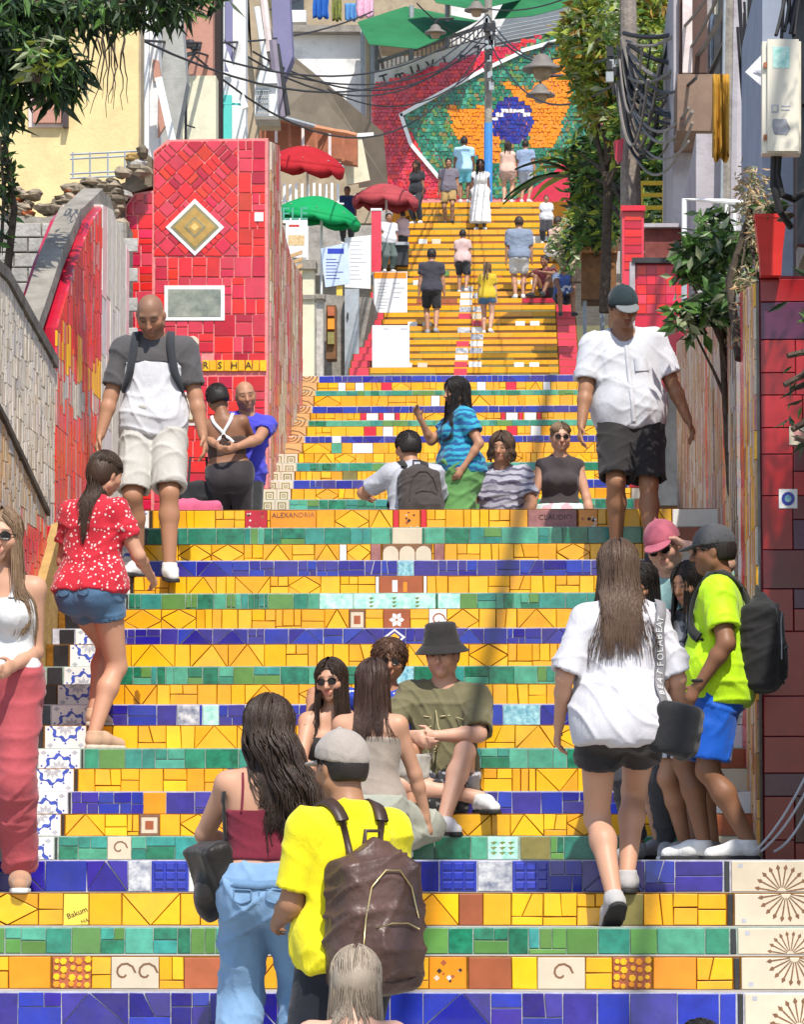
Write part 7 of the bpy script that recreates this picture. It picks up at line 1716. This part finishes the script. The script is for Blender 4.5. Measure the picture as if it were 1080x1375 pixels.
# 6 woman in blue top and green skirt
p = mk('woman in turquoise patterned top and green skirt facing left', 617, 31.9, 506, 106, sex='f', skin='tan', bw=1.22, head=(6, 4, 0), handR=(.10, .30, 1.24), elbR=(.4, .2, -1), handL=(-.25, .03, .82), **M_)
p.body(); p.topgar(cloth_mat('turquoise_print', (.03, .30, .42), .8, 'wave', (.02, .10, .25), 6, .55), .024, .62, .035, hem=-.03, seed=61, fold=.006, flare=.022, name='blouse'); p.skirt(cloth_mat('leaf_green_skirt', (.115, .27, .085)), .56, .03, .02, .13, .010, seed=62); p.shoes(cloth_mat('tan_sandal', (0, 0, 0))); p.longhair(H_BLK, .40, 480, seed=6, vol=.006)
# 7 man from behind with dark backpack, crouching
p = mk('man in pale grey shirt seen from behind with a dark backpack, crouching', 553, 31.5, 579, 18, seat=(0, -.1), H=1.74, skin='tan', head=(20, 8, 0), lean=14, footL=(-.14, .1, 0), footR=(.14, .1, 0), handL=(-.25, .42, .6), handR=(.2, .4, .5), **M_)
p.body(); p.topgar(cloth_mat('pale_grey_tee', (.40, .41, .45)), .02, .75, .03, seed=71, fold=.009); p.botgar(cloth_mat('dark_trousers', (.04, .04, .045)), 1.9, .015, .02, .12, .004, name='trousers', seed=72); p.shoes(BSHOE); p.haircap(H_BLK, .013, -.05)
backpack(p, cloth_mat('dark_taupe_pack', (.055, .045, .04)), cloth_mat('dark_taupe_strap', (.03, .026, .024)), 'dark taupe backpack on the crouching man in grey', (.17, .11, .25), cz=.22, dy=-.21)
# 8 seated, grey shirt
s2 = F2[2][1] - Z1
p = mk('person with curly hair in grey printed shirt sitting on the upper steps', 676, 32.85, 585, 172, Zg=Z1, seat=(0, 0), H=1.68, skin='tan', head=(-6, 4, -4), lean=10, footL=(-.16, .55, .0), footR=(.16, .55, 0), handL=(-.22, .38, .5), handR=(.2, .38, .5), **M_)
p.body(); p.topgar(cloth_mat('grey_print_tee', (.36, .35, .40), .85, 'wave', (.12, .11, .16), 5, .72), .02, .75, .03, seed=81, fold=.008); p.botgar(cloth_mat('dark_trousers', (0, 0, 0)), 1.9, .015, .02, .12, .004, name='trousers', seed=82); p.shoes(BSHOE); p.longhair(H_BRN, .14, 520, curl=2.0, seed=8, spread=3, vol=.014, cover=140, r=.005, locks=70)
# 9 seated woman in dark top
p = mk('woman in dark sleeveless top and pale print skirt sitting on steps', 752, 32.9, 570, 184, Zg=Z1, seat=(0, 0), H=1.68, sex='f', skin='light', head=(4, 2, 0), lean=4, footL=(-.14, .6, 0), footR=(.14, .6, 0), handL=(-.27, .12, .42), handR=(.28, .1, .42), **M_)
p.body(); p.topgar(cloth_mat('dark_brown_top', (.05, .04, .042)), .012, 0, hem=.03, neck=.06, tank=False, seed=91, fold=.003, name='top'); p.skirt(cloth_mat('mint_print_skirt', (.50, .60, .58), .8, 'blotch', (.62, .36, .40), 6, .57), .42, .05, .02, .12, .01, seed=92); p.shoes(WSHOE); p.longhair(H_LBR, .08, 420, tie=(0, -.10, .02), seed=9); p.glasses(LENS)
# 10 man in the white shirt
p = mk('heavy man in white button shirt, black shorts and cap stepping down', 848, 25.36, 381, 186, Zg=F1[14][1], H=1.76, skin='olive', bw=1.12, belly=.012, head=(10, 22, 6), side=5, lean=2, footR=(.10, .05, 0), footL=(-.12, .26, -.06), handR=(.34, .16, .76), handL=(-.40, .06, .80), **N_)
p.body(stubble=.4); p.topgar(cloth_mat('white_linen_shirt', (.56, .57, .60)), .022, .82, .034, hem=-.07, seed=101, fold=.0055, flare=.006, vneck=.05); p.botgar(cloth_mat('black_cargo_shorts', (.028, .026, .026)), .95, .025, .05, .08, .008, seed=102); p.shoes(BSHOE); p.haircap(H_BLK, .008, -.045); p.cap(cloth_mat('dark_teal_cap', (.02, .035, .04)), brim_m=cloth_mat('grey_brim', (.16, .17, .17)))
A, G = drape(p, [p.T(.0, .16, z) for z in (.44, .36, .25, .15, .05, -.05)], .003, 14); band('button_placket', A, G, .028, MATS['white_linen_shirt'], p.root, .004)
A, G = drape(p, [p.T(-.085, .16, .34), p.T(-.085, .16, .26)], .002, 6); band('pocket', A, G, .09, MATS['white_linen_shirt'], p.root, .005)
# 11 man in pink cap
p = mk('man in dusty pink cap and pale teal shirt behind the neon man', 905, 20.75, 687, 158, skin='fair', head=(6, 16, 14), H=1.76, handL=(-.13, .13, 1.60), elbL=(-1, .3, -.4), handR=(.12, .36, 1.05), **N_)
p.body(); p.topgar(cloth_mat('pale_teal_tee', (.26, .42, .40)), .02, .7, .03, seed=111); p.botgar(cloth_mat('stone_shorts', (.35, .33, .29)), .9, .02, .03, seed=112); p.shoes(GSHOE, DSOLE); p.haircap(H_BRN, .008, -.04); p.cap(cloth_mat('dusty_pink_cap', (.40, .10, .14))); p.glasses(LENS)
# 12 neon man
p = mk('man in neon yellow shirt, blue shorts and grey cap in profile', 966, 19.7, 704, 82, skin='brown', bw=1.12, belly=.035, head=(6, 4, 0), handL=(-.27, .07, .84), handR=(.2, .2, .9), footL=(-.10, -.10, 0), footR=(.10, .14, 0), **N_)
p.body(stubble=.2); p.topgar(cloth_mat('neon_yellow_jersey', (.46, .74, .01), .6), .022, .72, .035, hem=-.10, seed=121, fold=.007); p.botgar(cloth_mat('royal_blue_shorts', (.008, .09, .46), .5), .88, .022, .05, .06, .008, seed=122); p.shoes(WSHOE, DSOLE); p.haircap(H_BLK, .008, -.05); p.cap(cloth_mat('graphite_cap', (.07, .07, .075))); p.glasses(LENS, DSOLE)
backpack(p, cloth_mat('black_pack', (.02, .019, .02)), cloth_mat('dark_strap', (.022, .024, .02)), 'black backpack on the man in neon yellow', (.15, .10, .24), cz=.20, dy=-.23, metal=GREYM)
tube_obj('wristwatch', [p.wri[-1] + V3(.031 * math.cos(t), .031 * math.sin(t), .02) for t in np.linspace(0, 6.283, 13)], .008, DSOLE, p.root)
# 13, 14 the two women behind
p = mk('woman with dark hair and sunglasses looking down between taller people', 872, 20.35, 757, 160, sex='f', skin='tan', H=1.52, head=(-14, 24, 0), **N_)
p.body(); p.topgar(cloth_mat('dusk_pink_top', (.30, .12, .12)), .014, .5, .02, seed=131); p.botgar(cloth_mat('dark_trousers', (0, 0, 0)), 1.9, .015, .02, name='trousers', seed=132); p.shoes(GSHOE); p.longhair(H_BLK, .25, 300, seed=13); p.glasses(LENS)
p = mk('dark haired woman making a peace sign beside the neon man', 932, 20.2, 764, 150, sex='f', skin='tan', H=1.50, head=(-10, 12, 0), handR=(.14, .24, 1.13), elbR=(.6, -.4, -1), peace=1, curl=.9, **N_)
p.body(); p.topgar(cloth_mat('grey_marl_print', (.30, .30, .32), .85, 'blotch', (.10, .10, .11), 16, .55), .016, .6, .025, seed=141); p.botgar(cloth_mat('striped_shorts', (.55, .55, .58), .85, 'vstripe', (.05, .05, .07), 8, .6), .8, .018, .03, seed=142); p.shoes(GSHOE, WSOLE); p.longhair(H_BLK, .30, 300, seed=14)
# 15 woman in white blouse
zz2 = F0[n0 - 3][1]
p = mk('woman in loose white blouse and black shorts climbing with brown hair down', 833, 16.97, 737, 6, Zg=zz2, sex='f', skin='light', H=1.64, head=(-2, 10, 0), lean=3, footL=(-.04, -.10, .03), pitchL=38, footR=(.05, .18, F0[n0 - 2][1] - zz2), bw=.97, handL=(-.25, .10, .84), handR=(.25, .16, .86), elbR=(.4, -1, 0), elbL=(-.4, -1, 0), h=.0095, hf=.006)
p.body(); p.topgar(cloth_mat('white_blouse', (.56, .545, .575)), .020, .92, .034, hem=-.10, seed=151, fold=.008, flare=.010, name='blouse'); p.botgar(cloth_mat('black_satin_shorts', (.022, .018, .018), .55), .42, .022, .035, .05, .007, seed=152); p.shoes(cloth_mat('pale_grey_trainer', (.42, .40, .39)), DSOLE); p.longhair(H_BRN, .40, 800, seed=15, cover=125, ends=.55, keep=.022)
bag = empty('shoulder_bag', p.root.location, p.root.rotation_euler.z); tag(bag, 'black shoulder bag with lettered grey strap on the woman in white', 'bag')
c = p.T(.235, -.12, -.05); solid('pouch', [bx(c, V3(.06, .03, .07), rotm(-20, 0, 12), .04, .02)], .010, cloth_mat('black_bag_cloth', (0, 0, 0)), bag, fold=.006, seed=7)
A, G = drape(p, [p.T(.165, -.04, .50), p.T(.165, -.12, .40), p.T(.17, -.14, .25), p.T(.185, -.15, .12), p.T(.2, -.15, .03)], .012, 24); st_o = band('strap', A, G, .045, cloth_mat('grey_webbing', (.22, .21, .22)), bag, .005)
txm = WSHOE; sx = 'BEATFOLABEAT'[::-1]
for i, ch in enumerate(sx):
    j = 4 + i * 17 / len(sx); a = int(j); pt = A[a] + (A[a + 1] - A[a]) * (j - a); n = G[a]; d = A[a] - A[a + 1]; d /= np.linalg.norm(d); sd = np.cross(d, n)
    t = text_mesh('lettering', ch, .040, txm, bag, ext=.0006); M4 = Matrix(((d[0], -sd[0] * -1, n[0], 0), (d[1], -sd[1] * -1, n[1], 0), (d[2], -sd[2] * -1, n[2], 0), (0, 0, 0, 1))); sd2 = np.cross(n, d); M4 = Matrix([[d[q], sd2[q], n[q], 0] for q in range(3)] + [[0, 0, 0, 1]]); t.matrix_local = Matrix.Translation(Vector(pt + n * .0072)) @ M4
# 16 woman in jeans
p = mk('woman in maroon crop top and light blue jeans with long wavy dark hair', 358, 15.35, 934, -6, sex='f', skin='light', bw=1.1, head=(-8, 4, 2), handL=(-.14, .30, .98), handR=(.22, .3, .95), elbL=(-1, -.5, -.3), elbR=(1, -.4, -.2), footL=(-.12, 0, 0), footR=(.12, .1, 0), h=.0095, hf=.006)
p.body(); p.topgar(cloth_mat('maroon_rib', (.17, .018, .035)), .010, 0, hem=.155, neck=.09, tank=True, low=.335, seed=161, fold=.003, name='crop_top'); p.botgar(DENL, 1.93, .010, .032, .12, .008, name='jeans', seed=162, taper=-.02); jeans_detail(p, cloth_mat('denim_stitch', (.13, .23, .38)), p.root, .115); p.shoes(WSHOE)
for q in (-1, 1): A, G = drape(p, [p.T(q * .085, -.1, .33), p.T(q * .08, -.08, .44), p.T(q * .085, -.01, .5), p.T(q * .08, .1, .38)], .003, 14); band('strap', A, G, .009, MATS['maroon_rib'], p.root, .003)
p.longhair(H_DBR, .52, 700, curl=2.0, sidebias=1.7, seed=16, back_only=True, vol=.012, spread=1.2, r=.0048, ends=.75)
tt = empty('tote_bag', p.root.location, p.root.rotation_euler.z); tag(tt, 'black leather bag under the arm of the woman in jeans', 'bag'); c = p.T(-.215, .02, .07)
solid('pouch', [bx(c, V3(.03, .10, .10), rotm(35, 0, -22), .025, .02), el(c + V3(-.03, .02, -.08), V3(.06, .1, .1), None, .04)], .010, cloth_mat('black_leather', (.02, .017, .015), .45), tt, fold=.005, seed=8); A, G = drape(p, [p.T(-.17, .03, .12), p.T(-.17, .06, .3), p.T(-.15, .0, .5), p.T(-.17, -.08, .35), p.T(-.19, -.06, .12)], .008, 20); band('strap', A, G, .018, MATS['black_leather'], tt, .006)
# 17 man in the yellow polo
p = mk('man in bright yellow polo and beige cap seen from behind', 466, 14.85, 980, 34, skin='olive', bw=1.02, head=(8, 6, 0), handL=(-.14, .26, 1.0), elbL=(-.45, -1, -.2), handR=(.16, .28, 1.0), elbR=(.45, -1, -.2), h=.0095, hf=.006)
p.body(); p.topgar(cloth_mat('bright_yellow_pique', (.80, .70, .012)), .016, .80, .024, hem=-.06, seed=171, fold=.008, collar=True, name='polo_shirt'); p.botgar(cloth_mat('navy_trousers', (.018, .02, .03)), 1.9, .02, .03, .10, .005, name='trousers', seed=172); p.shoes(BSHOE); p.haircap(H_BLK, .003, -.055); p.cap(cloth_mat('beige_cap', (.36, .31, .27)), tilt=-15, thick=.019)
LEA = mat('brown_leather', (.085, .045, .035), .42, .4, .25, 6, bump=.25, bscale=40); LEA2 = mat('dark_brown_leather', (.05, .028, .022), .45, .4, .2, 8); BRS = mat('brass', (.55, .42, .2), .35, .5, .1, 5, metal=1)
pk = backpack(p, LEA, LEA2, 'brown leather backpack on the man in the yellow polo', (.17, .125, .28), cz=.12, dy=-.215, metal=BRS, slouch=.006)
c = p.T(-.12, -.25, .06); tube_obj('water_bottle', [c, c + V3(0, 0, .16), c + V3(0, 0, .175), c + V3(0, 0, .2)], [.03, .03, .014, .013], mat('clear_plastic', (.40, .46, .44), .1, .5, .1, 4), pk, 12)
# 18 blonde woman and a dark haired child at the foot
p = mk('woman with ash blonde hair and bare shoulders low at the foot of the steps', 468, 12.85, 1276, -4, H=1.52, lean=18, head=(0, 22, 0), sh_drop=-.02, sex='f', skin='fair', Zg=Zp(1276, 12.85, 468) - 1.47, h=.010, hf=.006)
p.body(); p.topgar(cloth_mat('white_ribbed_top', (0, 0, 0)), .010, 0, hem=.05, neck=.1, tank=True, low=.33, seed=181, fold=.003, name='top'); p.botgar(DEN, .8, .015, .02, seed=182); p.shoes(WSHOE); p.longhair(H_BLD, .26, 700, seed=18, cover=135, ends=.6)
p = mk('child with black hair whose head just shows above the plaza', 938, 13.0, 1366, 0, H=1.28, skin='tan', Zg=Zp(1366, 13.0, 938) - 1.28, h=.012)
p.body(); p.haircap(H_BLK, .014, -.06); p.topgar(cloth_mat('dark_top', (.03, .03, .035)), .015, .6, .02); p.botgar(DEN, .8, .015, .02); p.shoes(BSHOE)

# 20-23 the seated group
z1, z2, z3, z4 = F1[0][1], F1[1][1], F1[2][1], F1[3][1]
p = mk('woman in sunglasses and black bandeau top sitting with friends', 447, 21.78, 887, 200, Zg=z1, seat=(0, 0), H=1.64, sex='f', skin='light', head=(-34, 4, 4), lean=4, footL=(-.10, .52, LAND0 - z1), footR=(.12, .52, LAND0 - z1), handL=(-.14, .38, .32), handR=(.16, .36, .32), **N_)
p.body(lips=(.5, .1, .1)); p.topgar(cloth_mat('black_bandeau', (.022, .021, .022)), .010, 0, hem=.10, neck=.09, tank=True, low=.36, seed=201, fold=.003, name='bandeau_top'); p.botgar(cloth_mat('faded_pink_shorts', (.50, .38, .36)), .5, .016, .02, seed=202); p.shoes(WSHOE); p.longhair(H_DBR, .32, 600, seed=20, cover=140); p.glasses(LENS)
p = mk('short haired woman in sunglasses and blue floral shirt sitting in the middle', 520, 22.1, 861, 182, Zg=z1, seat=(0, 0), H=1.62, sex='f', skin='tan', head=(4, 2, -4), footL=(-.14, .55, 0), footR=(.14, .55, 0), handR=(.42, .24, .66), elbR=(.5, -.6, .5), handL=(-.1, .3, .45), **N_)
p.body(); p.topgar(cloth_mat('blue_floral_shirt', (.025, .055, .38), .8, 'blotch', (.62, .64, .72), 17, .58), .02, .6, .03, seed=211, fold=.008); p.botgar(cloth_mat('stone_shorts', (.35, .33, .29)), 1.4, .02, .05, seed=212, name='trousers'); p.shoes(WSHOE); p.haircap(hair_mat('chestnut_hair', (.05, .022, .012), (.12, .055, .03)), .018, -.07, fringe=-.012, puff=.004, n=700, ln=.06); p.glasses(LENS, TORT, 1.1)
p = mk('young man in black bucket hat, olive shirt and grey shorts sitting on steps', 592, 22.08, 850, 174, Zg=z1, seat=(0, 0), H=1.74, skin='fair', head=(-6, 6, 2), lean=6, side=-3, footL=(-.12, .66, 0), toeL=14, footR=(-.30, .46, z2 - z1), kneeR=(.9, .7, .1), toeR=40, handL=(-.02, .36, .54), handR=(.10, .36, .52), elbL=(-1, -.3, -.2), elbR=(1, -.4, -.2), curl=.35, h=.0095, hf=.0058)
p.body(lips=(.5, .2, .18)); p.topgar(cloth_mat('olive_tee', (.155, .14, .075)), .018, .92, .036, hem=-.08, seed=221, fold=.008); p.botgar(cloth_mat('light_grey_shorts', (.46, .46, .48)), .72, .022, .04, .06, .007, seed=222); p.shoes(WSHOE, DSOLE, .007); p.haircap(H_BLK, .010, -.05)
HT = p.Hd; k = p.k; hat = cloth_mat('black_bucket_cloth', (.026, .024, .023))
b = MB(); b.lathe([(.001, .158), (.07, .156), (.084, .148), (.093, .10), (.104, .045), (.118, .03), (.150, -.004), (.152, -.008), (.116, .02), (.10, .03), (.001, .04)], (0, -.008, 0), hat, 30); o = b.build('bucket_hat', p.root, True); o.matrix_local = Matrix.Translation(Vector(p.hc)) @ Matrix(p.Rh.tolist()).to_4x4() @ Matrix.Translation(Vector((0, 0, .022))) @ Matrix.Rotation(math.radians(-2), 4, 'X')
tube_obj('stitching', [(.105 * math.cos(t), .105 * math.sin(t) - .008, .044) for t in np.linspace(0, 6.283, 25)], .0018, DSOLE, o)
GLD = mat('gold_print', (.50, .44, .24), .5, .4); rg = random.Random(9); P0 = []
b = MB()
for i in range(46):
    q0 = p.T(rg.uniform(-.10, .10), .2, rg.uniform(.18, .37)); A, G = drape(p, [q0, q0 + V3(rg.uniform(-.025, .025), 0, rg.uniform(-.02, .02))], .004, 3, 5); b.tube([tuple(x) for x in A], rg.uniform(.0025, .0045), GLD, 4)
o = b.build('shirt_print', p.root); o['kind'] = 'stuff'
p = mk('woman in taupe vest with long brown hair seen from behind, kneeling', 496, 20.75, 886, -6, Zg=LAND0, seat=(0, 0), H=1.66, sex='f', skin='light', head=(14, 6, 4), lean=6, footL=(-.14, .05, 0), footR=(.14, .05, 0), kneeL=(-.4, 1, .0), kneeR=(.4, 1, .0), handL=(-.16, .34, .42), handR=(.27, .20, .22), elbR=(1, -.5, 0), **N_)
p.body(); p.topgar(cloth_mat('taupe_vest', (.30, .25, .21)), .010, 0, hem=.02, neck=.10, tank=True, low=.37, seed=231, fold=.003, name='vest'); p.botgar(cloth_mat('grey_sage_trousers', (.34, .35, .29)), 1.9, .016, .03, .06, .006, name='trousers', seed=232); p.shoes(WSHOE); p.longhair(hair_mat('reddish_brown_hair', (.032, .016, .012), (.085, .045, .032)), .34, 650, seed=23, cover=130, ends=.65)
soft_bag('dark_bag', 'dark patterned bag on the step below the bucket hat man', (Xp(588, 21.75), 21.70, F1[1][1]), (.17, .06, .085), cloth_mat('dark_pattern_bag', (.03, .03, .03), .8, 'blotch', (.20, .19, .18), 30, .58), 'bag', 9, handle=False)

# ------------------------------------------------------------------ people on the far flight
def step_at(py, px=620):
    best = min([q for q in STEPS if q[0] > 76], key=lambda q: abs(Zp(py, q[0] + .15, px) - q[1])); return best[0] + .2, best[1]
FAR = dict(h=.022, hf=.012, fingers=False)
def far(label, px, top, foot, heading, sex, skin, topc, botc, hair, bot=('shorts', .7), sleeve=.6, stride=.0, long=None, dress=None, H=None, shoe=None, **kw):
    Y, Zg = step_at(foot, px); n = label.split()[0]
    p = mk(label, px, Y, top, heading, Zg=Zg, sex=sex, skin=skin, footL=(-.09, stride, 0), footR=(.09, -stride, 0), **({'H': H} if H else {}), **kw, **FAR); p.body()
    if dress: p.topgar(dress, .016, .3, .02, hem=.02, name='bodice'); p.skirt(dress, .72, .06, .018, .16, .01, name='dress_skirt')
    else:
        p.topgar(topc, .02, sleeve, .03, hem=-.05)
        if bot[0] == 'skirt': p.skirt(botc, bot[1])
        else: p.botgar(botc, bot[1], .02, .03, name=bot[0])
    p.shoes(shoe or WSHOE, h=.018)
    if hair is not None:
        if long: p.longhair(hair, long, 70, r=.014, seed=int(px))
        else: p.haircap(hair, .014, -.05)
    return p
cm = cloth_mat
far('man in dark shirt and black shorts climbing the yellow steps', 580, 333, 448, 2, 'm', 'tan', cm('dark_slate_tee', (.045, .042, .055)), cm('black_cargo_shorts', (0, 0, 0)), H_BLK, ('shorts', .85), stride=.12, shoe=GSHOE)
far('woman in yellow top and denim shorts bending on the yellow steps', 655, 352, 452, -8, 'f', 'light', cm('mustard_top', (.55, .38, .03)), cm('mid_denim', (0, 0, 0)), H_LBR, ('shorts', .35), stride=.12, long=.3)
far('child in pale pink top and dark shorts on the yellow steps', 622, 308, 392, -6, 'f', 'tan', cm('pale_pink_tee', (.58, .40, .38)), cm('dark_trousers', (0, 0, 0)), H_BLK, ('shorts', .9), stride=.1)
far('person in slate shirt and white shorts with a dark cross body bag', 698, 290, 406, 4, 'm', 'tan', cm('slate_blue_shirt', (.20, .24, .32)), cm('off_white_shorts', (.62, .60, .56)), H_DBR, ('shorts', .8), sleeve=.9, bw=1.15)
P = C.objects[-1]
far('man in light blue shirt and turquoise shorts facing the mural', 624, 183, 276, 0, 'm', 'brown', cm('light_blue_tee', (.38, .60, .72)), cm('turquoise_shorts', (.16, .50, .58)), H_BLK, ('shorts', .8))
far('man in grey shirt and khaki shorts with a lanyard walking down', 603, 212, 302, 178, 'm', 'olive', cm('mauve_grey_shirt', (.16, .14, .17)), cm('khaki_shorts', (.40, .26, .10)), H_BLK, ('shorts', .8), stride=.1, shoe=BSHOE)
far('woman in a long white dress walking down the yellow steps', 646, 214, 312, 180, 'f', 'deep', None, None, H_BLK, dress=cm('white_dress', (.72, .70, .66)), long=.25)
far('woman in pale peach playsuit near the blue pole', 683, 190, 268, -5, 'f', 'light', cm('peach_top', (.60, .40, .32)), cm('peach_shorts', (.52, .34, .27)), H_DBR, ('shorts', .5), sleeve=0, long=.2)
far('man in grey blue shirt beside the woman in peach', 707, 188, 268, -20, 'm', 'tan', cm('grey_blue_shirt', (.25, .32, .46)), cm('pale_blue_shorts', (.40, .44, .50)), H_BLK, ('shorts', .8))
far('person with bushy dark hair near the top of the left rail', 560, 216, 300, 150, 'f', 'brown', cm('dark_top', (0, 0, 0)), cm('dark_trousers', (0, 0, 0)), H_DBR, ('trousers', 1.8), long=.2)
far('vendor in white shirt standing under the faded red umbrella', 522, 286, 362, 200, 'm', 'olive', cm('white_jersey', (0, 0, 0)), cm('grey_green_trousers', (.10, .13, .12)), H_BLK, ('trousers', 1.85))
far('person with pale shirt and dark bag beside the vendor', 541, 284, 352, 30, 'f', 'light', cm('pale_pink_tee', (0, 0, 0)), cm('dark_trousers', (0, 0, 0)), H_DBR, ('trousers', 1.85))
far('vendor in navy shirt behind the green umbrella', 466, 250, 330, 180, 'm', 'brown', cm('navy_tee', (.02, .03, .09)), cm('dark_trousers', (0, 0, 0)), H_BLK, ('trousers', 1.85))
def sit_far(label, px, top, foot, heading, sex, skin, topc, botc, hair, **kw):
    Y, Zg = step_at(foot, px); p = mk(label, px, Y, top, heading, Zg=Zg, seat=(0, 0), H=1.66, sex=sex, skin=skin, lean=18, footL=(-.14, .5, 0), footR=(.14, .5, 0), handL=(-.15, .5, .5), handR=(.15, .5, .5), **FAR, **kw); p.body(); p.topgar(topc, .018, .5, .03, hem=-.05); p.botgar(botc, .8, .02, .03); p.shoes(BSHOE, h=.018)
    p.haircap(hair, .014, -.05); return p
sit_far('seated person with bare back and peach top at the right of the steps', 744, 290, 352, -40, 'f', 'fair', cm('peach_top', (0, 0, 0)), cm('white_dress', (0, 0, 0)), H_DBR)
sit_far('seated person in maroon shirt by the far right rail', 738, 345, 405, 150, 'm', 'brown', cm('maroon_tee', (.12, .02, .03)), cm('dark_trousers', (0, 0, 0)), H_BLK)
sit_far('seated vendor in blue and white shirt beside the wooden stall', 757, 352, 428, 190, 'm', 'brown', cm('blue_white_shirt', (.06, .10, .28), .8, 'blotch', (.6, .62, .7), 8, .6), cm('navy_trousers', (0, 0, 0)), H_BLK)
for nm, px, top in (('person in white top just beyond the seated woman on the right', 735, 262), ):
    far(nm, px, top, 330, 180, 'f', 'tan', cm('white_jersey', (0, 0, 0)), cm('dark_trousers', (0, 0, 0)), H_DBR, ('trousers', 1.8))
